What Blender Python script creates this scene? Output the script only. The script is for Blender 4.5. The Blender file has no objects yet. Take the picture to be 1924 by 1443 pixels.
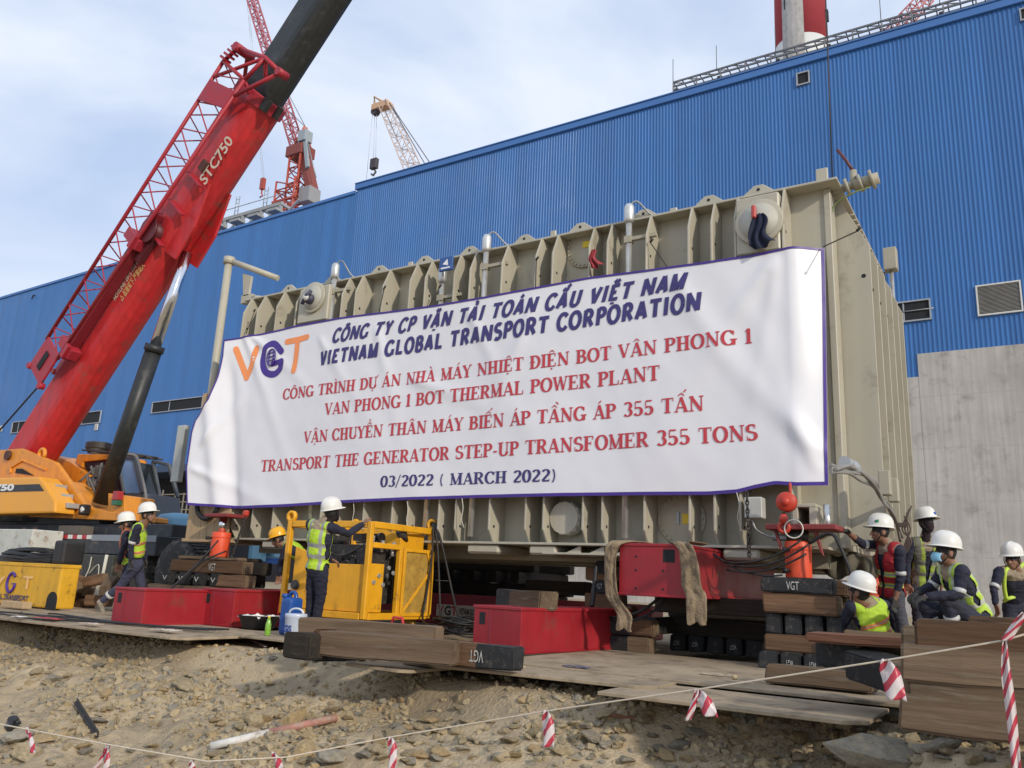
import bpy, bmesh, math, random
import numpy as np
from mathutils import Vector as V, Matrix, noise as NZ
random.seed(7)
SC = bpy.context.scene
COL = SC.collection
R_ = math.radians

# ------------------------------------------------------------------ camera
_f, _cx, _cy, CAMH = 1556.0, 962.0, 721.0, 0.75
_X = V((2512, -259, -1556)).normalized()
_Z = V((300, -6434, 1556)); _Z = (_Z - _X * _Z.dot(_X)).normalized()
_Y = _Z.cross(_X)
def ray(px, py):
    c = V(((px - _cx) / _f, (py - _cy) / _f, 1.0))
    return V((_X.dot(c), _Y.dot(c), _Z.dot(c)))
CAMP = V((0, 0, CAMH))
def onY(px, py, y): d = ray(px, py); return CAMP + d * (y / d.y)
def onX(px, py, x): d = ray(px, py); return CAMP + d * (x / d.x)
def onZ(px, py, z=0.0): d = ray(px, py); return CAMP + d * ((z - CAMH) / d.z)

cam = bpy.data.cameras.new('camera'); camo = bpy.data.objects.new('camera', cam); COL.objects.link(camo)
r, d, f = V((_X.x, _Y.x, _Z.x)), V((_X.y, _Y.y, _Z.y)), V((_X.z, _Y.z, _Z.z))
m = Matrix.Identity(4)
for i, ax in enumerate((r, -d, -f)):
    for k in range(3): m[k][i] = ax[k]
m.translation = CAMP
camo.matrix_world = m
cam.sensor_width = 36.0; cam.lens = _f / 1924 * 36.0; cam.clip_start = 0.05; cam.clip_end = 3000
SC.camera = camo

# ------------------------------------------------------------------ light, sky, exposure
SUND = V((0.84, -0.38, 0.40)).normalized()          # towards the sun
SUN_EL = math.asin(SUND.z)
SUN_AZ = math.atan2(SUND.x, SUND.y)                  # clockwise from +Y
W = bpy.data.worlds.new('World'); SC.world = W; W.use_nodes = True
nt = W.node_tree; nt.nodes.clear()
N = nt.nodes.new; L = nt.links.new
out = N('ShaderNodeOutputWorld'); bg = N('ShaderNodeBackground'); bg.inputs[1].default_value = 0.12
sky = N('ShaderNodeTexSky'); sky.sky_type = 'NISHITA'; sky.sun_disc = False
sky.sun_elevation = SUN_EL; sky.sun_rotation = SUN_AZ; sky.air_density = 1.0; sky.dust_density = 1.5; sky.ozone_density = 1.2
tc = N('ShaderNodeTexCoord'); mp = N('ShaderNodeMapping'); mp.inputs['Scale'].default_value = (1.0, 1.0, 2.6)
mp.inputs['Rotation'].default_value = (0.2, 0.3, 0.4)
nz = N('ShaderNodeTexNoise'); nz.inputs['Scale'].default_value = 2.1; nz.inputs['Detail'].default_value = 6; nz.inputs['Roughness'].default_value = 0.52
nz.inputs['Distortion'].default_value = 0.35
rp = N('ShaderNodeValToRGB'); rp.color_ramp.elements[0].position = 0.34; rp.color_ramp.elements[1].position = 0.64
rp.color_ramp.elements[0].color = (0.12, 0.12, 0.12, 1); rp.color_ramp.elements[1].color = (0.97, 0.97, 0.97, 1)
mx = N('ShaderNodeMix'); mx.data_type = 'RGBA'; mx.inputs['B'].default_value = (7.1, 7.7, 8.8, 1)
m0 = N('ShaderNodeMix'); m0.data_type = 'RGBA'; m0.inputs['Factor'].default_value = 0.8; m0.inputs['B'].default_value = (4.5, 5.75, 8.1, 1)
L(tc.outputs['Generated'], mp.inputs[0]); L(mp.outputs[0], nz.inputs[0]); L(nz.outputs[0], rp.inputs[0])
L(rp.outputs[0], mx.inputs['Factor']); L(sky.outputs[0], m0.inputs['A']); L(m0.outputs['Result'], mx.inputs['A']); L(mx.outputs['Result'], bg.inputs[0]); L(bg.outputs[0], out.inputs[0])
sl = bpy.data.lights.new('sun', 'SUN'); sl.energy = 2.6; sl.angle = R_(2.0); sl.color = (1.0, 0.90, 0.76)
so = bpy.data.objects.new('sun', sl); COL.objects.link(so)
so.rotation_euler = SUND.to_track_quat('Z', 'Y').to_euler(); so.location = (20, -20, 30)
SC.view_settings.view_transform = 'Standard'; SC.view_settings.look = 'None'
SC.view_settings.exposure = 0.0; SC.view_settings.gamma = 1.0
SC.cycles.max_bounces = 6

# ------------------------------------------------------------------ materials
MATS = {}
def mat(name, col, rough=0.6, metal=0.0, var=0.12, dirt=None, dirt_amt=0.0, scale=3.0, bump=0.0, bscale=None, stretch=None, spec=0.5, coat=0.0, objvar=0.0, trans=0.0, streak=0.0):
    """principled material: base colour with noise mottling, optional dirt patches, streaks and bump"""
    if name in MATS: return MATS[name]
    m = bpy.data.materials.new(name); m.use_nodes = True; t = m.node_tree
    N = t.nodes.new; L = t.links.new; b = t.nodes['Principled BSDF']
    b.inputs['Roughness'].default_value = rough; b.inputs['Metallic'].default_value = metal
    b.inputs['Specular IOR Level'].default_value = spec
    if coat: b.inputs['Coat Weight'].default_value = coat
    c4 = (*col, 1)
    tc = N('ShaderNodeTexCoord'); src = tc.outputs['Object']
    if stretch:
        mp = N('ShaderNodeMapping'); mp.inputs['Scale'].default_value = stretch; L(src, mp.inputs[0]); src = mp.outputs[0]
    oi = N('ShaderNodeObjectInfo')
    n1 = N('ShaderNodeTexNoise'); n1.noise_dimensions = '4D'; n1.inputs['Scale'].default_value = scale; n1.inputs['Detail'].default_value = 6; n1.inputs['Roughness'].default_value = 0.62
    mw = N('ShaderNodeMath'); mw.operation = 'MULTIPLY'; mw.inputs[1].default_value = 37.0; L(oi.outputs['Random'], mw.inputs[0]); L(mw.outputs[0], n1.inputs['W'])
    L(src, n1.inputs['Vector'])
    mr = N('ShaderNodeMapRange'); mr.inputs[1].default_value = 0.3; mr.inputs[2].default_value = 0.7; mr.inputs[3].default_value = 1 - var; mr.inputs[4].default_value = 1 + var
    L(n1.outputs[0], mr.inputs[0]); val = mr.outputs[0]
    if objvar:
        mo = N('ShaderNodeMapRange'); mo.inputs[3].default_value = 1 - objvar; mo.inputs[4].default_value = 1 + objvar; L(oi.outputs['Random'], mo.inputs[0])
        mm = N('ShaderNodeMath'); mm.operation = 'MULTIPLY'; L(val, mm.inputs[0]); L(mo.outputs[0], mm.inputs[1]); val = mm.outputs[0]
    vm = N('ShaderNodeVectorMath'); vm.operation = 'SCALE'; vm.inputs[0].default_value = col; L(val, vm.inputs['Scale'])
    cur = vm.outputs[0]
    if dirt:
        n2 = N('ShaderNodeTexNoise'); n2.inputs['Scale'].default_value = scale * 1.7; n2.inputs['Detail'].default_value = 9; n2.inputs['Roughness'].default_value = 0.7
        L(src, n2.inputs['Vector'])
        r2 = N('ShaderNodeMapRange'); r2.inputs[1].default_value = 0.62 - 0.25 * dirt_amt; r2.inputs[2].default_value = 0.74 - 0.2 * dirt_amt; L(n2.outputs[0], r2.inputs[0])
        mx = N('ShaderNodeMix'); mx.data_type = 'RGBA'; mx.inputs['B'].default_value = (*dirt, 1); L(cur, mx.inputs['A']); L(r2.outputs[0], mx.inputs['Factor']); cur = mx.outputs['Result']
    if streak:
        mp2 = N('ShaderNodeMapping'); mp2.inputs['Scale'].default_value = (3.0, 3.0, 0.12); L(tc.outputs['Object'], mp2.inputs[0])
        n4 = N('ShaderNodeTexNoise'); n4.inputs['Scale'].default_value = 2.0; n4.inputs['Detail'].default_value = 5; L(mp2.outputs[0], n4.inputs['Vector'])
        r4 = N('ShaderNodeMapRange'); r4.inputs[1].default_value = 0.35; r4.inputs[2].default_value = 0.7; r4.inputs[3].default_value = 1 - streak; r4.inputs[4].default_value = 1 + streak; L(n4.outputs[0], r4.inputs[0])
        v4 = N('ShaderNodeVectorMath'); v4.operation = 'SCALE'; L(cur, v4.inputs[0]); L(r4.outputs[0], v4.inputs['Scale']); cur = v4.outputs[0]
    L(cur, b.inputs['Base Color'])
    rr = N('ShaderNodeMapRange'); rr.inputs[1].default_value = 0.3; rr.inputs[2].default_value = 0.7; rr.inputs[3].default_value = max(0.05, rough - 0.1); rr.inputs[4].default_value = min(1, rough + 0.12)
    L(n1.outputs[0], rr.inputs[0]); L(rr.outputs[0], b.inputs['Roughness'])
    if bump:
        n3 = N('ShaderNodeTexNoise'); n3.inputs['Scale'].default_value = bscale or scale * 6; n3.inputs['Detail'].default_value = 6; L(src, n3.inputs['Vector'])
        bp = N('ShaderNodeBump'); bp.inputs['Strength'].default_value = bump; bp.inputs['Distance'].default_value = 0.02; L(n3.outputs[0], bp.inputs['Height']); L(bp.outputs[0], b.inputs['Normal'])
    MATS[name] = m
    return m

# ------------------------------------------------------------------ things and meshes
ORG = {}
def tag(o, label=None, cat=None, group=None, kind=None):
    if label: o['label'] = label
    if cat: o['category'] = cat
    if group: o['group'] = group
    if kind: o['kind'] = kind
    return o
def thing(name, label, cat, loc=(0, 0, 0), group=None):
    o = bpy.data.objects.new(name, None); o.empty_display_size = 0.2; COL.objects.link(o); o.location = loc
    ORG[o.name] = V(loc); return tag(o, label, cat, group)
def frame_of(z=V((0, 0, 1)), hint=None):
    z = V(z).normalized(); h = V(hint) if hint else (V((0, 0, 1)) if abs(z.z) < 0.95 else V((1, 0, 0)))
    x = h.cross(z).normalized(); return x, z.cross(x), z
class MB:
    def __init__(s): s.v = []; s.f = []; s.m = []; s.sm = []
    def add(s, vs, fs, mi=0, smooth=False):
        o = len(s.v); s.v += [V(v) for v in vs]
        for q in fs: s.f.append([i + o for i in q]); s.m.append(mi); s.sm.append(smooth)
        return s
    def hexa(s, p, mi=0):   # 8 points: bottom loop, top loop
        return s.add(p, [(3, 2, 1, 0), (4, 5, 6, 7), (0, 1, 5, 4), (1, 2, 6, 5), (2, 3, 7, 6), (3, 0, 4, 7)], mi)
    def box(s, lo, hi, mi=0):
        x0, y0, z0 = lo; x1, y1, z1 = hi
        x0, x1 = min(x0, x1), max(x0, x1); y0, y1 = min(y0, y1), max(y0, y1); z0, z1 = min(z0, z1), max(z0, z1)
        return s.hexa([(x0, y0, z0), (x1, y0, z0), (x1, y1, z0), (x0, y1, z0), (x0, y0, z1), (x1, y0, z1), (x1, y1, z1), (x0, y1, z1)], mi)
    def obox(s, c, ax, ay, az, hx, hy, hz, mi=0):
        c = V(c); ax = V(ax) * hx; ay = V(ay) * hy; az = V(az) * hz
        return s.hexa([c - ax - ay - az, c + ax - ay - az, c + ax + ay - az, c - ax + ay - az, c - ax - ay + az, c + ax - ay + az, c + ax + ay + az, c - ax + ay + az], mi)
    def beam(s, a, b, w, h, hint=None, mi=0):
        a, b = V(a), V(b); x, y, z = frame_of(b - a, hint)
        return s.obox((a + b) / 2, x, y, z, w / 2, h / 2, (b - a).length / 2, mi)
    def prism(s, poly, ext, mi=0):   # poly: 3D loop, ext: vector
        n = len(poly); ext = V(ext); a = [V(p) for p in poly]; b = [p + ext for p in a]
        return s.add(a + b, [tuple(range(n - 1, -1, -1)), tuple(range(n, 2 * n))] + [(i, (i + 1) % n, n + (i + 1) % n, n + i) for i in range(n)], mi)
    def tube(s, path, r, n=8, mi=0, caps=True, closed=False):
        path = [V(p) for p in path]; k = len(path); rs = r if isinstance(r, (list, tuple)) else [r] * k
        vs = []; px = None
        for i, p in enumerate(path):
            a = path[(i - 1) % k] if (closed or i > 0) else p; b = path[(i + 1) % k] if (closed or i < k - 1) else p
            t = (b - a); t = t.normalized() if t.length > 1e-9 else V((0, 0, 1))
            if px is None: px, py, _ = frame_of(t)
            else:
                px = (px - t * px.dot(t)); px = px.normalized() if px.length > 1e-6 else frame_of(t)[0]
                py = t.cross(px)
            vs += [p + (px * math.cos(2 * math.pi * j / n) + py * math.sin(2 * math.pi * j / n)) * rs[i] for j in range(n)]
        fs = []
        for i in range(k if closed else k - 1):
            a, b = i * n, ((i + 1) % k) * n
            fs += [(a + j, a + (j + 1) % n, b + (j + 1) % n, b + j) for j in range(n)]
        s.add(vs, fs, mi, True)
        if caps and not closed:
            o = len(s.v) - len(vs)
            s.f += [[o + j for j in range(n - 1, -1, -1)], [o + (k - 1) * n + j for j in range(n)]]; s.m += [mi, mi]; s.sm += [False, False]
        return s
    def cyl(s, a, b, r, n=20, mi=0, r2=None): return s.tube([a, b], [r, r if r2 is None else r2], n, mi)
    def lathe(s, prof, c, axis=(0, 0, 1), n=24, mi=0, smooth=True, hint=None):
        x, y, z = frame_of(axis, hint); c = V(c); k = len(prof)
        vs = [c + z * h + (x * math.cos(2 * math.pi * j / n) + y * math.sin(2 * math.pi * j / n)) * r for r, h in prof for j in range(n)]
        fs = [(i * n + j, i * n + (j + 1) % n, (i + 1) * n + (j + 1) % n, (i + 1) * n + j) for i in range(k - 1) for j in range(n)]
        s.add(vs, fs, mi, smooth); o = len(s.v) - len(vs)
        if prof[0][0] > 1e-4: s.f.append([o + j for j in range(n - 1, -1, -1)]); s.m.append(mi); s.sm.append(False)
        if prof[-1][0] > 1e-4: s.f.append([o + (k - 1) * n + j for j in range(n)]); s.m.append(mi); s.sm.append(False)
        return s
    def sphere(s, c, rx, ry, rz, n=12, k=8, mi=0):
        c = V(c)
        vs = [c + V((rx * math.sin(math.pi * i / k) * math.cos(2 * math.pi * j / n), ry * math.sin(math.pi * i / k) * math.sin(2 * math.pi * j / n), rz * math.cos(math.pi * i / k))) for i in range(k + 1) for j in range(n)]
        return s.add(vs, [(i * n + j, (i + 1) * n + j, (i + 1) * n + (j + 1) % n, i * n + (j + 1) % n) for i in range(k) for j in range(n)], mi, True)
    def build(s, name, mats, parent=None, bevel=0.0, seg=1, origin=None, weld=False, label=None):
        if not isinstance(mats, (list, tuple)): mats = [mats]
        off = V(origin) if origin is not None else (ORG[parent.name] if parent is not None else V((0, 0, 0)))
        me = bpy.data.meshes.new(name)
        me.from_pydata([tuple(v - off) for v in s.v], [], s.f)
        for mm in mats: me.materials.append(mm)
        if len(s.f):
            me.polygons.foreach_set('material_index', s.m); me.polygons.foreach_set('use_smooth', s.sm)
        if bevel or weld:
            bm = bmesh.new(); bm.from_mesh(me)
            if weld: bmesh.ops.remove_doubles(bm, verts=bm.verts, dist=1e-4)
            if bevel:
                es = [e for e in bm.edges if len(e.link_faces) == 2 and e.calc_face_angle(0) > 0.5]
                bmesh.ops.bevel(bm, geom=es, offset=bevel, segments=seg, affect='EDGES', profile=0.6, clamp_overlap=True)
            bm.to_mesh(me); bm.free()
        me.update()
        o = bpy.data.objects.new(name, me); COL.objects.link(o)
        ORG[o.name] = off
        if parent is not None: o.parent = parent
        elif origin is not None: o.location = off
        if label: o['label'] = label
        return o
def rnd(a, b): return random.uniform(a, b)
def lerp(a, b, t): return a + (b - a) * t
def interp(tab, x):
    if x <= tab[0][0]: return tab[0][1]
    for (a, p), (b, q) in zip(tab, tab[1:]):
        if x <= b: return p + (q - p) * (x - a) / (b - a)
    return tab[-1][1]
def catenary(a, b, sag, n=12):
    a, b = V(a), V(b); return [a.lerp(b, i / n) - V((0, 0, sag * 4 * (i / n) * (1 - i / n))) for i in range(n + 1)]
def smooth_path(pts, k=5):
    pts = [V(p) for p in pts]; o = []
    for i in range(len(pts) - 1):
        p0, p1, p2, p3 = pts[max(i - 1, 0)], pts[i], pts[i + 1], pts[min(i + 2, len(pts) - 1)]
        for j in range(k):
            t = j / k
            o.append(0.5 * ((2 * p1) + (p2 - p0) * t + (2 * p0 - 5 * p1 + 4 * p2 - p3) * t * t + (3 * p1 - p0 - 3 * p2 + p3) * t ** 3))
    return o + [pts[-1]]

# ------------------------------------------------------------------ lettering
_FC = {}
def text2d(s, bold=0.0, shear=0.0, space=1.0):
    """(points, faces, width) of a line of sans lettering, cap height 1, from the built-in font"""
    key = (s, bold, shear, space)
    if key in _FC: return _FC[key]
    c = bpy.data.curves.new('lettering', 'FONT'); c.body = s; c.size = 1.0; c.offset = bold; c.shear = shear; c.space_character = space; c.resolution_u = 3; c.fill_mode = 'FRONT'
    o = bpy.data.objects.new('lettering', c); COL.objects.link(o)
    dg = bpy.context.evaluated_depsgraph_get(); me = bpy.data.meshes.new_from_object(o.evaluated_get(dg))
    pts = [(v.co.x, v.co.y) for v in me.vertices]; fs = [tuple(p.vertices) for p in me.polygons]
    bpy.data.objects.remove(o); bpy.data.curves.remove(c); bpy.data.meshes.remove(me)
    x0 = min(p[0] for p in pts); x1 = max(p[0] for p in pts); ch = 0.70
    pts = [((p[0] - x0) / ch, p[1] / ch) for p in pts]
    _FC[key] = (pts, fs, (x1 - x0) / ch); return _FC[key]
def put_text(mb, s, O, ex, ey, width, height, bold=0.02, shear=0.0, mi=0, fn=None, glyphs=None):
    """lettering with its baseline starting at O, along ex, cap height along ey"""
    pts, fs, w = glyphs or text2d(s, bold, shear); O = V(O); ex = V(ex); ey = V(ey)
    n = ex.cross(ey); vs = [O + ex * (p[0] / w * width) + ey * (p[1] * height) + n * (p[2] if len(p) > 2 else 0) for p in pts]
    if fn: vs = [fn(v) for v in vs]
    mb.add(vs, fs, mi)

# serif capitals drawn as pen strokes: thick uprights, thin bars, slab feet
def _arc(cx, cy, rx, ry, a0, a1, n=14): return [(cx + rx * math.cos(R_(lerp(a0, a1, i / n))), cy + ry * math.sin(R_(lerp(a0, a1, i / n)))) for i in range(n + 1)]
TK, TN = 0.225, 0.075
SANS = False
def _glyph(ch):
    """(list of strokes (path, width or None), serifs [(x,y,w)], advance)"""
    S = []; F = []; h = TK / 2
    def st(x, y0=0, y1=1, w=TK, f0=True, f1=True):
        S.append(([(x, y0), (x, y1)], w))
        if f0: F.append((x, y0 + TN / 2 if y0 == 0 else y0, w + 0.2))
        if f1: F.append((x, y1 - TN / 2, w + 0.2))
    def ln(a, b, w): S.append(([a, b], w))
    A = 0.8
    if ch in 'I1':
        st(.2); A = .4
        if ch == '1': F.pop(); ln((.02, .83), (.2, .95), .09)
    elif ch == 'T': st(.42, f1=False); ln((0.02, .965), (.82, .965), .07); ln((.04, .98), (.04, .75), .05); ln((.80, .98), (.80, .75), .05); A = .84
    elif ch == 'H': st(.2); st(.72); ln((.2, .5), (.72, .5), TN); A = .92
    elif ch == 'N': st(.17, w=.075); st(.8, w=.075, f0=False); ln((.14, .97), (.78, .03), .2); A = .95
    elif ch == 'M': st(.15, w=.075); st(.88, w=TK); ln((.14, .97), (.5, .03), .19); ln((.5, .03), (.86, .97), .075); A = 1.08
    elif ch == 'V': ln((.1, .97), (.42, .02), .19); ln((.42, .02), (.72, .97), .075); F += [(.11, 1 - TN / 2, .32), (.72, 1 - TN / 2, .24)]; A = .82
    elif ch == 'A': ln((.1, .03), (.42, .98), .075); ln((.42, .98), (.74, .03), .2); ln((.2, .3), (.64, .3), TN); F += [(.1, TN / 2, .24), (.74, TN / 2, .34)]; A = .86
    elif ch == 'Y': ln((.1, .97), (.4, .45), .19); ln((.4, .45), (.7, .97), .075); st(.4, y1=.48, f1=False); F += [(.11, 1 - TN / 2, .32), (.7, 1 - TN / 2, .24)]; A = .8
    elif ch == 'W': ln((.1, .97), (.34, .03), .18); ln((.34, .03), (.56, .97), .07); ln((.56, .97), (.8, .03), .18); ln((.8, .03), (1.02, .97), .07); F += [(.11, 1 - TN / 2, .3), (.56, 1 - TN / 2, .2), (1.02, 1 - TN / 2, .22)]; A = 1.12
    elif ch in 'EFL':
        st(.18)
        if ch in 'EF': ln((.18, .965), (.66, .965), .07); ln((.65, .98), (.65, .74), .06); ln((.18, .5), (.5, .5), TN); ln((.5, .38), (.5, .62), .05)
        if ch in 'EL': ln((.18, .035), (.7, .035), .07); ln((.69, .02), (.69, .3), .06)
        A = .76
    elif ch in 'PRBDĐ':
        st(.18)
        if ch in 'DĐ':
            S.append(([(.18, .965)] + _arc(.36, .5, .4, .465, 90, -90, 18) + [(.18, .035)], None)); A = .86
            if ch == 'Đ': ln((.0, .5), (.42, .5), TN)
        elif ch in 'PR':
            S.append(([(.18, .965)] + _arc(.38, .73, .27, .235, 90, -90) + [(.18, .495)], None)); A = .74
            if ch == 'R': ln((.42, .49), (.74, .03), .19); F.append((.76, TN / 2, .2)); A = .86
        else:
            S.append(([(.18, .965)] + _arc(.38, .745, .24, .22, 90, -90) + [(.18, .525)], None)); S.append(([(.18, .505)] + _arc(.4, .27, .29, .235, 90, -90) + [(.18, .035)], None)); A = .8
    elif ch in 'OC0GQ':
        if ch in 'O': S.append((_arc(.46, .5, .37, .475, 0, 360, 28), None)); A = .92
        elif ch == '0': S.append((_arc(.34, .5, .26, .475, 0, 360, 24), None)); A = .68
        else:
            S.append((_arc(.46, .5, .37, .475, 38, 325, 24), None)); ln((.76, .96), (.76, .68), .06); A = .82
            if ch == 'G': st(.76, 0.02, .42, f0=False); A = .92
    elif ch == 'U': st(.18, .3, 1, f0=False); S.append(([(.18, .35)] + _arc(.46, .3, .28, .265, 180, 360, 14), None)); st(.74, .3, 1, w=.08, f0=False); A = .9
    elif ch == 'S':
        S.append((_arc(.36, .73, .24, .235, 40, 225, 14) + _arc(.36, .27, .26, .235, 60, -140, 14), None)); ln((.56, .96), (.56, .72), .05); ln((.1, .04), (.1, .3), .05); A = .7
    elif ch == '3': S.append((_arc(.32, .74, .22, .225, 150, -60, 14), None)); S.append((_arc(.32, .27, .25, .235, 80, -150, 14), None)); A = .66
    elif ch == '5': ln((.14, .95), (.56, .95), .1); ln((.14, .95), (.14, .5), .06); S.append(([(.14, .5)] + _arc(.32, .3, .26, .265, 110, -150, 16), None)); A = .68
    elif ch == '2': S.append((_arc(.33, .72, .23, .24, 160, -40, 14) + [(.1, .08)], None)); ln((.08, .06), (.6, .06), .12); ln((.6, .02), (.6, .22), .05); A = .68
    elif ch == '/': ln((.04, -.1), (.42, 1.05), .08); A = .48
    elif ch == '-': ln((.06, .36), (.36, .36), .12); A = .42
    elif ch == '(': S.append((_arc(.5, .45, .4, .68, 130, 230, 10), .1)); A = .36
    elif ch == ')': S.append((_arc(-.14, .45, .4, .68, 50, -50, 10), .1)); A = .36
    elif ch == ' ': A = .42
    return S, F, A
_DIA = {'Ô': ('O', '^'), 'Ì': ('I', '`'), 'Ự': ('U', 'h.'), 'Á': ('A', "'"), 'À': ('A', '`'), 'Ệ': ('E', '^.'), 'Â': ('A', '^'), 'Ậ': ('A', '^.'), 'Ể': ('E', '^?'),
        'Ế': ('E', "^'"), 'Ầ': ('A', '^`'), 'Ấ': ('A', "^'"), 'Ả': ('A', '?'), 'Ư': ('U', 'h')}
def serif2d(s, sans=False, shear=0.0):
    pts = []; fs = []; x = 0.0; lay = [0]
    def stroke(path, w, ox):
        if len(path) < 8:
            q = [path[0]]
            for a, b in zip(path, path[1:]):
                k = max(1, int(math.hypot(b[0] - a[0], b[1] - a[1]) / .12)); q += [(lerp(a[0], b[0], i / k), lerp(a[1], b[1], i / k)) for i in range(1, k + 1)]
            path = q
        n = len(path); L_ = []; Rr = []
        for i, p in enumerate(path):
            a = path[max(i - 1, 0)]; b = path[min(i + 1, n - 1)]
            if path[0] == path[-1] and n > 3 and i in (0, n - 1): a, b = path[-2], path[1]
            tx, ty = b[0] - a[0], b[1] - a[1]; l = math.hypot(tx, ty) or 1; tx /= l; ty /= l
            ww = (TN + (TK - TN) * abs(ty) ** 1.3) if w is None else w
            if sans: ww = .22 + .08 * abs(ty)
            L_.append((p[0] - ty * ww / 2 + ox, p[1] + tx * ww / 2)); Rr.append((p[0] + ty * ww / 2 + ox, p[1] - tx * ww / 2))
        o = len(pts); lay[0] += 1; zz = (lay[0] % 7) * 0.0005; pts.extend([(*q, zz) for q in L_ + Rr])
        fs.extend([(o + i, o + n + i, o + n + i + 1, o + i + 1) for i in range(n - 1)])
    for ch in s:
        base, marks = _DIA.get(ch, (ch, ''))
        S, F, A = _glyph(base)
        for p, w in S:
            if sans and (base in 'EFLTCGS25' and len(p) == 2 and p[0][0] == p[1][0] and w is not None and w < .07): continue
            if sans and len(p) == 2 and abs(p[0][1] - p[1][1]) < .01: p = [(a, min(max(b, .09), .91)) for a, b in p]
            stroke(p, w, x)
        if not sans:
            for (fx, fy, fw) in F: stroke([(fx - fw / 2, fy), (fx + fw / 2, fy)], TN, x)
        c = A / 2; y = 1.08
        for k in marks:
            if k == '^': stroke([(c - .2, y), (c, y + .17)], .07, x); stroke([(c, y + .17), (c + .2, y)], .07, x); y += .2
            elif k == '`': stroke([(c - .13 + (.25 if y > 1.1 else 0), y + .2), (c + .06 + (.25 if y > 1.1 else 0), y + .02)], .08, x)
            elif k == "'": stroke([(c - .04 + (.2 if y > 1.1 else 0), y + .02), (c + .14 + (.2 if y > 1.1 else 0), y + .2)], .08, x)
            elif k == '?': stroke(_arc(c, y + .13, .08, .08, 150, -60, 6) + [(c, y)], .055, x)
            elif k == '.': stroke([(c, -.22), (c, -.1)], .13, x)
            elif k == 'h': stroke([(A - .12, .93), (A + .02, 1.0), (A + .04, 1.16)], .07, x)
        x += A + (.14 if sans else .07)
    if sans: pts = [(p[0] * .82 + shear * p[1], p[1], p[2]) for p in pts]; x *= .82
    return pts, fs, x
# ================================================================== ground
def ss(a, b, x):
    t = min(1, max(0, (x - a) / (b - a))); return t * t * (3 - 2 * t)
def gz(x, y, fine=True):
    edge = 6.6 + 0.15 * ss(-5.5, -8, x) - 0.3 * math.sin(x * 1.3) * 0.5 - 0.9 * ss(-1.6, -0.2, x)
    t = (edge - y) / 3.4
    z = -0.10 - 0.76 * (0.55 * min(1, max(0, t)) + 0.45 * ss(0, 1, t)) - 0.17 * ss(0, .11, t) if t > 0 else -0.10
    if y > edge + 0.3: z = -0.10 + 0.04 * ss(edge + .3, edge + 1.5, y)
    if fine and y < 12 and x < 6 and x > -26:
        k = min(1, max(0.15, t * 3 + 0.2))
        p = V((x, y, 0))
        z += k * (0.11 * NZ.noise(p * 0.9) + 0.07 * NZ.noise(p * 2.3 + V((5, 1, 0))) + 0.035 * NZ.noise(p * 6) + 0.026 * NZ.noise(p * 14) + 0.030 * abs(NZ.noise(p * 27)) - 0.05 * abs(NZ.noise(p * 3.7 + V((2, 7, 0)))) - 0.03 * abs(NZ.noise(p * 8.3))) - (0.09 * k if y > 5.2 else 0.09 * k * ss(4.2, 5.2, y))
    return z
def _axis(segs):
    o = []
    for a, b, st in segs:
        n = max(1, int(round((b - a) / st))); o += [a + (b - a) * i / n for i in range(n)]
    return o + [segs[-1][1]]
gx = _axis([(-700, -60, 80), (-60, -14, 2), (-14, -11.4, .12), (-11.4, 2.6, .038), (2.6, 10, .5), (10, 60, 10), (60, 500, 110)])
gy = _axis([(-300, -20, 70), (-20, 1.5, 1.2), (1.5, 7.4, .035), (7.4, 9, .2), (9, 60, 3), (60, 900, 120)])
vs = [(x, y, gz(x, y)) for y in gy for x in gx]; nx = len(gx)
me = bpy.data.meshes.new('ground')
me.from_pydata(vs, [], [(j * nx + i, j * nx + i + 1, (j + 1) * nx + i + 1, (j + 1) * nx + i) for j in range(len(gy) - 1) for i in range(nx - 1)])
me.polygons.foreach_set('use_smooth', [True] * len(me.polygons))
gm = mat('earth', (0.40, 0.32, 0.21), 0.95, var=0.32, dirt=(0.30, 0.24, 0.165), dirt_amt=0.5, scale=1.6, bump=1.0, bscale=34, spec=0.15)
me.materials.append(gm)
ground = bpy.data.objects.new('ground', me); COL.objects.link(ground); tag(ground, 'dusty yellow brown earth bank sloping down from the plates', 'ground', kind='structure')

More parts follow.
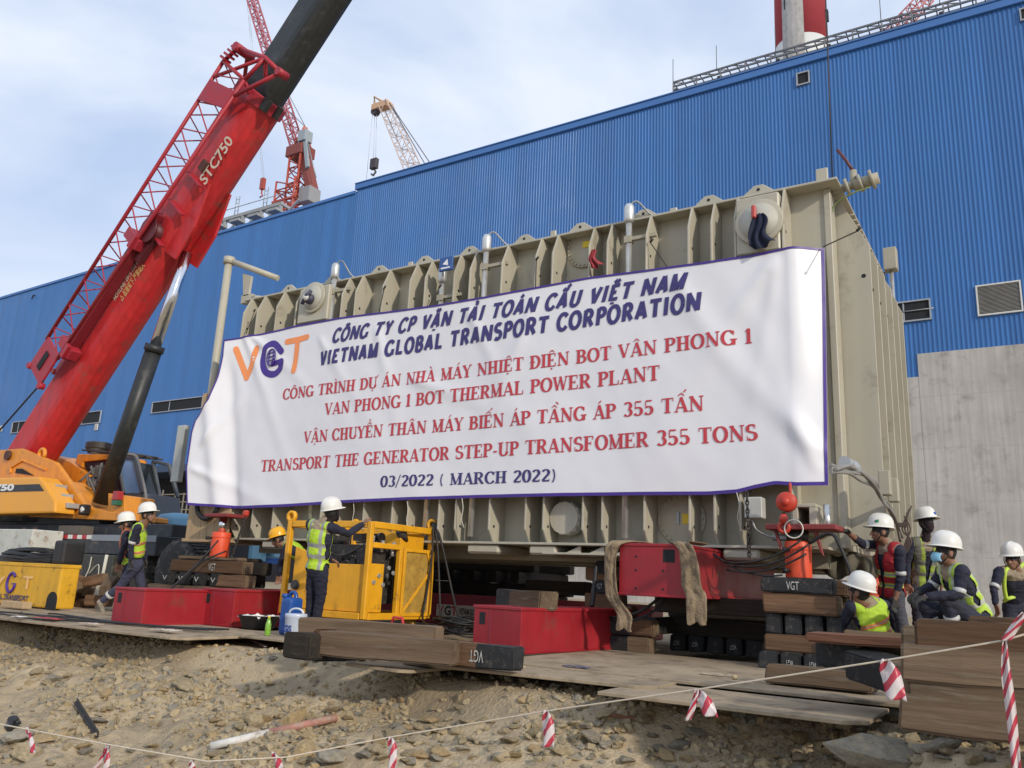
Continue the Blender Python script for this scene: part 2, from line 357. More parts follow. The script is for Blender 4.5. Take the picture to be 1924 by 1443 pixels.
# rocks: angular lumps
ROCKM = [mat('rock_tan', (0.43, 0.345, 0.215), 0.95, var=0.34, scale=5, bump=0.8, bscale=30, objvar=0.2, spec=0.2), mat('rock_grey', (0.30, 0.27, 0.215), 0.92, var=0.3, dirt=(0.38, 0.31, 0.20), dirt_amt=0.5, scale=4, bump=0.8, bscale=25, objvar=0.22, spec=0.2), mat('rock_ochre', (0.42, 0.31, 0.17), 0.95, var=0.25, scale=5, bump=0.8, bscale=30, objvar=0.15, spec=0.2)]
def rock_mesh(seed, flat=0.7, n=22, rough=True):
    rg = random.Random(seed); bm = bmesh.new()
    for i in range(n):
        v = V((rg.gauss(0, 1), rg.gauss(0, 1), rg.gauss(0, 1))).normalized() * rg.uniform(.75, 1.05)
        bm.verts.new((v.x, v.y * rg.uniform(.75, 1), v.z * flat))
    bmesh.ops.convex_hull(bm, input=bm.verts)
    bmesh.ops.delete(bm, geom=[v for v in bm.verts if not v.link_faces], context='VERTS')
    if rough:
        bmesh.ops.bevel(bm, geom=list(bm.edges), offset=0.10, segments=2, affect='EDGES', clamp_overlap=True)
        bmesh.ops.triangulate(bm, faces=bm.faces); bmesh.ops.subdivide_edges(bm, edges=bm.edges, cuts=1)
        for v in bm.verts:
            v.co += v.co.normalized() * (0.07 * NZ.noise(v.co * 2.5 + V((seed, 0, 0))) + 0.035 * NZ.noise(v.co * 7 + V((0, seed, 0))))
    me = bpy.data.meshes.new('rock'); bm.to_mesh(me); bm.free(); return me
protos = [rock_mesh(s, rnd(.5, .85)) for s in range(9)]
ppn = []
for me in protos:
    pv = np.array([v.co[:] for v in me.vertices]); ppn.append(pv)
def add_rock(px, py, size, k=None, m=0, label=None, flat=1.0, rot=None, group=None, sink=0.25):
    d = ray(px, py); p = CAMP + d * 3.0
    for _ in range(400):
        p = p + d * 0.02
        if p.z < gz(p.x, p.y): break
    me = protos[k if k is not None else random.randrange(9)].copy(); me.materials.clear(); me.materials.append(ROCKM[m])
    o = bpy.data.objects.new('rock', me); COL.objects.link(o); o.location = (p.x, p.y, gz(p.x, p.y) + size * (0.62 - sink) * flat); size *= 1.2
    o.scale = (size, size * rnd(.7, 1), size * flat * rnd(.7, 1)); o.rotation_euler = rot or (rnd(-.3, .3), rnd(-.3, .3), rnd(0, 6.3))
    return tag(o, label, 'rock', group)
G1 = 'rocks on the earth bank'
add_rock(1660, 1440, .36, 2, 1, 'largest flat grey slab of rock below the stacked timbers', .55, (.1, .15, .4), G1)
add_rock(545, 1362, .15, 3, 2, 'ochre boulder just above the lower end of the striped pipe', 1, None, G1)
add_rock(478, 1362, .105, 5, 0, 'round tan boulder beside the ochre boulder above the striped pipe', 1, None, G1)
add_rock(350, 1292, .17, 1, 0, 'wide flat tan slab leaning on the middle of the bank', .4, (.2, .3, .2), G1)
add_rock(360, 1274, .11, 4, 0, 'smaller flat slab lying just above the wide tan slab', .45, None, G1)
add_rock(305, 1300, .06, 6, 2, 'small yellow stone against the wide tan slab', 1, None, G1)
add_rock(185, 1256, .11, 0, 1, 'pointed grey rock high on the slope below the plate edge', .7, None, G1)
add_rock(100, 1280, .12, 7, 1, 'long grey rock low on the slope near the left edge', .6, None, G1)
add_rock(35, 1395, .17, 8, 1, 'dark grey boulder behind the tape flag at the bottom left corner', .8, None, G1)
add_rock(55, 1425, .16, 2, 0, 'tan boulder under the leftmost tape flag', .7, None, G1)
add_rock(1110, 1395, .12, 4, 1, 'grey rock just behind the hanging tape flag in the middle', .7, None, G1)
add_rock(790, 1425, .085, 3, 2, 'blocky ochre rock beside the tape flag left of centre', 1, None, G1)
add_rock(825, 1425, .09, 6, 2, 'second blocky ochre rock of the pair beside that tape flag', 1, None, G1)
add_rock(1500, 1400, .075, 6, 2, 'upright ochre rock left of the largest grey slab', 1.1, None, G1)
add_rock(1505, 1430, .07, 5, 0, 'pale tan rock under the upright ochre rock', 1, None, G1)
add_rock(1770, 1415, .12, 1, 1, 'brown grey rock right of the largest grey slab', .7, None, G1)
add_rock(1690, 1352, .13, 7, 1, 'grey rock wedged under the corner of the stacked timbers', .8, None, G1)
add_rock(570, 1425, .15, 7, 2, 'big ochre boulder below the striped pipe', .9, None, G1)
add_rock(620, 1437, .13, 0, 1, 'grey boulder below the striped pipe at the bottom edge', .8, None, G1)
for i in range(190):
    px = rnd(10, 1910); py = lerp(1235 if px < 520 else 1330, 1440, random.random() ** .8)
    add_rock(px, py, rnd(.03, .065) * (1.7 if i % 6 == 0 else 1), None, random.choice((0, 0, 0, 1, 1, 2)), 'fist sized angular stone lying loose on the earth bank', rnd(.5, .9), None, 'fist sized stones on the earth bank')
for i in range(55):
    px = rnd(20, 1250) if i % 3 else rnd(1250, 1880); py = rnd(1240, 1430) if px < 540 else rnd(1340, 1435)
    add_rock(px, py, rnd(.05, .10), None, random.choice((0, 0, 1, 1, 2)), 'head sized broken stone half bedded in the earth bank', rnd(.5, .85), None, 'head sized stones bedded in the earth bank', .3)
# rubble: far too many small stones to count
small = [rock_mesh(100 + s, rnd(.7, 1.0), 18, False) for s in range(8)]
sv = [(np.array([v.co[:] for v in me.vertices]), [tuple(p.vertices) for p in me.polygons]) for me in small]
VV = []; FF = []; MI = []; off = 0; rg = random.Random(3)
for i in range(52000):
    y = rg.uniform(2.2, 7.2) if i < 44000 else rg.uniform(5.6, 7.2); x = rg.uniform(-12.2, 2.0)
    if y > 6.95: continue
    s = (0.008 + 0.066 * rg.random() ** 3.4) * (.75 + .6 * abs(NZ.noise(V((x * 1.7, y * 1.7, 9)))))
    dens = NZ.noise(V((x * .8, y * .8, 3))) * .5 + .5
    if rg.random() > .10 + .95 * ss(.42, .62, dens): continue
    pv, fs = sv[rg.randrange(8)]; a = rg.uniform(0, 6.28); c, sn = math.cos(a), math.sin(a)
    q = pv * s * np.array([1, rg.uniform(.6, 1), rg.uniform(.6, 1)])
    q = np.stack([q[:, 0] * c - q[:, 1] * sn + x, q[:, 0] * sn + q[:, 1] * c + y, q[:, 2] + gz(x, y) + s * .05], 1)
    VV.append(q); FF += [tuple(k + off for k in p) for p in fs]; MI += [rg.choice((0, 0, 0, 0, 0, 0, 0, 1, 1, 2))] * len(fs); off += len(q)
me = bpy.data.meshes.new('rubble'); me.from_pydata(np.concatenate(VV).tolist(), [], FF)
for k in ROCKM: me.materials.append(k)
me.polygons.foreach_set('material_index', MI)
o = bpy.data.objects.new('rubble', me); COL.objects.link(o); tag(o, 'small broken stones and grit strewn over the earth bank', 'rubble', kind='stuff')

# ================================================================== the blue hall
BLUE = mat('blue_cladding', (0.040, 0.155, 0.41), 0.45, var=0.05, scale=.25, streak=.05)
t_ = BLUE.node_tree; b_ = t_.nodes['Principled BSDF']; c_ = b_.inputs['Base Color'].links[0].from_socket
tc_n = t_.nodes.new('ShaderNodeTexCoord'); sx_ = t_.nodes.new('ShaderNodeSeparateXYZ'); t_.links.new(tc_n.outputs['Object'], sx_.inputs[0])
dv = t_.nodes.new('ShaderNodeMath'); dv.operation = 'DIVIDE'; dv.inputs[1].default_value = 1.04; t_.links.new(sx_.outputs[0], dv.inputs[0])
fl_ = t_.nodes.new('ShaderNodeMath'); fl_.operation = 'FLOOR'; t_.links.new(dv.outputs[0], fl_.inputs[0]); wn = t_.nodes.new('ShaderNodeTexWhiteNoise'); wn.noise_dimensions = '1D'; t_.links.new(fl_.outputs[0], wn.inputs['W'])
mr_ = t_.nodes.new('ShaderNodeMapRange'); mr_.inputs[3].default_value = .93; mr_.inputs[4].default_value = 1.07; t_.links.new(wn.outputs['Value'], mr_.inputs[0]); vs_ = t_.nodes.new('ShaderNodeVectorMath'); vs_.operation = 'SCALE'; t_.links.new(c_, vs_.inputs[0]); t_.links.new(mr_.outputs[0], vs_.inputs['Scale']); t_.links.new(vs_.outputs[0], b_.inputs['Base Color'])
BLUET = mat('blue_trim', (0.055, 0.165, 0.43), 0.45, var=0.05, scale=.5)
CONC = mat('cast_concrete', (0.43, 0.405, 0.37), 0.9, var=0.16, dirt=(0.31, 0.285, 0.255), dirt_amt=0.35, scale=.35, bump=.25, bscale=6, streak=.10)
DARK = mat('dark_void', (0.012, 0.013, 0.016), 0.8, var=.1)  # near-black stands in for shade inside holes and openings; also colours the drain spout
GREYF = mat('window_frame_grey', (0.33, 0.36, 0.40), 0.5)
GALV = mat('galvanised_steel', (0.32, 0.33, 0.33), 0.45, metal=.6, var=.2, scale=4)
GLASS = mat('dark_glass', (0.02, 0.025, 0.03), 0.12, var=.1)
YB = 55.0; KB = YB / 35.0
def bw(px, py, y=YB): return onY(px, py, y)
hall = thing('power_station_hall', 'huge blue corrugated hall on a concrete base behind the transformer', 'building', (-40, YB, 0))
def corrugated(mb, x0, x1, z0, z1, y, pitch=.26, dp=.045):
    n = max(1, round((x1 - x0) / pitch)); pitch = (x1 - x0) / n; prof = []
    for i in range(n):
        a = x0 + i * pitch
        prof += [(a, 0), (a + pitch * .52, 0), (a + pitch * .64, -dp), (a + pitch * .88, -dp)]
    prof.append((x0 + n * pitch, 0))
    zt_ = z1 if callable(z1) else (lambda x: z1)
    vs = [(x, y + dy, z0) for x, dy in prof] + [(x, y + dy, zt_(x)) for x, dy in prof]; k = len(prof)
    mb.add(vs, [(i, i + 1, k + i + 1, k + i) for i in range(k - 1)])
XS = bw(672, 355).x
ZLa = bw(-400, 677).z - .3; ZLb = bw(660, 361).z - .3; ZL = ZLa; ZR = bw(1250, 180).z - .68
mb = MB(); zl = lambda x: ZLa + (ZLb - ZLa) * (x + 190) / (XS + 190)
corrugated(mb, -190, -72.5, 11.0, zl, YB, .52, .012); corrugated(mb, -72.5, XS, 11.0, zl, YB, .26, .02); corrugated(mb, XS, -30, 14.3, ZR, YB, .26, .032); corrugated(mb, -30, -5.5, 14.3, ZR, YB); corrugated(mb, -5.5, 30, 15.75, ZR, YB)
mb.build('cladding', BLUE, hall)
mb = MB(); mb.box((XS - .2, YB - .22, ZR), (30, YB + .3, ZR + .55)); mb.box((XS - .2, YB - .3, ZR + .55), (30, YB + .3, ZR + .68))
mb.build('parapet', BLUET, hall, bevel=.03)
mb = MB(); mb.hexa([(-190, YB - .16, ZLa), (XS - .203, YB - .16, ZLb), (XS - .203, YB + .3, ZLb), (-190, YB + .3, ZLa), (-190, YB - .16, ZLa + .3), (XS - .203, YB - .16, ZLb + .3), (XS - .203, YB + .3, ZLb + .3), (-190, YB + .3, ZLa + .3)]); mb.build('roof_edge', BLUET, hall)
mb = MB(); mb.box((-190, YB + .5, 0), (30, YB + 60, ZL - .4)); mb.build('roof', BLUET, hall)
mb = MB(); mb.box((-46, YB - .08, -.5), (-5.5, YB + .4, 14.3)); mb.box((-5.503, YB - .1, -.5), (30, YB + .4, 15.75))
mb.build('concrete_base', CONC, hall)
mb = MB()
for z in (3.4, 6.6, 9.8, 13.0): mb.box((-46, YB - .083, z), (-5.5, YB - .07, z + .035)); mb.box((-5.5, YB - .103, z), (30, YB - .09, z + .035))
for k in range(20): x = -44 + 3.6 * k; mb.box((x, YB - (.103 if x > -5.5 else .083), -.5), (x + .03, YB - .07, 15.7 if x > -5.5 else 14.2))
for k in range(40):
    for z in (1.9, 5.0, 8.2, 11.4): x = -43 + 1.8 * k; y = YB - (.104 if x > -5.5 else .084); mb.box((x, y, z), (x + .06, y + .02, z + .06))
mb.build('panel_joints', mat('joint_grey', (.385, .36, .325), .9), hall)
mb = MB(); mb.box((-120, YB + .35, -.5), (-46, YB + .45, 11)); mb.build('open_floor_shade', DARK, hall)  # dark sheet stands in for the unlit depth of the open floor
for k in range(9):
    MB().box((-118 + k * 9, YB - .1, -.5), (-117.4 + k * 9, YB + .3, 11)).build('ground_floor_column', mat('steel_dark', (.05, .06, .08), .6), hall)
a = bw(262, 893); b2 = bw(345, 884)
MB().box((a.x - 6, YB - 4, a.z - .5), (b2.x + 22, YB - .05, a.z + .25)).build('canopy', mat('canopy_blue', (.03, .06, .12), .5), hall, bevel=.05)
def window(x0, z0, x1, z1, kind='open', mull=()):
    t = .09; y = YB - .05
    mb = MB(); f_ = [(x0 - t, x1 + t, z0 - t, z0), (x0 - t, x1 + t, z1, z1 + t), (x0 - t, x0, z0, z1), (x1, x1 + t, z0, z1)]
    for p, q, r, s in f_: mb.box((p, y - .12, r), (q, y + .02, s))
    for mx_ in mull: mb.box((x0 + (x1 - x0) * mx_ - .04, y - .05, z0), (x0 + (x1 - x0) * mx_ + .04, y - .012, z1))
    fr = mb.build('window', GREYF if kind != 'louvre' else mat('louvre_frame', (.62, .62, .58), .5), hall)
    if kind == 'louvre':
        mb = MB(); n = 22
        for i in range(n):
            z = z0 + (z1 - z0) * i / n; mb.hexa([(x0, y - .09, z), (x1, y - .09, z), (x1, y - .01, z + .05), (x0, y - .01, z + .05), (x0, y - .09, z + .012), (x1, y - .09, z + .012), (x1, y - .01, z + .062), (x0, y - .01, z + .062)])
        mb.build('slats', mat('louvre_slats', (.40, .38, .34), .6), fr)
        MB().box((x0, y - .006, z0), (x1, y + .015, z1)).build('backing', DARK, fr)
    else:
        MB().box((x0, y - .01, z0), (x1, y + .015, z1)).build('pane', DARK, fr)
    return fr
def wpx(xa, ya, xb, yb_, **k): p = bw(xa, ya); q = bw(xb, yb_); window(p.x, min(p.z, q.z), q.x, max(p.z, q.z), **k)
wpx(26, 794, 60, 809, mull=(.3,)); wpx(152, 777, 188, 793, mull=(.15,)); wpx(289, 757, 380, 765, mull=(.35,))
p = bw(289, 757); q = bw(289, 777)
fr = None
wpx(1640, 577, 1748, 598, mull=(.55,)); wpx(1836, 540, 1920, 583, kind='louvre'); wpx(1499, 141, 1520, 155); wpx(1918, 20, 1950, 30)
mb = MB(); a = bw(1690, 600); mb.tube([(a.x, YB - .12, a.z + .45), (a.x + 2.0, YB - .12, a.z + .45)], .04, 6); mb.build('handrail', GALV, hall)
for (x, y) in ((182, 802), (3, 805)):
    a = bw(x, y); mb = MB(); mb.box((a.x - .35, YB - .12, a.z - .4), (a.x + .35, YB - .03, a.z + .4)); fr = mb.build('vent', mat('louvre_frame', (.62, .62, .58), .5), hall, bevel=.03)
    mb = MB()
    for i in range(5): mb.box((a.x - .28, YB - .14, a.z - .3 + i * .13), (a.x + .28, YB - .122, a.z - .24 + i * .13))
    mb.build('slats', mat('louvre_slats', (.40, .38, .34), .6), fr)
a = bw(65, 558); MB().tube([(a.x, YB, a.z + .3), (a.x, YB - .25, a.z + .15), (a.x - .1, YB - .28, a.z - .3)], .09, 8).build('drain_spout', DARK, hall)

# ------------------------------------------------------------------ things on and behind the roof
def truss(mb, path_a, path_b, w, r, n):
    pass
def lattice(mb, a, b, w0, w1, n, r, rd, hint=(0, 1, 0), h0=None, h1=None):
    """four chords with zigzag lacing from a to b"""
    a, b = V(a), V(b); x, y, z = frame_of(b - a, hint); h0 = h0 or w0; h1 = h1 or w1
    def P(t, i):
        w = lerp(w0, w1, t) / 2; h = lerp(h0, h1, t) / 2; sx = (-1, 1, 1, -1)[i]; sy = (-1, -1, 1, 1)[i]
        return a.lerp(b, t) + x * sx * w + y * sy * h
    for i in range(4): mb.tube([P(0, i), P(1, i)], r, 6)
    for k in range(n):
        for i in range(4):
            t0, t1 = k / n, (k + 1) / n; j = (i + 1) % 4
            if k % 2: mb.tube([P(t0, i), P(t1, j)], rd, 5, caps=False)
            else: mb.tube([P(t0, j), P(t1, i)], rd, 5, caps=False)
            if k % 2 == 0: mb.tube([P(t0, i), P(t0, j)], rd, 5, caps=False)
    return P
# roof walkway (right)
wk = thing('roof_walkway', 'grey steel cable walkway with handrail along the blue roof edge', 'walkway', bw(1560, 100, 57))
A = onY(1268, 158, 57); B = onY(1890, -42, 57)
zw = A.z - .1
mb = MB(); [mb.box((A.x, y, zw + z), (B.x + 6, y + .1, zw + z + .14)) for y in (56.6, 57.8) for z in (0, -.4)]; [mb.box((lerp(A.x, B.x + 6, k / 40), 56.6, zw - .02), (lerp(A.x, B.x + 6, k / 40) + .08, 57.9, zw + .02)) for k in range(41)]; [mb.beam((lerp(A.x, B.x + 6, k / 24), 56.65, zw), (lerp(A.x, B.x + 6, (k + 1) / 24), 56.65, zw - .33), .06, .06) for k in range(24)]; mb.build('deck', mat('walkway_steel', (.16, .165, .17), .6, metal=.3, var=.2), wk)
mb = MB()
for zz in (-1.0, ):
    mb.tube([(A.x, 56.65, zw + zz), (B.x + 6, 56.65, zw + zz)], .075, 6); mb.tube([(A.x, 57.9, zw + zz), (B.x + 6, 57.9, zw + zz)], .05, 6)
n = 16
for i in range(n):
    x = lerp(A.x, B.x + 6, i / (n - 1))
    for y in (56.65, 57.9): mb.tube([(x, y, zw), (x, y, zw - 1.0)], .06, 6)
mb.build('handrail', mat('walkway_rail', (.20, .20, .21), .6, var=.2), wk)
for px in (1268, 1350, 1462, 1560, 1665, 1780):
    q = onY(px, 160, 57); mb = MB()
    mb.box((q.x - .14, 57.1, ZR), (q.x + .14, 57.4, zw - .2)); mb.box((q.x - .9, 56.5, zw - 1.5), (q.x + .9, 57.9, zw - 1.0)); mb.beam((q.x + .8, 57.2, ZR), (q.x, 57.2, zw - .2), .12, .12)
    mb.tube([(q.x, 56.6, zw), (q.x, 56.6, zw + 2.2)], .03, 5)
    mb.build('bracket', mat('steel_grey_dark', (.12, .12, .12), .6), wk)
# pipe rack (left)
rk = thing('pipe_rack', 'grey steel pipe rack with handrails above the roof behind the crane', 'pipe rack', onY(460, 415, 62))
A = onY(375, 436, 62); B = onY(548, 400, 62); zt = A.z
mb = MB()
for y in (60.5, 64.5):
    for zz in (-.1, -2.6): mb.box((A.x - 6, y - .2, zt + zz - .4), (B.x, y + .2, zt + zz))
for i in range(8):
    x = lerp(A.x - 6, B.x - .3, i / 7)
    for y in (60.5, 64.5): mb.box((x - .18, y - .18, zt - 9), (x + .18, y + .18, zt - .3))
    mb.box((x - .15, 60.5, zt - .45), (x + .15, 64.5, zt - .15)); mb.beam((x, 60.5, zt - 2.6), (x + 3, 60.5, zt - .4), .2, .2)
    mb.box((x - .8, 59.2, zt - 1.7), (x + .8, 60.3, zt - 1.4))
mb.build('frame', mat('rack_steel', (.30, .31, .30), .6, var=.2), rk)
mb = MB()
for i, y in enumerate((61.4, 62.5, 63.5)): mb.cyl((A.x - 6, y, zt - 1.9 + .2 * i), (B.x + .4, y, zt - 1.9 + .2 * i), (.35, .5, .3)[i], 12)
mb.build('pipes', mat('lagged_pipe', (.5, .5, .5), .35, metal=.7), rk)
mb = MB()
for k in range(3):
    x = lerp(A.x, B.x, .2 + .3 * k)
    for dx in (0, .6): mb.tube([(x + dx, 60.5, zt), (x + dx, 60.5, zt + 2.4)], .05, 5)
    for j in range(4): mb.tube([(x, 60.5, zt + .5 + .5 * j), (x + .6, 60.5, zt + .5 + .5 * j)], .03, 5)
mb.tube([(A.x - 6, 60.5, zt + 1), (B.x, 60.5, zt + 1)], .05, 5)
mb.build('handrail', GALV, rk)
# chimney
yc = 200.0; cl = onY(1457, 40, yc); cr = onY(1553, 40, yc); rc = (cr.x - cl.x) / 2; xc = (cl.x + cr.x) / 2
ch = thing('chimney', 'tall round chimney painted red and white behind the hall roof', 'chimney', (xc, yc, 0))
zs = onY(1500, 92, yc).z
mb = MB(); mb.lathe([(rc * 1.25, 0), (rc * 1.02, zs)], (xc, yc, 0), n=48); mb.build('white_band', mat('chimney_white', (.62, .62, .58), .7, var=.1, scale=.1), ch)
mb = MB(); mb.lathe([(rc * 1.021, zs), (rc * .93, zs + 70)], (xc, yc, 0), n=48); mb.build('red_band', mat('chimney_red', (.42, .045, .055), .6, var=.08, scale=.1), ch)
mb = MB(); a0 = math.atan2(-1, -.10)
prf = []
for z, k in ((zs - 30, 1.10), (zs + 70, .94)): prf += [(xc + rc * k * math.cos(a0 + t) , yc + rc * k * math.sin(a0 + t), z) for t in (-.42, -.2, 0, .2, .42)]
mb.add(prf, [(i, i + 1, 5 + i + 1, 5 + i) for i in range(4)]); mb.build('bare_concrete_strip', CONC, ch)
mb = MB()
for px, py in ((1476, 6), (1543, 4)):
    q = onY(px, py, yc - rc); y_ = yc - math.sqrt(max(1, (rc * 1.0) ** 2 - (q.x * (1 + 0) - xc) ** 2)); mb.box((q.x - .5, y_ - .15, q.z - 1.6), (q.x + .5, y_ + 1, q.z + 1.6))
mb.build('opening', DARK, ch)
# ================================================================== transformer
TANKC = (0.43, 0.40, 0.315)
TK_M = mat('tank_paint', TANKC, 0.42, var=.05, dirt=(0.31, 0.275, 0.21), dirt_amt=.2, scale=1.2, streak=.06)
TKD = mat('tank_paint_dusty', (0.36, 0.33, 0.25), 0.55, var=.1, scale=1.5)
STEEL = mat('bare_steel_pipe', (.62, .62, .60), .3, metal=.85, var=.15, scale=6)
BLACK = mat('black_rubber', (.012, .012, .013), .55, var=.2, scale=8)
YT, YW = 10.0, 10.42           # rib fronts, tank wall
XL, XR, YBK = -12.75, -1.95, 13.75
ZB, ZT = 1.33, 5.92
tr = thing('transformer', 'beige ribbed generator transformer tank raised on jacks and timber cribbing', 'transformer', ((XL + XR) / 2, 12.4, ZB))
mb = MB(); mb.box((XL, YW, ZB), (XR, YBK, ZT)); mb.build('tank', TK_M, tr)
# top flange, overhanging, following the rib tops
mb = MB(); mb.box((XL - .12, YT + .18, ZT), (XR + .16, YBK + .1, ZT + .035)); mb.build('top_flange', TK_M, tr, bevel=.006)
mb = MB(); mb.box((XL + .45, YT + .03, ZB - .035), (XR - .1, YBK, ZB)); mb.build('bottom_flange', TK_M, tr, bevel=.006)
ribs = [-12.62, -12.23, -11.70, -11.18, -10.05, -9.73, -9.11, -8.52, -8.20, -7.61, -7.30, -6.70, -6.09, -5.80, -5.19, -4.90, -4.30, -3.69, -3.37, -3.05, -2.44]
def rib_front(x, t=.028):
    mb = MB(); c = .045
    pr = [(YW, ZB), (YT + .13, ZB), (YT, ZB + .17), (YT, ZT - .34), (YT + .15, ZT - .002), (YW, ZT - .002)]
    mb.prism([(x - t / 2, y, z) for y, z in pr], (t, 0, 0)); o = mb.build('stiffener_rib', TK_M, tr, bevel=.004)
    mb = MB()
    for z in (ZB + .22, ZT - .62):
        mb.cyl((x - t / 2 - .003, YT + .12, z), (x + t / 2 + .003, YT + .12, z), .022, 10)
    mb.build('lifting_hole', DARK, o)
for x in ribs: rib_front(x)
def rib_side(y, t=.03, w=.42):
    mb = MB(); pr = [(XR, ZB + .05), (XR + w - .1, ZB + .05), (XR + w, ZB + .2), (XR + w, ZT - .75), (XR + .08, ZT - .04), (XR, ZT - .04)]
    mb.prism([(x, y - t / 2, z) for x, z in pr], (0, t, 0)); o = mb.build('stiffener_rib', TK_M, tr, bevel=.004)
    MB().cyl((XR + w - .09, y - t / 2 - .003, ZT - 1.15), (XR + w - .09, y + t / 2 + .003, ZT - 1.15), .028, 10).build('lifting_hole', DARK, o)
for y in (10.72, 11.3, 11.9, 12.5, 13.1, 13.65): rib_side(y)
# left end ribs
for y in (10.9, 11.7, 12.5, 13.3):
    mb = MB(); mb.prism([(XL, y, ZB + .05), (XL - .3, y, ZB + .25), (XL - .3, y, ZT - .5), (XL, y, ZT - .05)], (0, .03, 0)); mb.build('stiffener_rib', TK_M, tr)
# corner angle
mb = MB(); mb.box((XR - .055, YW - .03, ZB), (XR + .03, YW + .26, ZT - .003)); mb.build('corner_angle', TK_M, tr, bevel=.008)
# lifting lugs and stubs along the top
for px, py in ((545, 528), (628, 500), (716, 481), (800, 464), (885, 445), (988, 408), (1092, 403), (1210, 381), (1332, 356), (1425, 337)):
    a = onY(px, py, YT + .3); x = a.x; mb = MB(); w = .20
    mb.prism([(x - w, YT + .28, ZT + .036), (x + w, YT + .28, ZT + .036), (x + w, YT + .28, ZT + .09), (x + .06, YT + .28, ZT + .20), (x - .06, YT + .28, ZT + .20), (x - w, YT + .28, ZT + .09)], (0, .05, 0))
    lg = mb.build('lifting_lug', TK_M, tr, bevel=.008)
    MB().cyl((x, YT + .275, ZT + .13), (x, YT + .335, ZT + .13), .022, 10).build('hole', DARK, lg)
for px, w, h in ((780, .05, .22), (858, .03, .12), (908, .04, .15), (1042, .05, .24), (1266, .055, .2), (1548, .075, .32), (1240, .03, .1)):
    a = onY(px, 400, YT + .45); mb = MB(); mb.box((a.x - w, YT + .42, ZT + .036), (a.x + w, YT + .46, ZT + h)); mb.build('bracket', TK_M, tr, bevel=.01)
for px in (667, 937, 1240):
    a = onY(px, 430, YT + .75); mb = MB(); mb.lathe([(.20, 0), (.20, .1), (.17, .13), (.17, .2), (.08, .25), (0, .26)], (a.x, YT + .75, ZT + .036), n=20); mb.build('hatch_dome', mat('hatch_grey', (.5, .5, .46), .5), tr)
for px in (1392, 1402, 1415, 1428, 1440):
    a = onY(px, 330, YT + .9); MB().cyl((a.x, YT + .9, ZT + .03), (a.x, YT + .9, ZT + .16), .025, 8).build('top_stud', STEEL, tr)
for k in range(14):
    y = 11.25 + k * .19; mb = MB(); mb.cyl((XR + .05, y, ZT + .03), (XR + .05, y, ZT + .12), .02, 6); mb.cyl((XR + .02, y, ZT - .05 + .01), (XR + .18, y, ZT - .04), .014, 6); mb.build('flange_bolt', TKD, tr)
# round blanking covers on turret boxes (top)
def turret(xc, x0, x1, zb, zt, zc_, rr_):
    mb = MB(); mb.box((x0, YT - .02, zb), (x1, YW, zt)); bx_ = mb.build('turret_box', TK_M, tr, bevel=.02)
    MB().box((x0 + .02, YT + .12, zb - .28), (x1 - .02, YW, zb - .004)).build('recess_shade_block', mat('shadow_gap', (.05, .05, .045), .8), bx_)  # solid dark block stands in for the shaded recess below the box
    c = V((xc, YT - .02, zc_)); rr = rr_
    mb = MB(); mb.lathe([(rr, 0), (rr, .035), (rr - .01, .042), (0, .042)], c, (0, -1, 0), n=36); mb.build('blanking_plate', TK_M, tr)
    mb = MB(); mb.lathe([(rr * .8, 0), (rr * .8, .012), (0, .012)], c + V((0, -.042, 0)), (0, -1, 0), n=32); mb.build('cover_disc', mat('cover_grey', (.44, .43, .37), .5), tr)
    return c
cR = turret(-2.72, -3.03, -2.47, 5.02, 5.82, 5.43, .31)
cL = turret(-10.72, -11.1, -10.35, 5.15, 5.82, 5.60, .29)
mb = MB(); c = cL + V((.0, -.07, -.05)); mb.lathe([(.09, 0), (.1, .05), (.06, .1), (.0, .1)], c, (0, -1, 0), n=14); mb.tube([c + V((-.1, -.1, -.1)), c + V((.02, -.14, .02)), c + V((.1, -.1, .12))], .035, 8)
mb.build('wrapped_valve', mat('wrap_dark', (.05, .05, .09), .5), tr)
mb = MB(); mb.lathe([(.055, .1), (.07, .13), (.03, .17), (0, .17)], c, (0, -1, 0), n=12); mb.build('valve_tape', mat('tape_white', (.6, .6, .58), .5), tr)
# inspection hatches with bolts
def hatch(px, py, rr, y=YW, m=TK_M, white=False):
    a = onY(px, py, y - .03); mb = MB(); mb.lathe([(rr, 0), (rr, .03), (rr - .01, .035), (0, .035)], (a.x, y, a.z), (0, -1, 0), n=40)
    for k in range(24): t = k * math.pi / 12; mb.cyl((a.x + (rr - .035) * math.cos(t), y - .03, a.z + (rr - .035) * math.sin(t)), (a.x + (rr - .035) * math.cos(t), y - .06, a.z + (rr - .035) * math.sin(t)), .014, 6)
    return mb.build('inspection_hatch', m, tr), a
h1, a1 = hatch(1098, 468, .29); h2, a2 = hatch(1280, 975, .33)
YEL = mat('yellow_label', (.75, .55, .03), .5)
MB().box((a1.x - .02, YW - .05, a1.z + .02), (a1.x + .13, YW - .037, a1.z + .12)).build('warning_label', YEL, h1)
MB().box((a2.x + .02, YW - .05, a2.z - .06), (a2.x + .2, YW - .037, a2.z + .07)).build('warning_label', YEL, h2)
MB().box((a2.x - .06, YW - .055, a2.z - .07), (a2.x - .02, YW - .037, a2.z + .09)).build('hinge', GALV, h2)
WHITE = mat('white_sheet', (.72, .71, .66), .45, var=.06)
a = onY(1057, 972, YT + .12); mb = MB(); n = 40
prof = [(.235, .12), (.225, .0), (.23, -.03), (.2, -.05), (0, -.055)]
vs = []; 
for r0, hh in prof:
    for j in range(n):
        t = 2 * math.pi * j / n; r1 = r0 * (1 + (.05 * math.sin(13 * t) if hh < .1 and r0 > .1 else 0)); vs.append((a.x + r1 * math.cos(t), a.y + .1 + hh, a.z + r1 * math.sin(t)))
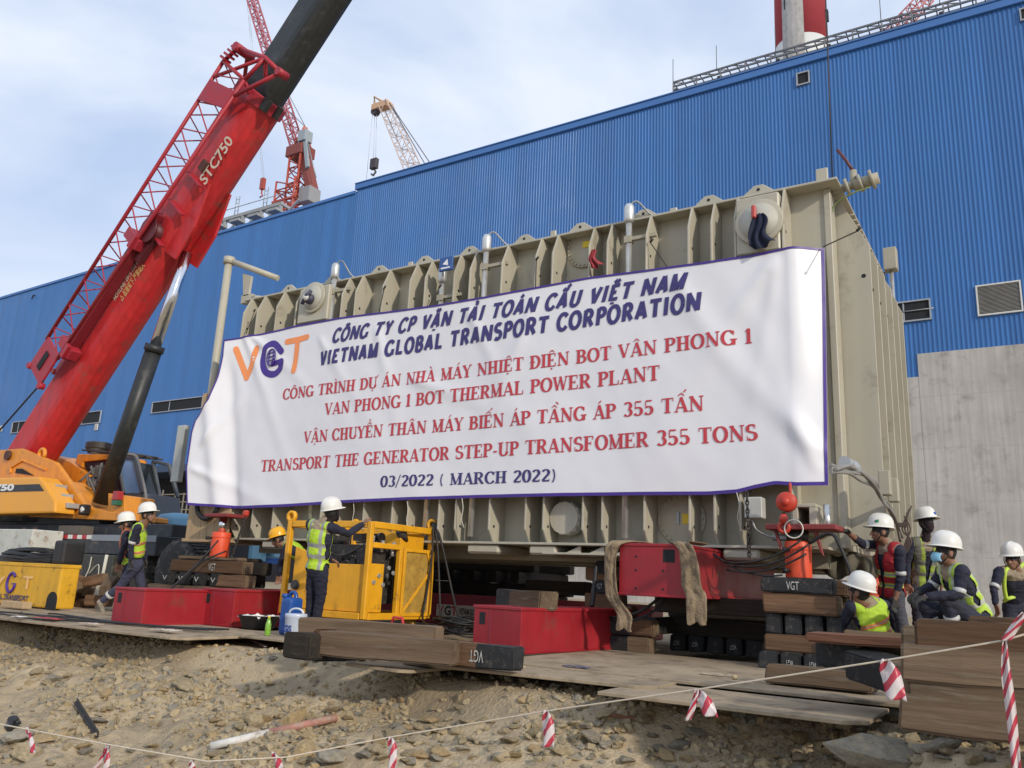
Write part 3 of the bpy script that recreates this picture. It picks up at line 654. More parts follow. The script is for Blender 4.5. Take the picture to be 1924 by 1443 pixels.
mb.add(vs, [(i * n + j, (i + 1) * n + j, (i + 1) * n + (j + 1) % n, i * n + (j + 1) % n) for i in range(4) for j in range(n)], 0, True)
mb.build('wrapped_outlet', WHITE, tr)
mb = MB(); mb.cyl((a.x, YT + .15, a.z), (a.x, YW, a.z), .22, 24); mb.build('outlet_pipe', TK_M, tr)
# conduit pipes on the front with junction boxes
PIPEM = mat('conduit_alu', (.60, .60, .58), .35, metal=.6, var=.15, scale=5)
for px, py, pb in ((627, 508, 5.0), (829, 515, 5.0), (912, 456, 4.9), (1180, 400, 4.9)):
    a = onY(px, py, YT + .06); mb = MB(); mb.cyl((a.x, YT + .10, 1.4), (a.x, YT + .10, a.z - .1), .045, 12); mb.build('conduit', PIPEM, tr)
    mb = MB(); mb.lathe([(.055, -.14), (.075, -.1), (.075, .1), (.05, .15), (0, .16)], (a.x, YT + .10, a.z), n=14); mb.build('junction_box', PIPEM, tr)
    if pb < 5.0 or px == 627:
        mb = MB(); mb.tube(smooth_path([(a.x, YT + .1, a.z + .12), (a.x + .1, YT + .15, a.z + .2), (a.x + .28, YT + .3, ZT + .08), (a.x + .5, YT + .6, ZT + .1)]), .014, 8); mb.build('flexible_hose', GALV, tr)
    mb = MB(); mb.box((a.x + .05, YT + .07, a.z - .42), (a.x + .42, YT + .13, a.z - .37)); mb.box((a.x - .055, YT + .05, a.z - .45), (a.x + .055, YT + .15, a.z - .35)); mb.build('clamp', TKD, tr)
# sign
a = onY(839, 494, YT - .08); sg = MB().box((a.x - .13, YT - .1, a.z - .13), (a.x + .13, YT - .06, a.z + .1)).build('sign_plate', mat('sign_blue', (.03, .09, .28), .4), tr, bevel=.004)
mb = MB(); mb.prism([(a.x - .06, YT - .105, a.z - .02), (a.x + .03, YT - .105, a.z + .06), (a.x + .05, YT - .105, a.z - .05)], (0, .004, 0)); mb.box((a.x - .09, YT - .105, a.z - .1), (a.x + .09, YT - .101, a.z - .075)); mb.build('sign_symbol', mat('sign_white', (.75, .75, .75), .4), sg)
# top-left pipe arm
a = onY(430, 494, YT + .1); mb = MB()
mb.tube([(a.x, a.y, 1.5), (a.x, a.y, a.z)], .075, 14); mb.cyl((a.x, a.y, a.z - .02), (a.x, a.y, a.z + .12), .11, 16)
b2 = onY(522, 527, YT + .55); mb.tube([(a.x, a.y, a.z + .06), b2 + V((0, 0, .05))], .06, 12)
mb.build('pipe_arm', TK_M, tr)
c = onY(457, 530, YT + .3); mb = MB(); mb.prism([c + V((-.05, 0, .2)), c + V((.22, 0, .1)), c + V((.2, 0, -.3)), c + V((.05, 0, -.3))], (0, .05, 0)); mb.box((c.x, c.y, c.z - .45), (c.x + .3, c.y + .12, c.z - .28)); mb.tube([(c.x + .3, c.y + .06, c.z - .36), (XL + .2, c.y + .06, c.z - .42)], .06, 10)
mb.build('arm_bracket', TK_M, tr)
# valve at the top right corner
a = onX(1562, 362, XR + .02); mb = MB(); mb.cyl((XR - .05, a.y, a.z), (XR + .34, a.y, a.z + .06), .055, 12); mb.cyl((XR + .2, a.y, a.z + .03), (XR + .24, a.y, a.z + .04), .12, 14); mb.cyl((XR + .36, a.y, a.z + .05), (XR + .4, a.y, a.z + .06), .12, 14)
mb.cyl((XR + .5, a.y, a.z + .07), (XR + .54, a.y, a.z + .08), .13, 14); mb.cyl((XR + .3, a.y, a.z + .04), (XR + .6, a.y, a.z + .08), .075, 12); mb.cyl((XR + .3, a.y, a.z), (XR + .3, a.y, a.z + .25), .045, 10)
vv = mb.build('valve', TKD, tr); MB().tube([(XR + .3, a.y, a.z + .25), (XR + .22, a.y, a.z + .42), (XR + .12, a.y, a.z + .6)], .02, 8).build('handle', mat('maroon_paint', (.12, .03, .03), .5), vv)
MB().tube(smooth_path([(XR + .5, a.y - .05, a.z - .05), (XR + .3, a.y - .08, a.z - .1), (XR + .08, a.y - .05, a.z - .18), (XR + .03, a.y - .03, a.z - .28)]), .010, 6).build('earth_wire', mat('green_wire', (.22, .28, .10), .6), vv)
# under-floor skids and pads
mb = MB(); mb.box((-5.83, YT + .05, ZB - .16), (-4.3, YW + .4, ZB - .13)); mb.build('base_plate', TK_M, tr, bevel=.006)
for x in (-5.35, -5.0, -4.6):
    MB().prism([(x - .13, YT + .1, ZB - .13), (x + .09, YT + .1, ZB - .13), (x + .09, YT + .1, ZB - .036)], (0, .04, 0)).build('gusset', TK_M, tr)
for x0, x1 in ((-11.45, -10.8), (-7.1, -6.55), (-6.05, -5.62), (-3.3, -2.85), (-9.3, -8.7)):
    mb = MB(); mb.box((x0, YT + .06, ZB - .17), (x1, YT + 1.0, ZB - .04)); mb.build('jacking_pad', TK_M, tr, bevel=.03)
for y in (10.9, 12.2, 13.4): MB().box((XL + .3, y, ZB - .22), (XR - .3, y + .35, ZB - .04)).build('floor_beam', TKD, tr)
# bottom right: boxes, shelf, pipes
a = onY(1418, 954, YT - .1); bx_ = MB().box((a.x - .12, YT - .12, a.z - .12), (a.x + .09, YT + .05, a.z + .13)).build('control_box', mat('box_grey', (.48, .48, .44), .5), tr, bevel=.01)
MB().tube(smooth_path([(a.x - .05, YT - .05, a.z - .12), (a.x, YT - .05, a.z - .25), (a.x + .15, YT - .03, a.z - .33), (a.x + .25, YT, a.z - .34)]), .012, 6).build('cable', GALV, bx_)
MB().box((a.x + .16, YT - .02, a.z - .37), (a.x + .36, YT + .1, a.z - .3)).build('cable_fitting', GALV, tr, bevel=.015)
a = onY(1490, 947, YT - .05); b2 = onY(1535, 947, YT - .05)
mb = MB(); mb.box((a.x, YT - .1, a.z - .04), (b2.x, YW, a.z)); mb.box((a.x, YT - .1, a.z - .3), (a.x + .06, YW, a.z - .041)); mb.box((b2.x - .08, YT - .1, a.z - .3), (b2.x, YW, a.z - .041)); mb.box((a.x - .03, YT - .1, a.z - .33), (b2.x + .03, YW, a.z - .301))
mb.build('jacking_bracket', TK_M, tr, bevel=.006)
MB().cyl((b2.x + .09, YT + .02, a.z - .36), (b2.x + .09, YT + .02, a.z + .0), .04, 12).build('chrome_tube', STEEL, tr)
# right end: tray with grey cables, conduit run
def onR(px, py, x=XR + .44): return onX(px, py, x)
mb = MB(); q = [onR(1560, 882), onR(1590, 884), onR(1618, 895), onR(1640, 915), onR(1650, 935), onR(1672, 960), onR(1690, 1010)]
for k in range(6):
    mb.tube(smooth_path([p + V((rnd(0, .05), rnd(-.02, .02), rnd(-.05, .05))) for p in q]), .017, 6)
mb.build('cable_bundle', mat('cable_grey', (.26, .25, .23), .5), tr)
a = onR(1602, 878); mb = MB(); mb.sphere(a + V((0, 0, .0)), .07, .24, .07, 14, 8); mb.cyl(a + V((0, -.4, 0)), a + V((0, -.2, 0)), .055, 12); mb.build('lamp_housing', mat('cast_grey', (.36, .38, .40), .4), tr)
for px, py, w, h in ((1652, 898, .16, .2), (1668, 912, .14, .2)):
    a = onR(px, py); MB().box((a.x, a.y - w / 2, a.z - h), (a.x + .12, a.y + w / 2, a.z + h * .4)).build('terminal_box', TKD, tr, bevel=.01)
YC = 13.85
a = onY(1674, 500, YC); mb = MB(); mb.cyl((a.x, YC, .9), (a.x, YC, a.z - .05), .032, 10)
for z in (2.3, 3.2, 4.1, 5.0): mb.cyl((a.x, YC, z), (a.x, YC, z + .05), .05, 10)
mb.build('conduit', PIPEM, tr)
MB().box((a.x - .1, YC - .1, a.z - .08), (a.x + .1, YC + .1, a.z + .3)).build('junction_box', TKD, tr, bevel=.012)
mb = MB()
for k in range(3): mb.tube(smooth_path([(a.x - .1 - .03 * k, YC - .05, a.z - .1), (a.x - .06 - .05 * k, YC - .05, 4.5), (a.x - .09 - .02 * k, YC - .05, 3.3), (a.x - .04 - .03 * k, YC - .05, 2.2), (a.x - .08, YC - .05, 1.0)]), .014, 6)
mb.build('black_cable', BLACK, tr)
# gas bottle strapped to the back corner
g0 = onY(1687, 872, 13.4); g1 = onY(1685, 1000, 13.4)
gb = thing('gas_bottle', 'cream gas bottle with blue valve standing at the tank rear corner', 'gas bottle', (g0.x, 13.4, g1.z - .25))
mb = MB(); mb.lathe([(.105, g1.z - .25), (.115, g1.z - .2), (.115, g0.z - .16), (.09, g0.z - .06), (.035, g0.z), (.035, g0.z + .05), (0, g0.z + .05)], (g0.x, 13.4, 0), n=20); mb.build('cylinder', mat('bottle_cream', (.5, .48, .38), .45), gb)
mb = MB(); mb.cyl((g0.x, 13.4, g0.z + .05), (g0.x, 13.4, g0.z + .16), .03, 10); mb.cyl((g0.x, 13.32, g0.z + .12), (g0.x + .12, 13.3, g0.z + .12), .035, 10); mb.build('valve', mat('valve_blue', (.05, .1, .35), .4), gb)
MB().lathe([(.117, 0), (.122, .0), (.122, .04), (.117, .04)], (g0.x, 13.4, g0.z - .55), n=20).build('strap', TKD, gb)
# rags hung on the covers
def rag(c, w, h, col, name, label, seed=0, ax=V((1, 0, 0))):
    mb = MB(); nu, nv = 12, 14; vs = []
    for j in range(nv + 1):
        for i in range(nu + 1):
            u, v = i / nu - .5, j / nv
            ww = w * (.25 + .75 * v ** .7) * (1 + .25 * math.sin(v * 5 + seed)); vs.append(c + ax * (u * ww + .05 * math.sin(v * 6 + seed) * v) + V((0, -.03 - .035 * math.sin(u * 14 + seed + v * 2) * (.4 + v), -h * v * (1 - .35 * abs(u + .12 * math.sin(seed))))))
    mb.add(vs, [(j * (nu + 1) + i, j * (nu + 1) + i + 1, (j + 1) * (nu + 1) + i + 1, (j + 1) * (nu + 1) + i) for j in range(nv) for i in range(nu)], 0, True)
    o = mb.build(name, mat('cloth_' + name + str(seed), col, .85, var=.2, scale=10, bump=.4), origin=c); so_ = o.modifiers.new('s', 'SOLIDIFY'); so_.thickness = .006
    return tag(o, label, 'rag')
rag(cR + V((.02, -.06, .08)), .34, .5, (.012, .016, .045), 'rag', 'navy rag hanging from the round cover near the top right corner', 1)
MB().box((cR.x - .07, YT - .16, cR.z + .02), (cR.x - .01, YT - .1, cR.z + .2)).build('valve_handle', mat('handle_red', (.45, .06, .05), .5), tr, bevel=.015)
rag(onY(1117, 470, YT - .04), .16, .3, (.35, .05, .06), 'rag', 'small red and white rag tied to a tank rib above the banner', 2)

# ================================================================== banner
def yb(x, z):
    """depth of the banner sheet over the xz plane"""
    y = 9.955
    y += .33 * ss(-2.40, -1.93, x) * (.45 + .55 * ss(2.0, 4.9, z)) if x > -2.40 else 0
    if x < -12.0: y -= .34 * ss(-12.0, -13.4, x)
    d = ss(-12.9, -12.2, x) * ss(-1.95, -2.7, x)
    y -= .012 * math.sin(x * 2.1 + z * .7) * d + .02
    y += .05 * ss(-3.6, -2.5, x + (4.6 - z) * .28) * (1 - ss(-2.5, -2.0, x))
    # sags between the rib fronts, creases running from the ties
    y += .020 * NZ.noise(V((x * .8, z * .6, 1))) + .004 * NZ.noise(V((x * 3.1 + z * 2, z * 2.2 - x, 4)))
    for (tx, tz, ang, amp, wd) in TIES:
        dx, dz = x - tx, z - tz; u = dx * math.cos(ang) + dz * math.sin(ang); v = -dx * math.sin(ang) + dz * math.cos(ang)
        if u > 0: y -= ss(0, .3, u) * amp * math.exp(-(v / (wd * (1 + u * .5))) ** 2) * math.exp(-u / 1.4)
    y -= .07 * math.exp(-((x + 12.75 + (z - 3.2) * .25) / .16) ** 2) * ss(4.9, 4.0, z)
    y += .05 * math.exp(-((x + 12.35 + (z - 3.2) * .2) / .14) ** 2) * ss(4.9, 4.2, z)
    return y
TIES = [(-12.4, 5.2, R_(-60), .05, .07), (-12.4, 5.2, R_(-35), .04, .06), (-9.15, 4.95, R_(-70), .03, .08), (-7.3, 4.98, R_(-60), .03, .08), (-6.0, 4.95, R_(-110), .03, .08), (-3.9, 4.93, R_(-60), .03, .1), (-2.5, 5.0, R_(-125), .05, .09), (-2.5, 5.0, R_(-100), .03, .07), (-10.5, 4.9, R_(-50), .025, .07), (-8.4, 3.9, R_(-20), .03, .08), (-13.0, 2.9, R_(50), .05, .08), (-13.2, 2.6, R_(-20), .04, .07), (-2.0, 2.3, R_(130), .05, .1), (-2.1, 2.1, R_(110), .04, .08)]
def bxz(px, py, y=9.95): q = onY(px, py, y); return (q.x, q.z)
TOP = [bxz(412, 635, 9.64), bxz(470, 626, 9.82)] + [bxz(*p) for p in ((560, 611), (640, 597), (730, 585), (820, 573), (905, 559), (1000, 541), (1110, 520), (1220, 507), (1330, 492), (1410, 478), (1484, 460))] + [bxz(1547, 463, 10.2)]
BOT = [bxz(347, 948, 9.6), bxz(440, 953, 9.74)] + [bxz(*p) for p in ((530, 952), (640, 945), (770, 939), (900, 935), (1060, 932), (1210, 930), (1330, 929), (1385, 925), (1420, 916), (1455, 909))] + [bxz(1500, 913, 10.0), bxz(1558, 912, 10.1)]
LEFT = [(0, bxz(412, 635, 9.64)), (.1, bxz(409, 655, 9.63)), (.23, bxz(399, 705, 9.62)), (.38, bxz(386, 755, 9.61)), (.5, bxz(363, 791, 9.6)), (.57, bxz(357, 812, 9.6)), (.78, bxz(348, 880, 9.6)), (1, bxz(347, 948, 9.6))]
def poly_at(pl, t):
    xs = [p[0] for p in pl]; x = lerp(xs[0], xs[-1], t); return x, interp(pl, x)
def bsurf(u, v):
    xt, zt_ = poly_at(TOP, u); xb, zb_ = poly_at(BOT, u); x = lerp(xt, xb, v); z = lerp(zt_, zb_, v)
    # left edge follows its own outline
    ta = [(a, p[0]) for a, p in LEFT]; tz = [(a, p[1]) for a, p in LEFT]
    lx = interp(ta, v) - lerp(TOP[0][0], BOT[0][0], v); x += lx * (1 - u) ** 12
    return V((x, yb(x, z), z))
bn = thing('banner', 'white cloth banner with blue and red lettering tied across the transformer ribs', 'banner', (-7.8, 9.95, 1.9))
NU, NV = 640, 180
BM = mat('banner_cloth', (.76, .76, .79), .42, var=.03, scale=2, dirt=(.66, .60, .55), dirt_amt=-.15, bump=.05, bscale=5, spec=.4)
mb = MB(); mb.add([bsurf(i / NU, j / NV) for j in range(NV + 1) for i in range(NU + 1)], [(j * (NU + 1) + i, (j + 1) * (NU + 1) + i, (j + 1) * (NU + 1) + i + 1, j * (NU + 1) + i + 1) for j in range(NV) for i in range(NU)], 0, True)
mb.build('sheet', BM, bn)
PURP = mat('banner_purple', (.055, .022, .24), .45, var=.1)
mb = MB()
def edge(fn, n, w):
    vs = []
    for i in range(n + 1):
        t = i / n; a, b = fn(t, 0), fn(t, w); vs += [a + V((0, -.008, 0)), b + V((0, -.008, 0))]
    mb.add(vs, [(2 * i, 2 * i + 1, 2 * i + 3, 2 * i + 2) for i in range(n)], 0, True)
edge(lambda t, w: bsurf(t, w), 200, .010); edge(lambda t, w: bsurf(t, 1 - w), 200, .014); edge(lambda t, w: bsurf(w, t), 80, .0022); edge(lambda t, w: bsurf(1 - w, t), 80, .0032)
mb.build('hem', PURP, bn)
NAVY = mat('ink_navy', (.045, .035, .16), .5, var=.06); RED = mat('ink_red', (.52, .045, .06), .5, var=.08); ORN = mat('ink_orange', (.88, .30, .10), .5, var=.05)
def bline(s, p0, p1, h0, inkm, glyphs, shear=0.0):
    """a printed line: p0, p1 pixels of the baseline's ends, h0 cap height in metres"""
    a = bxz(*p0); b = bxz(*p1); mb = MB()
    ex = V((b[0] - a[0], 0, b[1] - a[1])); wdt = ex.length; ex.normalize(); ey = V((-ex.z * .5, 0, 1)).normalized()
    put_text(mb, s, (a[0], 0, a[1]), ex, ey, wdt, h0, glyphs=glyphs, fn=lambda v: V((v.x, yb(v.x, v.z) - .007 + v.y * .4, v.z)))
    mb.build('lettering', inkm, bn)
def sansg(s, bold=.022, shear=.2): return text2d(s, bold, shear, 1.14)
H = lambda px, y0, y1: bxz(px, y0)[1] - bxz(px, y1)[1]
bline('CÔNG TY CP VẬN TẢI TOÀN CẦU VIỆT NAM', (625, 644), (1292, 544), H(960, 589, 617), NAVY, serif2d('CÔNG TY CP VẬN TẢI TOÀN CẦU VIỆT NAM', True, .26))
bline('VIETNAM GLOBAL TRANSPORT CORPORATION', (601, 687), (1321, 583), H(960, 607, 637), NAVY, serif2d('VIETNAM GLOBAL TRANSPORT CORPORATION', True, .10))
for s, a, b, h in (('CÔNG TRÌNH DỰ ÁN NHÀ MÁY NHIỆT ĐIỆN BOT VÂN PHONG 1', (532, 751), (1414, 643), H(970, 674, 698)), ('VAN PHONG 1 BOT THERMAL POWER PLANT', (612, 780), (1243, 714), H(930, 722, 747)),
                   ('VẬN CHUYỂN THÂN MÁY BIẾN ÁP TẦNG ÁP 355 TẤN', (571, 832), (1325, 771), H(950, 777, 802)), ('TRANSPORT THE GENERATOR STEP-UP TRANSFOMER 355 TONS', (491, 886), (1425, 826), H(960, 832, 858))):
    bline(s, a, b, h, RED, serif2d(s))
bline('03/2022 ( MARCH 2022)', (717, 915), (1048, 904), H(880, 888, 910), NAVY, serif2d('03/2022 ( MARCH 2022)'))
def brush(mb, pts, w, dep=.005):
    pts = smooth_path([V((*bxz(*p), 0)) for p in pts], 6); n = len(pts); k = 8
    L_ = []; 
    for i, p in enumerate(pts):
        t = (pts[min(i + 1, n - 1)] - pts[max(i - 1, 0)]).normalized(); nn = V((-t.y, t.x, 0)); L_.append((p + nn * w, p - nn * w))
    P = lambda q: V((q.x, yb(q.x, q.y) - dep, q.y))
    mb.add([P(q) for ab in L_ for q in ab], [(2 * i, 2 * i + 1, 2 * i + 3, 2 * i + 2) for i in range(n - 1)])
    for e, q in ((0, pts[0]), (1, pts[-1])):
        mb.add([P(q) - V((0, .001 + .0007 * e, 0))] + [P(q + V((w * math.cos(2 * math.pi * j / 14), w * math.sin(2 * math.pi * j / 14), 0))) - V((0, .001 + .0007 * e, 0)) for j in range(14)], [(0, 1 + j, 1 + (j + 1) % 14) for j in range(14)])
mb = MB(); brush(mb, [(453, 659), (460, 685), (467, 709)], .062); brush(mb, [(467, 710), (477, 685), (485, 655)], .062, .0065); mb.build('logo_letter', ORN, bn)
mb = MB(); brush(mb, [(530, 660), (517, 646), (503, 652), (496, 675), (501, 698), (515, 703), (527, 693), (530, 679)], .062, .0075); brush(mb, [(531, 678), (520, 682), (514, 684)], .045, .0095); mb.build('logo_letter', PURP, bn)
mb = MB(); cx0, cz0 = bxz(513, 672)
for k in range(3):
    mb.tube([V((cx0 + .11 * math.sin(t) * math.cos(k * 1.05), yb(cx0, cz0) - .015, cz0 + .16 * math.cos(t))) for t in np.linspace(0, 2 * math.pi, 24)], .01, 5)
for dz in (-.07, .0, .07): mb.tube([(cx0 - .1, yb(cx0, cz0) - .015, cz0 + dz), (cx0 + .1, yb(cx0, cz0) - .015, cz0 + dz + .03)], .009, 5)
mb.build('logo_globe', PURP, bn)
mb = MB(); brush(mb, [(540, 642), (560, 638), (578, 633)], .055); brush(mb, [(560, 640), (557, 670), (553, 696)], .058, .0065); mb.build('logo_letter', ORN, bn)
# strings that tie the banner
STR = mat('string', (.05, .045, .04), .8)
for (a, b, u) in (((1547, 463), onX(1610, 434, XR + .42), .999), ((1255, 503), onY(1222, 455, YT), .8), ((1006, 540), onY(1008, 488, YT), .5), ((712, 586), onY(722, 542, YT), .25), ((462, 627), onY(478, 585, YT), .04), ((806, 574), onY(826, 540, YT), .35)):
    p = onY(*a, 9.95 if a[0] < 1500 else 10.2); mb = MB(); mb.tube([p, b], .008, 5); mb.tube([b + V((0, -.01, 0)), b + V((.05, -.03, .03))], .018, 6); mb.build('tie_string', STR, bn)
STRW = mat('string_white', (.6, .58, .5), .8)
for px, py in ((664, 942), (765, 940), (868, 936), (1384, 925)):
    p = onY(px, py, 9.94); mb = MB(); mb.tube(smooth_path([p, p + V((.03, 0, -.15)), p + V((.0, .02, -.3)), p + V((.03, .05, -.42))]), .006, 5); mb.build('tie_string', STRW, bn)
# ================================================================== mobile crane
YC2 = 12.0
def cp(px, py, y=YC2): return onY(px, py, y)
CRED = mat('crane_red', (0.50, 0.022, 0.025), 0.45, var=.12, dirt=(.26, .06, .05), dirt_amt=.3, scale=1.1, streak=.12)
CREDD = mat('lattice_red', (0.36, 0.02, 0.035), 0.5, var=.15, scale=3)
CBLK = mat('boom_black', (0.018, 0.020, 0.020), 0.45, var=.25, dirt=(.05, .05, .045), dirt_amt=.3, scale=1.5)
CORG = mat('crane_orange', (0.72, 0.27, 0.022), 0.45, var=.08, dirt=(.34, .17, .06), dirt_amt=.25, scale=2.0, streak=.10)
CHAS = mat('chassis_grey', (0.035, 0.040, 0.048), 0.6, var=.25, dirt=(.12, .10, .08), dirt_amt=.3, scale=2)
cr = thing('mobile_crane', 'big mobile crane with red telescopic boom and orange cab', 'crane', (-20, 12.5, 0))
P0 = cp(52, 880); P1 = cp(492, 196); AX = (P1 - P0).normalized(); UPV = V((0, -1, 0)).cross(AX).normalized()
if UPV.z < 0: UPV = -UPV
def boom(mb, a, b, w, h, mi=0):
    """box boom with a rounded underside"""
    pr = [(-w / 2, h / 2), (w / 2, h / 2), (w / 2, -h * .12)] + [(w / 2 * math.cos(t), -h * .12 - h * .38 * math.sin(t)) for t in np.linspace(.35, math.pi - .35, 7)] + [(-w / 2, -h * .12)]
    n = len(pr); q = [V((0, 1, 0)) * x + UPV * y for x, y in pr]
    mb.add([a + p for p in q] + [b + p for p in q], [tuple(range(n - 1, -1, -1)), tuple(range(n, 2 * n))] + [(i, (i + 1) % n, n + (i + 1) % n, n + i) for i in range(n)], mi)
mb = MB(); boom(mb, P0 - AX * .6, P1, .92, 1.1); bo = mb.build('boom', CRED, cr, bevel=.02, seg=2)
mb = MB(); boom(mb, P1 - AX * .1, P1 + AX * .22, 1.04, 1.22); mb.build('collar', CREDD, bo, bevel=.02)
mb = MB()
for s in (-.3, .05): mb.obox(P1 + AX * .1 - UPV * .62 + V((0, s, 0)), AX, UPV, V((0, 1, 0)), .16, .12, .06)
mb.build('lugs', CBLK, bo, bevel=.01)
mb = MB(); boom(mb, P1 + AX * .2, P1 + AX * 14, .78, .95); mb.build('telescopic_section', CBLK, cr, bevel=.02, seg=2)
# cylinder mount under the boom
Q = cp(352, 470); mb = MB(); t0 = (Q - P0).dot(AX)
for s in (-.34, .28): 
    a = P0 + AX * t0; mb.prism([a + AX * 1.75 - UPV * .5 + V((0, s, 0)), a + AX * .7 - UPV * .92 + V((0, s, 0)), a - AX * .25 - UPV * .98 + V((0, s, 0)), a - AX * .35 - UPV * .42 + V((0, s, 0)), a + AX * 1.6 - UPV * .3 + V((0, s, 0))], (0, .06, 0))
mb.build('cylinder_mount', CRED, bo, bevel=.01)
mb = MB(); a = P0 + AX * t0
for k in (-.2, .75, 1.6): mb.obox(a + AX * k - UPV * .15 + V((0, -.53, 0)), AX, UPV, V((0, 1, 0)), .025, .4, .07)
mb.build('boom_stiffener', CREDD, bo, bevel=.005)
a = P0 + AX * (t0 + 2.0); MB().obox(a - UPV * .12 + V((0, -.5, 0)), AX, UPV, V((0, 1, 0)), .14, .12, .05).build('inspection_box', mat('rusty_brown', (.08, .03, .02), .7), bo, bevel=.01)
for k, u in ((-.6, .34), (-4.0, .26)):
    a = P0 + AX * (t0 + k); mb = MB(); mb.obox(a + UPV * u + V((0, -.68, 0)), AX, UPV, V((0, 1, 0)), .14, .38, .14); mb.obox(a + UPV * (u - .2) + V((0, -.85, 0)), AX, UPV, V((0, 1, 0)), .19, .08, .05); mb.build('jib_bracket', CREDD, bo, bevel=.01)
# lettering on the boom
LETW = mat('letter_white', (.58, .52, .42), .7, var=.2, dirt=(.40, .10, .08), dirt_amt=.15, scale=6)
mb = MB(); a = cp(386, 348, YC2 - .47); b2 = cp(436, 262, YC2 - .47); ex = AX; ey = UPV
put_text(mb, 'STC750', a + V((0, -.012, 0)), ex, ey, (b2 - a).length, .38, bold=.02); mb.build('lettering', LETW, bo)
mb = MB(); a = cp(217, 565, YC2 - .47); b2 = cp(266, 487, YC2 - .47)
put_text(mb, 'HOTLINE: 0915 770 999', a + V((0, -.012, 0)), ex, ey, (b2 - a).length, .16, bold=.02); mb.build('lettering', LETW, bo)
mb = MB(); a = cp(230, 566, YC2 - .47); b2 = cp(272, 497, YC2 - .47)
put_text(mb, '△ 起重臂下 严禁站人', a + V((0, -.012, 0)), ex, ey, (b2 - a).length, .19, bold=.01); mb.build('lettering', mat('letter_yellow', (.6, .42, .15), .6), bo)
# lifting cylinder
c0 = cp(190, 945, YC2 - .15); c1 = cp(291, 652, YC2 - .1); c2 = cp(352, 474, YC2 - .05)
cyl = MB().cyl(c0, c1, .2, 20).build('lift_cylinder', CBLK, cr)
d_ = (c2 - c0).normalized(); MB().cyl(c1 - d_ * .12, c1 + d_ * .05, .235, 20).build('gland', CBLK, cyl)
MB().cyl(c1, c2, .135, 20).build('piston_rod', mat('chrome', (.75, .76, .78), .12, metal=1.0, var=.05), cyl)
MB().tube([c1 + V((-.2, 0, 0)), c2 + V((-.2, 0, -.1))], .02, 6).build('hose', CREDD, cyl)
# stowed lattice jib
ja = cp(83, 690, YC2 - .75); jb = cp(440, 132, YC2 - .75); JX = (jb - ja).normalized()
jib = thing('x', None, None); bpy.data.objects.remove(jib)
mb = MB(); n = 11; Lj = (jb - ja).length; HP = .46; hz = .62
def jp(t, i): # four chords
    w = .42 if i in (1, 2) else -lerp(.50, .80, t); return ja + JX * (Lj * t) + UPV * (.12 + w) + V((0, -.05 if i < 2 else .62, 0))
for i in range(4): mb.tube([jp(.06, i), jp(1, i)], .05 if i < 2 else .045, 8)
for k in range(n):
    t0_, t1_ = .06 + .94 * k / n, .06 + .94 * (k + 1) / n
    for i, j in ((0, 1), (1, 2), (3, 2)):
        tm = (t0_ + t1_) / 2
        mb.tube([jp(t0_, i), jp(tm, j)], .018, 6, caps=False); mb.tube([jp(tm, j), jp(t1_, i)], .018, 6, caps=False)
jo = mb.build('jib', CREDD, cr)
mb = MB(); e = [jp(.06, 0), jp(.06, 1)]; mid = (e[0] + e[1]) / 2
for y in (-.05, .62):
    o0 = V((0, y + .05, 0)); mb.prism([e[0] + o0 + JX * .1 + V((0, -.03, 0)), e[0] + o0 - JX * .9 + V((0, -.03, 0)), e[1] + o0 - JX * .9 + V((0, -.03, 0)), e[1] + o0 + JX * .1 + V((0, -.03, 0))], (0, .06, 0))
for i in range(4): mb.cyl(jp(.06, i) - JX * .9 + V((0, -.06, 0)), jp(.06, i) - JX * .9 + V((0, .1, 0)), .09, 12)
mb.build('jib_foot', CREDD, jo, bevel=.01)
MB().obox(mid - JX * .4 + V((0, -.045, 0)), JX, UPV, V((0, 1, 0)), .26, .1, .012).build('slot', DARK, jo)
mb = MB(); top = cp(447, 90, YC2 - .75); hook = cp(527, 136, YC2 - .6); hk2 = cp(498, 108, YC2 - .7)
for i in (0, 1, 2, 3): mb.tube([jp(1, i), top + V((0, .3 if i > 1 else 0, 0))] if i in (1, 2) else [jp(1, i), hk2], .05, 8)
mb.cyl(top + V((0, -.1, 0)), top + V((0, .45, 0)), .12, 14); mb.tube([top, hk2, hook], .06, 8); mb.tube([jp(.95, 0), hook], .05, 8); mb.cyl(hook + V((0, -.1, 0)), hook + V((0, .2, 0)), .1, 12)
mb.tube([jp(1, 1), jp(1.0, 0), jp(.95, 3)], .05, 8); mb.tube([jp(.95, 1), hk2], .045, 8)
for k in range(4): mb.obox(jp(1, 1).lerp(top, .15 + .25 * k), JX, UPV, V((0, 1, 0)), .03, .11, .11)
mb.build('jib_head', CREDD, jo)
mb = MB(); p, q = jp(.93, 0), jp(.93, 1); mb.prism([p + V((0, -.06, 0)) - JX * .2, q + V((0, -.06, 0)) - JX * .5, q + V((0, -.06, 0)) + JX * .1, p + V((0, -.06, 0)) + JX * .3], (0, .05, 0)); mb.build('head_plate', CREDD, jo, bevel=.01)
w0 = jp(.52, 3) + V((0, -.3, 0)) + UPV * -.0; mb = MB(); mb.cyl(w0 + V((0, -.25, 0)), w0 + V((0, .25, 0)), .26, 18); mb.cyl(w0 + V((0, -.3, 0)), w0 + V((0, -.25, 0)), .34, 18); mb.obox(w0 - JX * .45 - UPV * .05, JX, UPV, V((0, 1, 0)), .4, .2, .2); mb.build('winch_sheave', mat('dark_maroon', (.10, .015, .02), .5), jo)
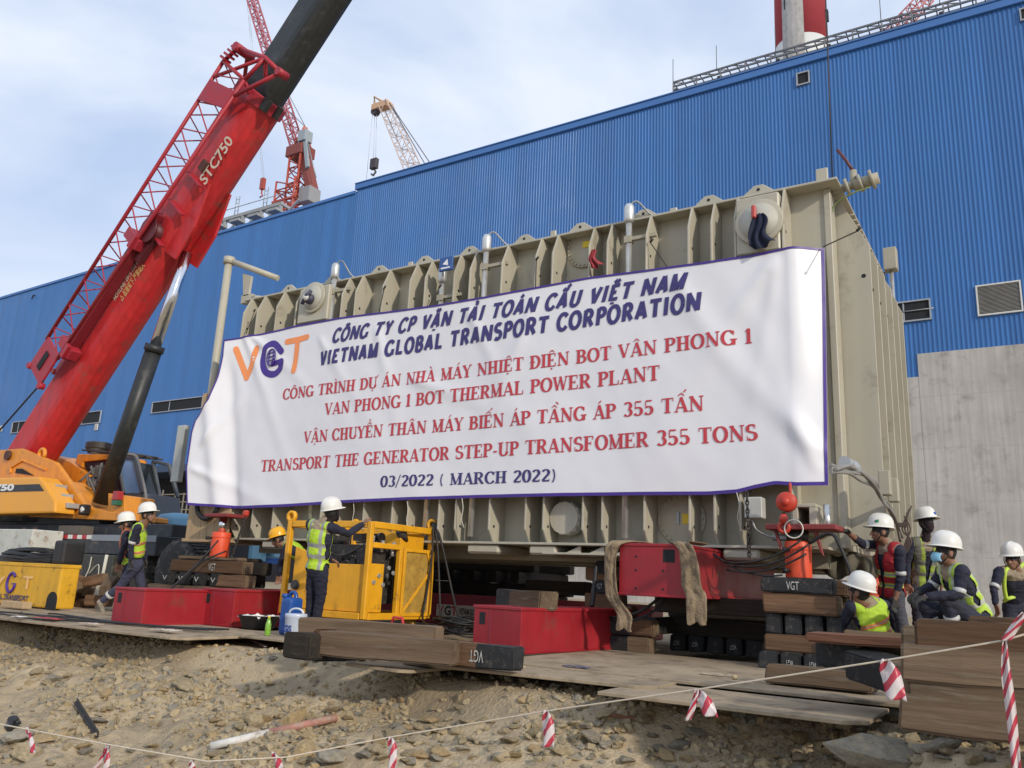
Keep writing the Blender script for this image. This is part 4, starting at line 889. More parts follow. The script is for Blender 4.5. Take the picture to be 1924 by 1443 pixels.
mb = MB(); p = jp(.08, 3); mb.obox(ja.lerp(jb, .32) + UPV * -.42 + V((0, .1, 0)), JX, UPV, V((0, 1, 0)), Lj * .25, .11, .14); mb.build('jib_stow_rail', mat('rail_maroon', (.20, .015, .025), .5), jo, bevel=.02)
MB().tube([jp(.06, 0) - JX * .7, cp(-20, 830, YC2 - .7)], .025, 6).build('rope', BLACK, cr)
# slewing superstructure
def slab(pix, y, th, name, m, parent=cr, bevel=.02):
    mb = MB(); mb.prism([cp(x, yy, y) for x, yy in pix], (0, th, 0)); return mb.build(name, m, parent, bevel=bevel, seg=2)
sup = slab([(-60, 850), (0, 845), (40, 842), (104, 868), (130, 905), (156, 944), (172, 955), (234, 965), (230, 978), (0, 968), (-60, 966)], YC2 - .75, .12, 'turntable_side', CORG)
slab([(-60, 850), (0, 845), (40, 842), (104, 868), (156, 944), (172, 955), (232, 965), (230, 978), (-60, 966)], YC2 + .6, .12, 'turntable_side', CORG)
mb = MB(); mb.prism([cp(x, y, YC2 - .63) for x, y in [(-60, 900), (100, 900), (150, 950), (230, 966), (229, 976), (-60, 965)]], (0, 1.22, 0)); mb.build('deck', CORG, cr, bevel=.02)
slab([(104, 905), (104, 855), (130, 866), (168, 893), (170, 926), (146, 930)], YC2 + .9, .6, 'engine_cover', CORG)
MB().prism([cp(*p, YC2 - .76) for p in [(29, 888), (31, 880), (42, 880), (64, 893)]], (0, -.01, 0)).build('access_hole', DARK, sup)
mb = MB()
for a, b2 in (((20, 888), (20, 878)), ((20, 878), (43, 864)), ((43, 864), (86, 882))): mb.beam(cp(*a, YC2 - .77), cp(*b2, YC2 - .77), .05, .05)
mb.build('stiffening_edge', CORG, sup, bevel=.01)
a = cp(15, 855, YC2 - .78); MB().cyl(a + V((0, .05, 0)), a + V((0, -.04, 0)), .13, 16).build('boom_pin', mat('rusty_brown', (.08, .03, .02), .7), sup)
a = cp(79, 853, YC2 - .7); mb = MB(); mb.tube([a + V((.13 * math.cos(t), 0, .13 * math.sin(t))) for t in np.linspace(-.6, 3.7, 12)], .05, 8); mb.build('lifting_eye', CORG, sup)
ys = YC2 - 1.3
cover = slab([(-120, 900), (72, 895), (82, 905), (103, 940), (102, 963), (-120, 968)], ys, .5, 'engine_panel', mat('crane_yellow', (.80, .36, .03), .4, var=.06, scale=1.5), cr, .05)
MB().prism([cp(*p, ys - .003) for p in [(-120, 915), (74, 909), (83, 922), (-120, 927)]], (0, -.006, 0)).build('stripe', mat('stripe_black', (.012, .012, .012), .4), cover)
mb = MB(); put_text(mb, 'STC 750', cp(-58, 923.5, ys - .012), (1, 0, 0), (0, 0, 1), (cp(25, 922, ys) - cp(-58, 923, ys)).length, (cp(0, 912, ys) - cp(0, 922.5, ys)).length, bold=.05); mb.build('lettering', mat('letter_pure_white', (.75, .75, .73), .5), cover)
for (x0, y0, x1, y1) in ((88, 913, 124, 917), (100, 930, 135, 936), (104, 947, 146, 953)):
    p = cp(x0, y0, YC2 - .8); q = cp(x1, y1, YC2 - .8); mb = MB(); mb.box((p.x, YC2 - 1.05, p.z - .12), (q.x, YC2 - .76, p.z)); mb.build('step', mat('alu_step', (.40, .40, .38), .5, metal=.3), cr, bevel=.01)
mb = MB(); p = cp(156, 957, YC2 - .9); mb.box((p.x - .12, YC2 - .95, p.z - .12), (p.x + .12, YC2 - .77, p.z + .12)); hl = mb.build('headlight', BLACK, cr, bevel=.03)
MB().sphere(p + V((.03, -.03, 0)), .08, .04, .08).build('lens', mat('lens', (.7, .7, .65), .1), hl)
mb = MB(); p = cp(226, 940, YC2 - .72); mb.box((p.x - .1, p.y - .15, p.z), (p.x + .1, p.y, p.z + .2)); tl = mb.build('tail_lamp', mat('lamp_red', (.4, .02, .02), .2), cr, bevel=.01)
MB().box((p.x - .1, p.y - .15, p.z - .12), (p.x + .1, p.y, p.z - .003)).build('green_lens', mat('lamp_green', (.02, .12, .05), .2), tl, bevel=.01)
slab([(203, 926), (233, 931), (234, 976), (203, 972)], YC2 - .72, .8, 'cab_base', CORG)
# cab on the far side of the boom
ycb = YC2 + .95
mb = MB()
ro = [cp(x, y, ycb) for x, y in [(146, 852), (205, 853), (205, 862), (156, 867), (153, 878), (141, 868)]]
mb.prism(ro, (0, 1.15, 0)); mb.prism([cp(x, y, ycb) for x, y in [(170, 898), (176, 900), (200, 926), (233, 930), (233, 965), (168, 955)]], (0, 1.15, 0)); cab = mb.build('cab', CORG, cr, bevel=.03, seg=2)
mb = MB(); mb.prism([cp(x, y, ycb + .05) for x, y in [(156, 867), (222, 862), (238, 928), (200, 926), (172, 895)]], (0, 1.05, 0)); mb.build('side_glass', GLASS, cab)
CABG = mat('cab_dark_grey', (.09, .10, .11), .5)
p = [cp(*q, ycb) for q in [(222, 856), (252, 862), (268, 926), (272, 968), (234, 968), (234, 926)]]
mb = MB(); mb.prism([p[5], p[4], p[3], p[2]], (0, 1.1, 0))
for i, j in ((0, 1), (1, 2), (0, 5)):
    for y in (0, 1.05): mb.beam(p[i] + V((0, y, 0)), p[j] + V((0, y, 0)), .09, .09)
mb.build('door', CABG, cab, bevel=.015)
mb = MB(); mb.prism([p[0], p[1], p[2], p[5]], (0, .03, 0)); mb.build('door_glass', mat('cab_glass_blue', (.16, .28, .48), .08, var=.03), cab)
mb = MB(); mb.tube(smooth_path([cp(240, 853, ycb - .1), cp(256, 857, ycb - .1), cp(263, 880, ycb - .1), cp(274, 930, ycb - .1), cp(272, 950, ycb - .1)]), .035, 8); mb.build('grab_rail', mat('rail_grey', (.22, .22, .21), .5), cab)
mb = MB()
for y in (0, .35, .7, 1.05): mb.tube([cp(155, 845, ycb) + V((0, y, 0)), cp(240, 852, ycb) + V((0, y, 0))], .03, 6)
for x in (165, 200, 232): mb.tube([cp(x, 849, ycb), cp(x, 849, ycb) + V((0, 1.05, 0))], .03, 6)
c = cp(185, 842, ycb + .5)
for k in range(5): mb.tube([c + V((.35 * math.cos(t), .3 * math.sin(t), .03 * k)) for t in np.linspace(0, 6.28, 20)], .04, 6)
mb.build('roof_rack', mat('rack_dark', (.06, .055, .05), .6), cab)
mb = MB()
for k in range(14):
    a = cp(rnd(170, 195), rnd(875, 925), YC2 + rnd(.1, .5)); mb.tube(smooth_path([a, a + V((rnd(-.3, .3), rnd(-.2, .2), rnd(-.3, .3))), a + V((rnd(-.3, .3), rnd(-.2, .2), rnd(-.6, 0)))]), .03, 6)
for k in range(5):
    a = cp(rnd(172, 190), rnd(880, 915), YC2 + .35); mb.box(a - V((.1, .1, .12)), a + V((.1, .1, .12)))
mb.build('hydraulic_valves', mat('hydraulics_grey', (.11, .105, .10), .5, var=.3, scale=8), cr)
mb = MB(); a = cp(0, 966, YC2 - .5); mb.lathe([(1.15, 0), (1.15, .28), (1.0, .4)], cp(95, 985, YC2 + .2), n=32); mb.box((cp(-60, 0, YC2).x - 5, YC2 - .6, a.z - .25), (cp(232, 975, YC2).x, YC2 + .6, a.z - .03)); mb.build('slewing_ring', CHAS, cr)
# carrier
zc = cp(120, 1003, YC2 - 1.2).z
xr = cp(292, 1000, YC2 - 1.2).x
mb = MB(); mb.box((-32, YC2 - 1.15, zc - .42), (xr, YC2 + 1.3, zc)); mb.box((-32, YC2 - .6, zc), (xr - .3, YC2 + .8, zc + .28)); mb.build('carrier_frame', CHAS, cr, bevel=.02)
p = cp(75, 1003, YC2 - 1.2); q = cp(170, 1003, YC2 - 1.2); mb = MB(); mb2 = MB(); n = 11
for k in range(n):
    x0 = lerp(p.x, q.x, k / n); x1 = lerp(p.x, q.x, (k + 1) / n); (mb if k % 2 else mb2).box((x0, YC2 - 1.165, zc - .10), (x1, YC2 - 1.152, zc - .01))
mb.build('reflective_strip', mat('strip_red', (.45, .03, .04), .4), cr); mb2.build('reflective_strip', mat('strip_white', (.68, .66, .60), .4), cr)
MB().box((q.x, YC2 - 1.165, zc - .13), (xr, YC2 - 1.152, zc - .0)).build('deck_edge', mat('deck_edge_grey', (.22, .24, .27), .5), cr)
mb = MB(); p = cp(135, 1040, YC2 - 1.3); q = cp(216, 1086, YC2 - 1.3); mb.box((p.x, YC2 - 1.4, q.z), (q.x, YC2 - .6, p.z)); mb.build('tool_box', mat('toolbox_black', (.035, .035, .03), .5, var=.3, dirt=(.11, .09, .06), dirt_amt=.35), cr, bevel=.02)
MB().prism([cp(*v, YC2 - 1.17) for v in [(94, 1035), (98, 1019), (142, 1019), (146, 1035)]], (0, -.02, 0)).build('wheel_arch', DARK, cr)
def crane_wheel(x, y, rad):
    mb = MB(); pr = [(.52, .0), (.86, .0), (.97, .06), (1, .16), (1, .5), (.97, .6), (.86, .66), (.5, .66)]
    mb.lathe([(a * rad, b * rad) for a, b in pr], (x, y, rad), (0, 1, 0), n=48)
    for k in range(44):
        t = 2 * math.pi * k / 44; c = V((x + rad * math.cos(t), y + .33 * rad, rad + rad * math.sin(t))); rd = V((math.cos(t), 0, math.sin(t))); tg = V((-math.sin(t), 0, math.cos(t)))
        mb.obox(c, tg + V((0, .5 * (-1) ** k, 0)), V((0, 1, 0)), rd, .028, .24 * rad, .02)
    w = mb.build('wheel', mat('tyre_rubber', (.035, .034, .032), .85, var=.3, dirt=(.13, .12, .10), dirt_amt=.5, scale=4), cr)
    mb = MB(); mb.lathe([(.55 * rad, .08), (.5 * rad, .3), (.2 * rad, .32), (.2 * rad, .15), (0, .14)], (x, y, rad), (0, 1, 0), n=28)
    for k in range(10): t = k * .628; mb.cyl((x + .32 * rad * math.cos(t), y + .32, rad + .32 * rad * math.sin(t)), (x + .32 * rad * math.cos(t), y + .25, rad + .32 * rad * math.sin(t)), .02, 6)
    mb.build('rim', mat('rim_dark', (.05, .05, .055), .6, var=.2), w)
wp = cp(350, 1015, YC2 - 1.0); crane_wheel(wp.x, YC2 - 1.2, .66); crane_wheel(wp.x - 1.75, YC2 - 1.1, .66); crane_wheel(-24.5, YC2 - 1.1, .66)
mb = MB(); p = cp(0, 995, YC2 - 1.6); q = cp(75, 1065, YC2 - 1.6); mb.box((p.x - 2, YC2 - 1.9, q.z), (q.x, YC2 - 1.6, p.z)); mb.box((q.x - .1, YC2 - 1.91, q.z), (q.x + .03, YC2 - 1.2, p.z)); mb.build('outrigger_box', mat('outrigger_white', (.52, .53, .48), .7, var=.12, dirt=(.22, .11, .05), dirt_amt=.35, scale=2.5), cr, bevel=.02)
for px in (45, 66): p = cp(px, 1000, YC2 - 1.65); MB().beam(p + V((0, -.02, .1)), p + V((.35, -.02, -.75)), .05, .05).build('brace', mat('rusty_brown', (.08, .03, .02), .7), cr)
# rope ends hanging on the tool box
mb = MB(); p = cp(172, 1046, YC2 - 1.42); mb.tube(smooth_path([p, p + V((-.04, 0, -.3)), p + V((-.3, 0, -.65))]), .012, 5); mb.tube(smooth_path([p + V((0, 0, -.35)), p + V((.3, 0, -.15)), p + V((.35, 0, -.5))]), .01, 5); p = cp(201, 1042, YC2 - 1.42); mb.tube([p, p + V((-.05, 0, -.6))], .035, 8); mb.build('hanging_rope', STRW, cr)
MB().box((cp(118, 993, YC2 - 1).x, YC2 - 1.1, zc + .01), (cp(160, 993, YC2 - 1).x, YC2 - .8, zc + .2)).build('deck_timber', mat('deck_wood', (.12, .10, .08), .8), cr)

# ================================================================== far cranes
TCR = mat('tower_red', (.40, .07, .045), .6, var=.15, scale=.3); TCP = mat('tower_pink', (.40, .10, .12), .6, scale=.3)
yt = 110.0
def tp(px, py, y=yt): return onY(px, py, y)
tc_ = thing('tower_crane', 'red lattice tower crane behind the left part of the hall roof', 'crane', (tp(560, 395).x, yt, 0))
ba = tp(553, 400); bt = tp(566, 290); mb = MB(); lattice(mb, V((bt.x, yt, ba.z - 30)), V((bt.x, yt, bt.z)), 3.2, 3.2, 24, .26, .13); mb.build('mast', TCR, tc_)
mb = MB(); lattice(mb, V((bt.x - .6, yt, ba.z - 8)), V((bt.x - .6, yt, tp(560, 345).z)), 5.6, 5.6, 7, .22, .16)
for k in range(3): z = ba.z - 3 + 2.4 * k; mb.box((bt.x - 4, yt - 3, z), (bt.x + 3, yt - 2.7, z + .4))
mb.build('climbing_cage', TCR, tc_)
mb = MB(); c = tp(566, 284); mb.box((c.x - 2.6, yt - 2, c.z - 1.6), (c.x + 2.2, yt + 2, c.z + .8)); mb.build('slewing_platform', mat('tower_brown', (.22, .05, .035), .6), tc_, bevel=.1)
a = tp(566, 297); b2 = tp(586, 372); mb = MB(); mb.beam(a + V((1, 0, 0)), b2 + V((0, 0, 1.5)), 2.4, 1.6); mb.build('counter_jib', mat('tower_brown', (.22, .05, .035), .6), tc_, bevel=.1)
mb = MB(); mb.box((b2.x - 2.4, yt - 1.6, b2.z - 1.2), (b2.x + .8, yt + 1.6, b2.z + 2.2)); mb.build('counterweight', mat('cw_grey', (.28, .28, .28), .8), tc_, bevel=.1)
MB().tube([a + V((3.2, -1.5, 2)), b2 + V((2.2, -1.5, 3.5))], .12, 6).build('handrail', GALV, tc_)
mb = MB()
p = tp(571, 277); q = tp(588, 320); mb.beam(p + V((1.5, -1.5, 2)), q + V((0, -1.5, 0)), .5, 1.0); mb.box((p.x + .2, yt - 2.2, p.z + .3), (p.x + 2.4, yt, p.z + 2.8)); mb.build('machinery_cab', mat('cab_grey_far', (.30, .34, .35), .6), tc_, bevel=.08)
apx = tp(574, 238); mb = MB()
for s in (-1, 1):
    for px in (562, 576): mb.tube([tp(px, 278) + V((0, s * 1.4, 0)), apx + V((0, s * .3, 0))], .2, 6)
for k in range(3): mb.tube([tp(562, 278).lerp(apx, .25 * (k + 1)), tp(576, 278).lerp(apx, .25 * (k + 1))], .12, 5)
mb.build('a_frame', mat('tower_orange', (.55, .13, .05), .6), tc_)
j0 = tp(561, 283); j1 = tp(462, -40); mb = MB(); lattice(mb, j0, j1, 2.0, 1.7, 26, .2, .1); mb.build('boom', TCP, tc_)
mb = MB(); mb.tube([apx, j0.lerp(j1, .42) + V((.8, 0, 0))], .08, 5); mb.tube([apx, j0.lerp(j1, .2) + V((.8, 0, 0))], .08, 5); mb.build('pendant_line', mat('rope_far', (.12, .13, .15), .7), tc_)
h0 = tp(512, 215); h1 = tp(495, 335); mb = MB()
for d_x in (-.25, .25): mb.tube([j1 + V((d_x, 0, 0)), V((h1.x + d_x, yt, h1.z))], .05, 5)
mb.build('hoist_rope', mat('rope_light', (.55, .58, .62), .6), tc_)
mb = MB(); mb.box((h1.x - .5, yt - .4, h1.z - 2.6), (h1.x + .5, yt + .4, h1.z)); mb.tube([V((h1.x, yt, h1.z - 2.6)), V((h1.x, yt, h1.z - 3.6)), V((h1.x + .5, yt, h1.z - 4.2)), V((h1.x - .4, yt, h1.z - 4.4))], .18, 6); mb.build('hook_block', TCR, tc_)
# second crane: pale lattice boom
y2 = 120.0
c2_ = thing('crawler_crane', 'pale orange lattice boom crane with hook block beyond the roof', 'crane', (onY(775, 330, y2).x, y2, 0))
LPA = mat('lattice_pale', (.58, .44, .36), .6, var=.15, scale=.3)
def yp(px, py): return onY(px, py, y2)
j0 = yp(812, 400); j1 = yp(724, 196); mb = MB(); lattice(mb, j0, j1, 3.0, 2.2, 16, .12, .065); mb.build('boom', LPA, c2_)
mb = MB(); mb.box((j1.x - 3.2, y2 - 1, j1.z - .9), (j1.x + 1.2, y2 + 1, j1.z + .5)); tipj = yp(703, 181); mb.tube([V((j1.x, y2 - .8, j1.z + .3)), tipj, V((j1.x - 2.8, y2, j1.z - .5))], .22, 6); mb.tube([V((j1.x, y2 + .8, j1.z + .3)), tipj], .2, 6); mb.build('boom_head', mat('lattice_orange', (.58, .36, .20), .6), c2_, bevel=.05)
mb = MB(); mb.cyl((j1.x - 2.7, y2 - .6, j1.z - 1), (j1.x - 2.7, y2 + .6, j1.z - 1), .9, 16); mb.build('sheave', mat('sheave_dark', (.06, .05, .05), .6), c2_)
mb = MB()
for px, py in ((806, 310), (798, 320)): mb.tube([V((j1.x + 1, y2, j1.z + .3)), yp(px + 25, py + 30)], .11, 5)
mb.build('pendant_line', mat('rope_far', (.12, .13, .15), .7), c2_)
hk = yp(704, 298); mb = MB()
for d_x in (-.3, .3): mb.tube([V((j1.x - 2.7 + d_x, y2, j1.z - 1)), V((hk.x + d_x, y2, hk.z))], .05, 5)
mb.tube([tipj, yp(687, 352)], .05, 5); mb.build('hoist_rope', mat('rope_light', (.55, .58, .62), .6), c2_)
mb = MB(); mb.box((hk.x - .9, y2 - .5, hk.z - 2.4), (hk.x + .9, y2 + .5, hk.z)); mb.tube([V((hk.x, y2, hk.z - 2.4)), V((hk.x + .7, y2, hk.z - 3.2)), V((hk.x, y2, hk.z - 4)), V((hk.x - .6, y2, hk.z - 3.4))], .25, 6); mb.build('hook_block', mat('sheave_dark', (.06, .05, .05), .6), c2_, bevel=.1)
# third: a red boom end above the right part of the roof
c3 = thing('lattice_boom', 'small red lattice boom just visible over the roof walkway', 'crane', onY(1700, 40, 100))
mb = MB(); lattice(mb, onY(1670, 70, 100), onY(1745, -10, 100), 1.5, 1.4, 9, .09, .06); mb.build('boom', mat('lattice_far_red', (.5, .16, .14), .6), c3)
# hoist rope of the big crane, hanging in front of the hall
rt = onY(1551, -60, 13.5); 
hr = MB().tube([onY(1550, -40, 12.6), onY(1564, 335, 12.6)], .012, 6).build('hoist_rope', mat('wire_rope', (.05, .045, .04), .6, metal=.3), None, origin=onY(1564, 335, 12.6)); tag(hr, 'dark wire rope hanging straight down over the tank corner', 'rope')
# ================================================================== steel plates
PLM = mat('steel_plate_dusty', (0.34, 0.27, 0.185), 0.85, var=.22, dirt=(.17, .135, .095), dirt_amt=.45, scale=1.6, bump=.4, bscale=12, spec=.2)
GP = 'steel road plates under the jacks'
def plate(x0, x1, y0, y1, z, yaw, label, tilt=0.0, th=.028):
    mb = MB(); hx, hy = (x1 - x0) / 2, (y1 - y0) / 2; c = min(.12, hx * .2)
    pr = [(-hx, -hy), (hx - c * 1.2, -hy), (hx, -hy + c), (hx, hy), (-hx, hy)]
    mb.prism([(x, y, -th) for x, y in pr], (0, 0, th)); o = mb.build('steel_plate', PLM, bevel=.004)
    o.location = ((x0 + x1) / 2, (y0 + y1) / 2, z); o.rotation_euler = (tilt, 0, R_(yaw)); return tag(o, label, 'steel plate', GP)
plate(-2.95, -1.05, 6.0, 6.95, -.008, 0, 'front right plate lying lowest with its corner over the rocks')
plate(-5.12, -2.72, 6.34, 8.0, .012, 3, 'plate jutting out in front of the timber with painted ends', -.005)
plate(-5.45, -4.7, 5.95, 7.6, -.018, -4, 'narrow plate corner poking out under the front timbers')
plate(-4.65, -.6, 7.0, 9.6, .028, -1, 'broad plate in front of the raised red beam')
plate(-.9, 3.5, 6.6, 9.6, .010, 1, 'plate under the squatting man behind the stacked timbers')
plate(-12.6, -8.15, 6.12, 7.9, .006, 0.6, 'long front plate at left in front of the two low red beams')
plate(-8.6, -5.4, 6.95, 8.9, .020, -1, 'plate under the plastic cans and the yellow power pack')
plate(-17.2, -12.5, 6.0, 8.2, -.004, -.8, 'plate beside the yellow tank at the left edge')
plate(-16, -11.3, 8.0, 10.6, .022, 1, 'plate behind the walking men')
# ================================================================== timbers
WOODS = [mat('timber_brown', (0.135, 0.078, 0.045), 0.85, var=.35, dirt=(.075, .055, .04), dirt_amt=.3, scale=3.0, bump=.6, bscale=10, stretch=(.25, 3, 3), objvar=.3, spec=.2), mat('timber_grey', (0.155, 0.108, 0.070), 0.9, var=.35, dirt=(.20, .165, .12), dirt_amt=.3, scale=3.0, bump=.6, bscale=10, stretch=(.25, 3, 3), objvar=.22, spec=.2),
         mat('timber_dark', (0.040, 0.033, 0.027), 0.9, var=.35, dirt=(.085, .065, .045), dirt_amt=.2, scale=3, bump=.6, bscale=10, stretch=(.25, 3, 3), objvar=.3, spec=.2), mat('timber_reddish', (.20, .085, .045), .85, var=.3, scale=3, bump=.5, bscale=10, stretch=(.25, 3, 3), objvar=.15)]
ENDB = mat('painted_end_black', (.016, .017, .018), .7, var=.4, dirt=(.09, .075, .06), dirt_amt=.3, scale=8)
CHALK = mat('chalk_white', (.50, .50, .47), .9, var=.2, scale=20)
def timber(c, L, w=.2, h=.2, yaw=0.0, m=1, label='', group=None, ends=0, pitch=0.0, roll=0.0, mark=None, at='c'):
    """squared timber along its own x; ends: bit 1 blackens the -x end, bit 2 the +x end"""
    bm = bmesh.new(); nx_ = max(2, int(L / .3)); rows = []; j = lambda: rnd(-.008, .008)
    for i in range(nx_ + 1):
        x = -L / 2 + L * i / nx_; rows.append([bm.verts.new((x + j() * (2 if i in (0, nx_) else 0), sy * w / 2 + j(), sz * h / 2 + j())) for sy, sz in ((-1, -1), (1, -1), (1, 1), (-1, 1))])
    for i in range(nx_):
        for k in range(4):
            f_ = bm.faces.new((rows[i][k], rows[i + 1][k], rows[i + 1][(k + 1) % 4], rows[i][(k + 1) % 4]))
    f0 = bm.faces.new(rows[0][::-1]) ; f1 = bm.faces.new(rows[-1])
    bmesh.ops.recalc_face_normals(bm, faces=bm.faces)
    es = [e for e in bm.edges if e.calc_face_angle(0) > .8]
    bmesh.ops.bevel(bm, geom=es, offset=.015, segments=2, affect='EDGES')
    for f_ in bm.faces:
        x = f_.calc_center_median().x
        if abs(f_.normal.x) > .8: f_.material_index = 2
        if (ends & 1 and x < -L / 2 + .3) or (ends & 2 and x > L / 2 - .3): f_.material_index = 1
    me = bpy.data.meshes.new('timber'); bm.to_mesh(me); bm.free()
    for mm in (WOODS[m], ENDB, WOODS[1] if m == 0 else WOODS[m]): me.materials.append(mm)
    o = bpy.data.objects.new('timber', me); COL.objects.link(o); ORG[o.name] = V((0, 0, 0))
    o.location = c; o.rotation_euler = (roll, pitch, R_(yaw))
    if mark:
        s, x, face, sz, ang = mark
        mb = MB(); O = {'f': (V((x, -w / 2 - .017, -sz / 2)), V((1, 0, 0)), V((0, 0, 1))), 'e': (V((-L / 2 - .026, sz * .75, -sz / 2)), V((0, -1, 0)), V((0, 0, 1))), 'E': (V((L / 2 + .026, -sz * .75, -sz / 2)), V((0, 1, 0)), V((0, 0, 1)))}[face]
        p, ex, ey = O
        if ang: p = p + ex * sz * 1.5 + ey * sz; ex = -ex; ey = -ey
        put_text(mb, s, p, ex, ey, sz * 1.5, sz, bold=.0); k = mb.build('stencil', CHALK, None); k.parent = o
    return tag(o, label, 'timber', group)
nth = ['first', 'second', 'third', 'fourth', 'fifth', 'sixth', 'seventh', 'eighth']
# right crib under the orange jack
GR = 'timbers cribbed under the jack beside the crouching man'
x0 = -2.56
timber((x0 + .36, 9.2, .87), .72, .2, .16, 0, 2, 'black painted timber marked VGT right under the orange jack', GR, 3, mark=('VGT', -.1, 'f', .085, 0))
timber((x0 + .42, 9.42, .86), .78, .2, .16, 3, 0, 'brown timber behind the black marked one under the orange jack', GR)
timber((x0 + .45, 9.66, .87), .78, .2, .16, -2, 1, 'rearmost timber of the layer right under the orange jack', GR)
timber((x0 + .35, 9.95, .87), .8, .2, .16, -1, 2, 'timber behind the orange jack foot at the back of the crib', GR)
timber((x0 + .38, 9.22, .685), .78, .2, .2, .5, 0, 'long brown timber second from the top of the jack crib', GR)
timber((x0 + .38, 9.6, .685), .78, .2, .2, 0, 1, 'brown timber behind the long one, second layer of the jack crib', GR)
timber((x0 + .38, 9.98, .685), .78, .2, .2, 0, 2, 'timber at the back of the second layer of the jack crib', GR)
for k in range(4): timber((x0 + .09 + .205 * k, 9.75, .475), 1.15, .17, .21, 90, 2 if k % 2 else 1, nth[k] + ' timber end from the left in the middle layer of the jack crib', GR, 1)
timber((x0 + .38, 9.24, .28), .78, .2, .18, 0, 0, 'brown timber below the row of ends in the jack crib', GR)
timber((x0 + .38, 9.7, .28), .78, .2, .18, 0, 2, 'rear timber below the row of ends in the jack crib', GR)
for k in range(4): timber((x0 + .07 + .225 * k, 9.6, .105), 1.2, .2, .18, 90, 2, nth[k] + ' timber end from the left in the bottom layer of the jack crib', GR, 1, mark=('VGT', 0, 'e', .05, 1) if k in (1, 2) else None)
# cribbing under the raised beam and the tank, in deep shade
GM = 'timbers cribbed under the raised red beam'
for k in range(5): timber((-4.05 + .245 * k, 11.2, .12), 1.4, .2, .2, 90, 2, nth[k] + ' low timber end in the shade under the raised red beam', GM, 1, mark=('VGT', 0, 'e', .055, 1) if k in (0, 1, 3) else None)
for k, (y, z) in enumerate(((10.6, .33), (11.6, .33), (10.6, .54), (11.7, .54), (13.0, .33), (13.0, .55), (10.15, .6))): timber((-3.3, y, z), 1.75, .2, .21, rnd(-2, 2), 2, ['lower front', 'lower middle', 'upper front', 'upper middle', 'rear middle', 'rear upper', 'added filler'][k] + ' crosswise timber in the shade under the raised red beam', GM)  # last one is a dark filler added to stop light showing under the beam
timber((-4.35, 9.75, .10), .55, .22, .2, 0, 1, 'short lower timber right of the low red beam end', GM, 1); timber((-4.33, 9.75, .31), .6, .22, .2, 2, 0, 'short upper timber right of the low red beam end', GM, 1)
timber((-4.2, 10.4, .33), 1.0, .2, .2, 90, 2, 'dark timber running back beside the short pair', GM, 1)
GB = 'timbers stacked behind the left burlap sack'
pv = onY(1135, 1150, 10.6)
for k, (px, py, m_, e_, L_) in enumerate(((1130, 1066, 2, 1, .3), (1124, 1078, 0, 0, .5), (1128, 1101, 2, 3, .35), (1126, 1128, 0, 0, .55), (1140, 1150, 1, 0, .6))):
    q = onY(px, py, 10.6); timber((q.x + .1, 10.6, q.z), L_, .2, .19, 0, m_, ['topmost', 'second', 'black painted middle', 'fourth', 'lowest'][k] + ' timber in the stack left of the raised beam', GB, e_, mark=('VGT', -.12, 'f', .07, 0) if k == 2 else None)
GK = 'dark timbers of the far crib under the tank'
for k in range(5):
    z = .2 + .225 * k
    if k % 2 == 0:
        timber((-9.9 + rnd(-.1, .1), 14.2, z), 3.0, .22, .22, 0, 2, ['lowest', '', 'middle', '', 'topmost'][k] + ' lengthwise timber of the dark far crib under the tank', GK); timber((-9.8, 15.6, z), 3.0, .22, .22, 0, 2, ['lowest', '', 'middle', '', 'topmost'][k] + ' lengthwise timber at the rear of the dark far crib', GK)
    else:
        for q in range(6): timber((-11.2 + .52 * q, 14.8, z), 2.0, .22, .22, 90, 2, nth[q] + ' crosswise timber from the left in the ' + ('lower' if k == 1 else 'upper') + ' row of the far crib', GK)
# loose timbers
timber((-5.15, 8.55, .585), 1.0, .26, .2, -28, 1, 'grey timber lying on top of the middle low red beam', 'loose timbers lying about', 1)
q = onY(1048, 1104, 12.3); timber((q.x, 12.3, q.z), 1.15, .24, .22, -2, 2, 'dark timber further back above the middle low red beam', 'loose timbers lying about')
GF = 'front pile of timbers before the power pack'
q = onY(573, 1212, 5.72); timber((q.x, 5.72, q.z), .34, .22, .22, -4, 2, 'short dark timber at the left end of the front pile', GF, 0)
q = onY(618, 1225, 5.85); timber((q.x - .1, 6.3, q.z), 1.0, .18, .18, 80, 2, 'timber with a chalk mark peeping out between the front pieces', GF, 1, mark=('V', 0, 'e', .07, 0))
q = onY(694, 1185, 6.45); timber((q.x, 6.45, q.z), 1.55, .22, .17, 9, 1, 'upper long timber of the front pile with a broken brown end', GF, 0)
q = onY(728, 1217, 5.98); timber((q.x, 5.98, q.z), 1.35, .22, .21, 12, 1, 'long cracked timber in front of the front pile', GF, 0)
q = onY(876, 1228, 6.3); timber((q.x, 6.3, q.z), 1.1, .2, .19, -2, 0, 'brown timber with a black painted end and chalk letters', GF, 2, mark=('VGT', .12, 'f', .1, 1))
timber((-6.35, 7.2, .10), .9, .2, .2, 84, 2, 'timber end hidden under the front pile', GF, 1)
q = onY(612, 1192, 6.2); timber((q.x, 6.2, q.z), .24, .04, .12, 30, 0, 'splintered brown board leaning on the upper long timber', GF, 0, roll=.5)
GS = 'stacked timbers at the right edge'
for k, (px, py, z0_) in enumerate(((1691, 1375, None), (1709, 1322, None), (1691, 1280, None), (1719, 1232, None))):
    yS = 5.25; q = onY(px, py, yS); L_ = 2.2
    timber((q.x + L_ / 2, yS + .13, q.z + .105), L_, .26, .195, .8 * (-1) ** k, 1 if k != 3 else 0, ['bottom timber of the stack at the right edge', 'third timber down in the stack at the right edge', 'second timber down in the stack at the right edge', 'topmost timber of the stack at the right edge'][k], GS)
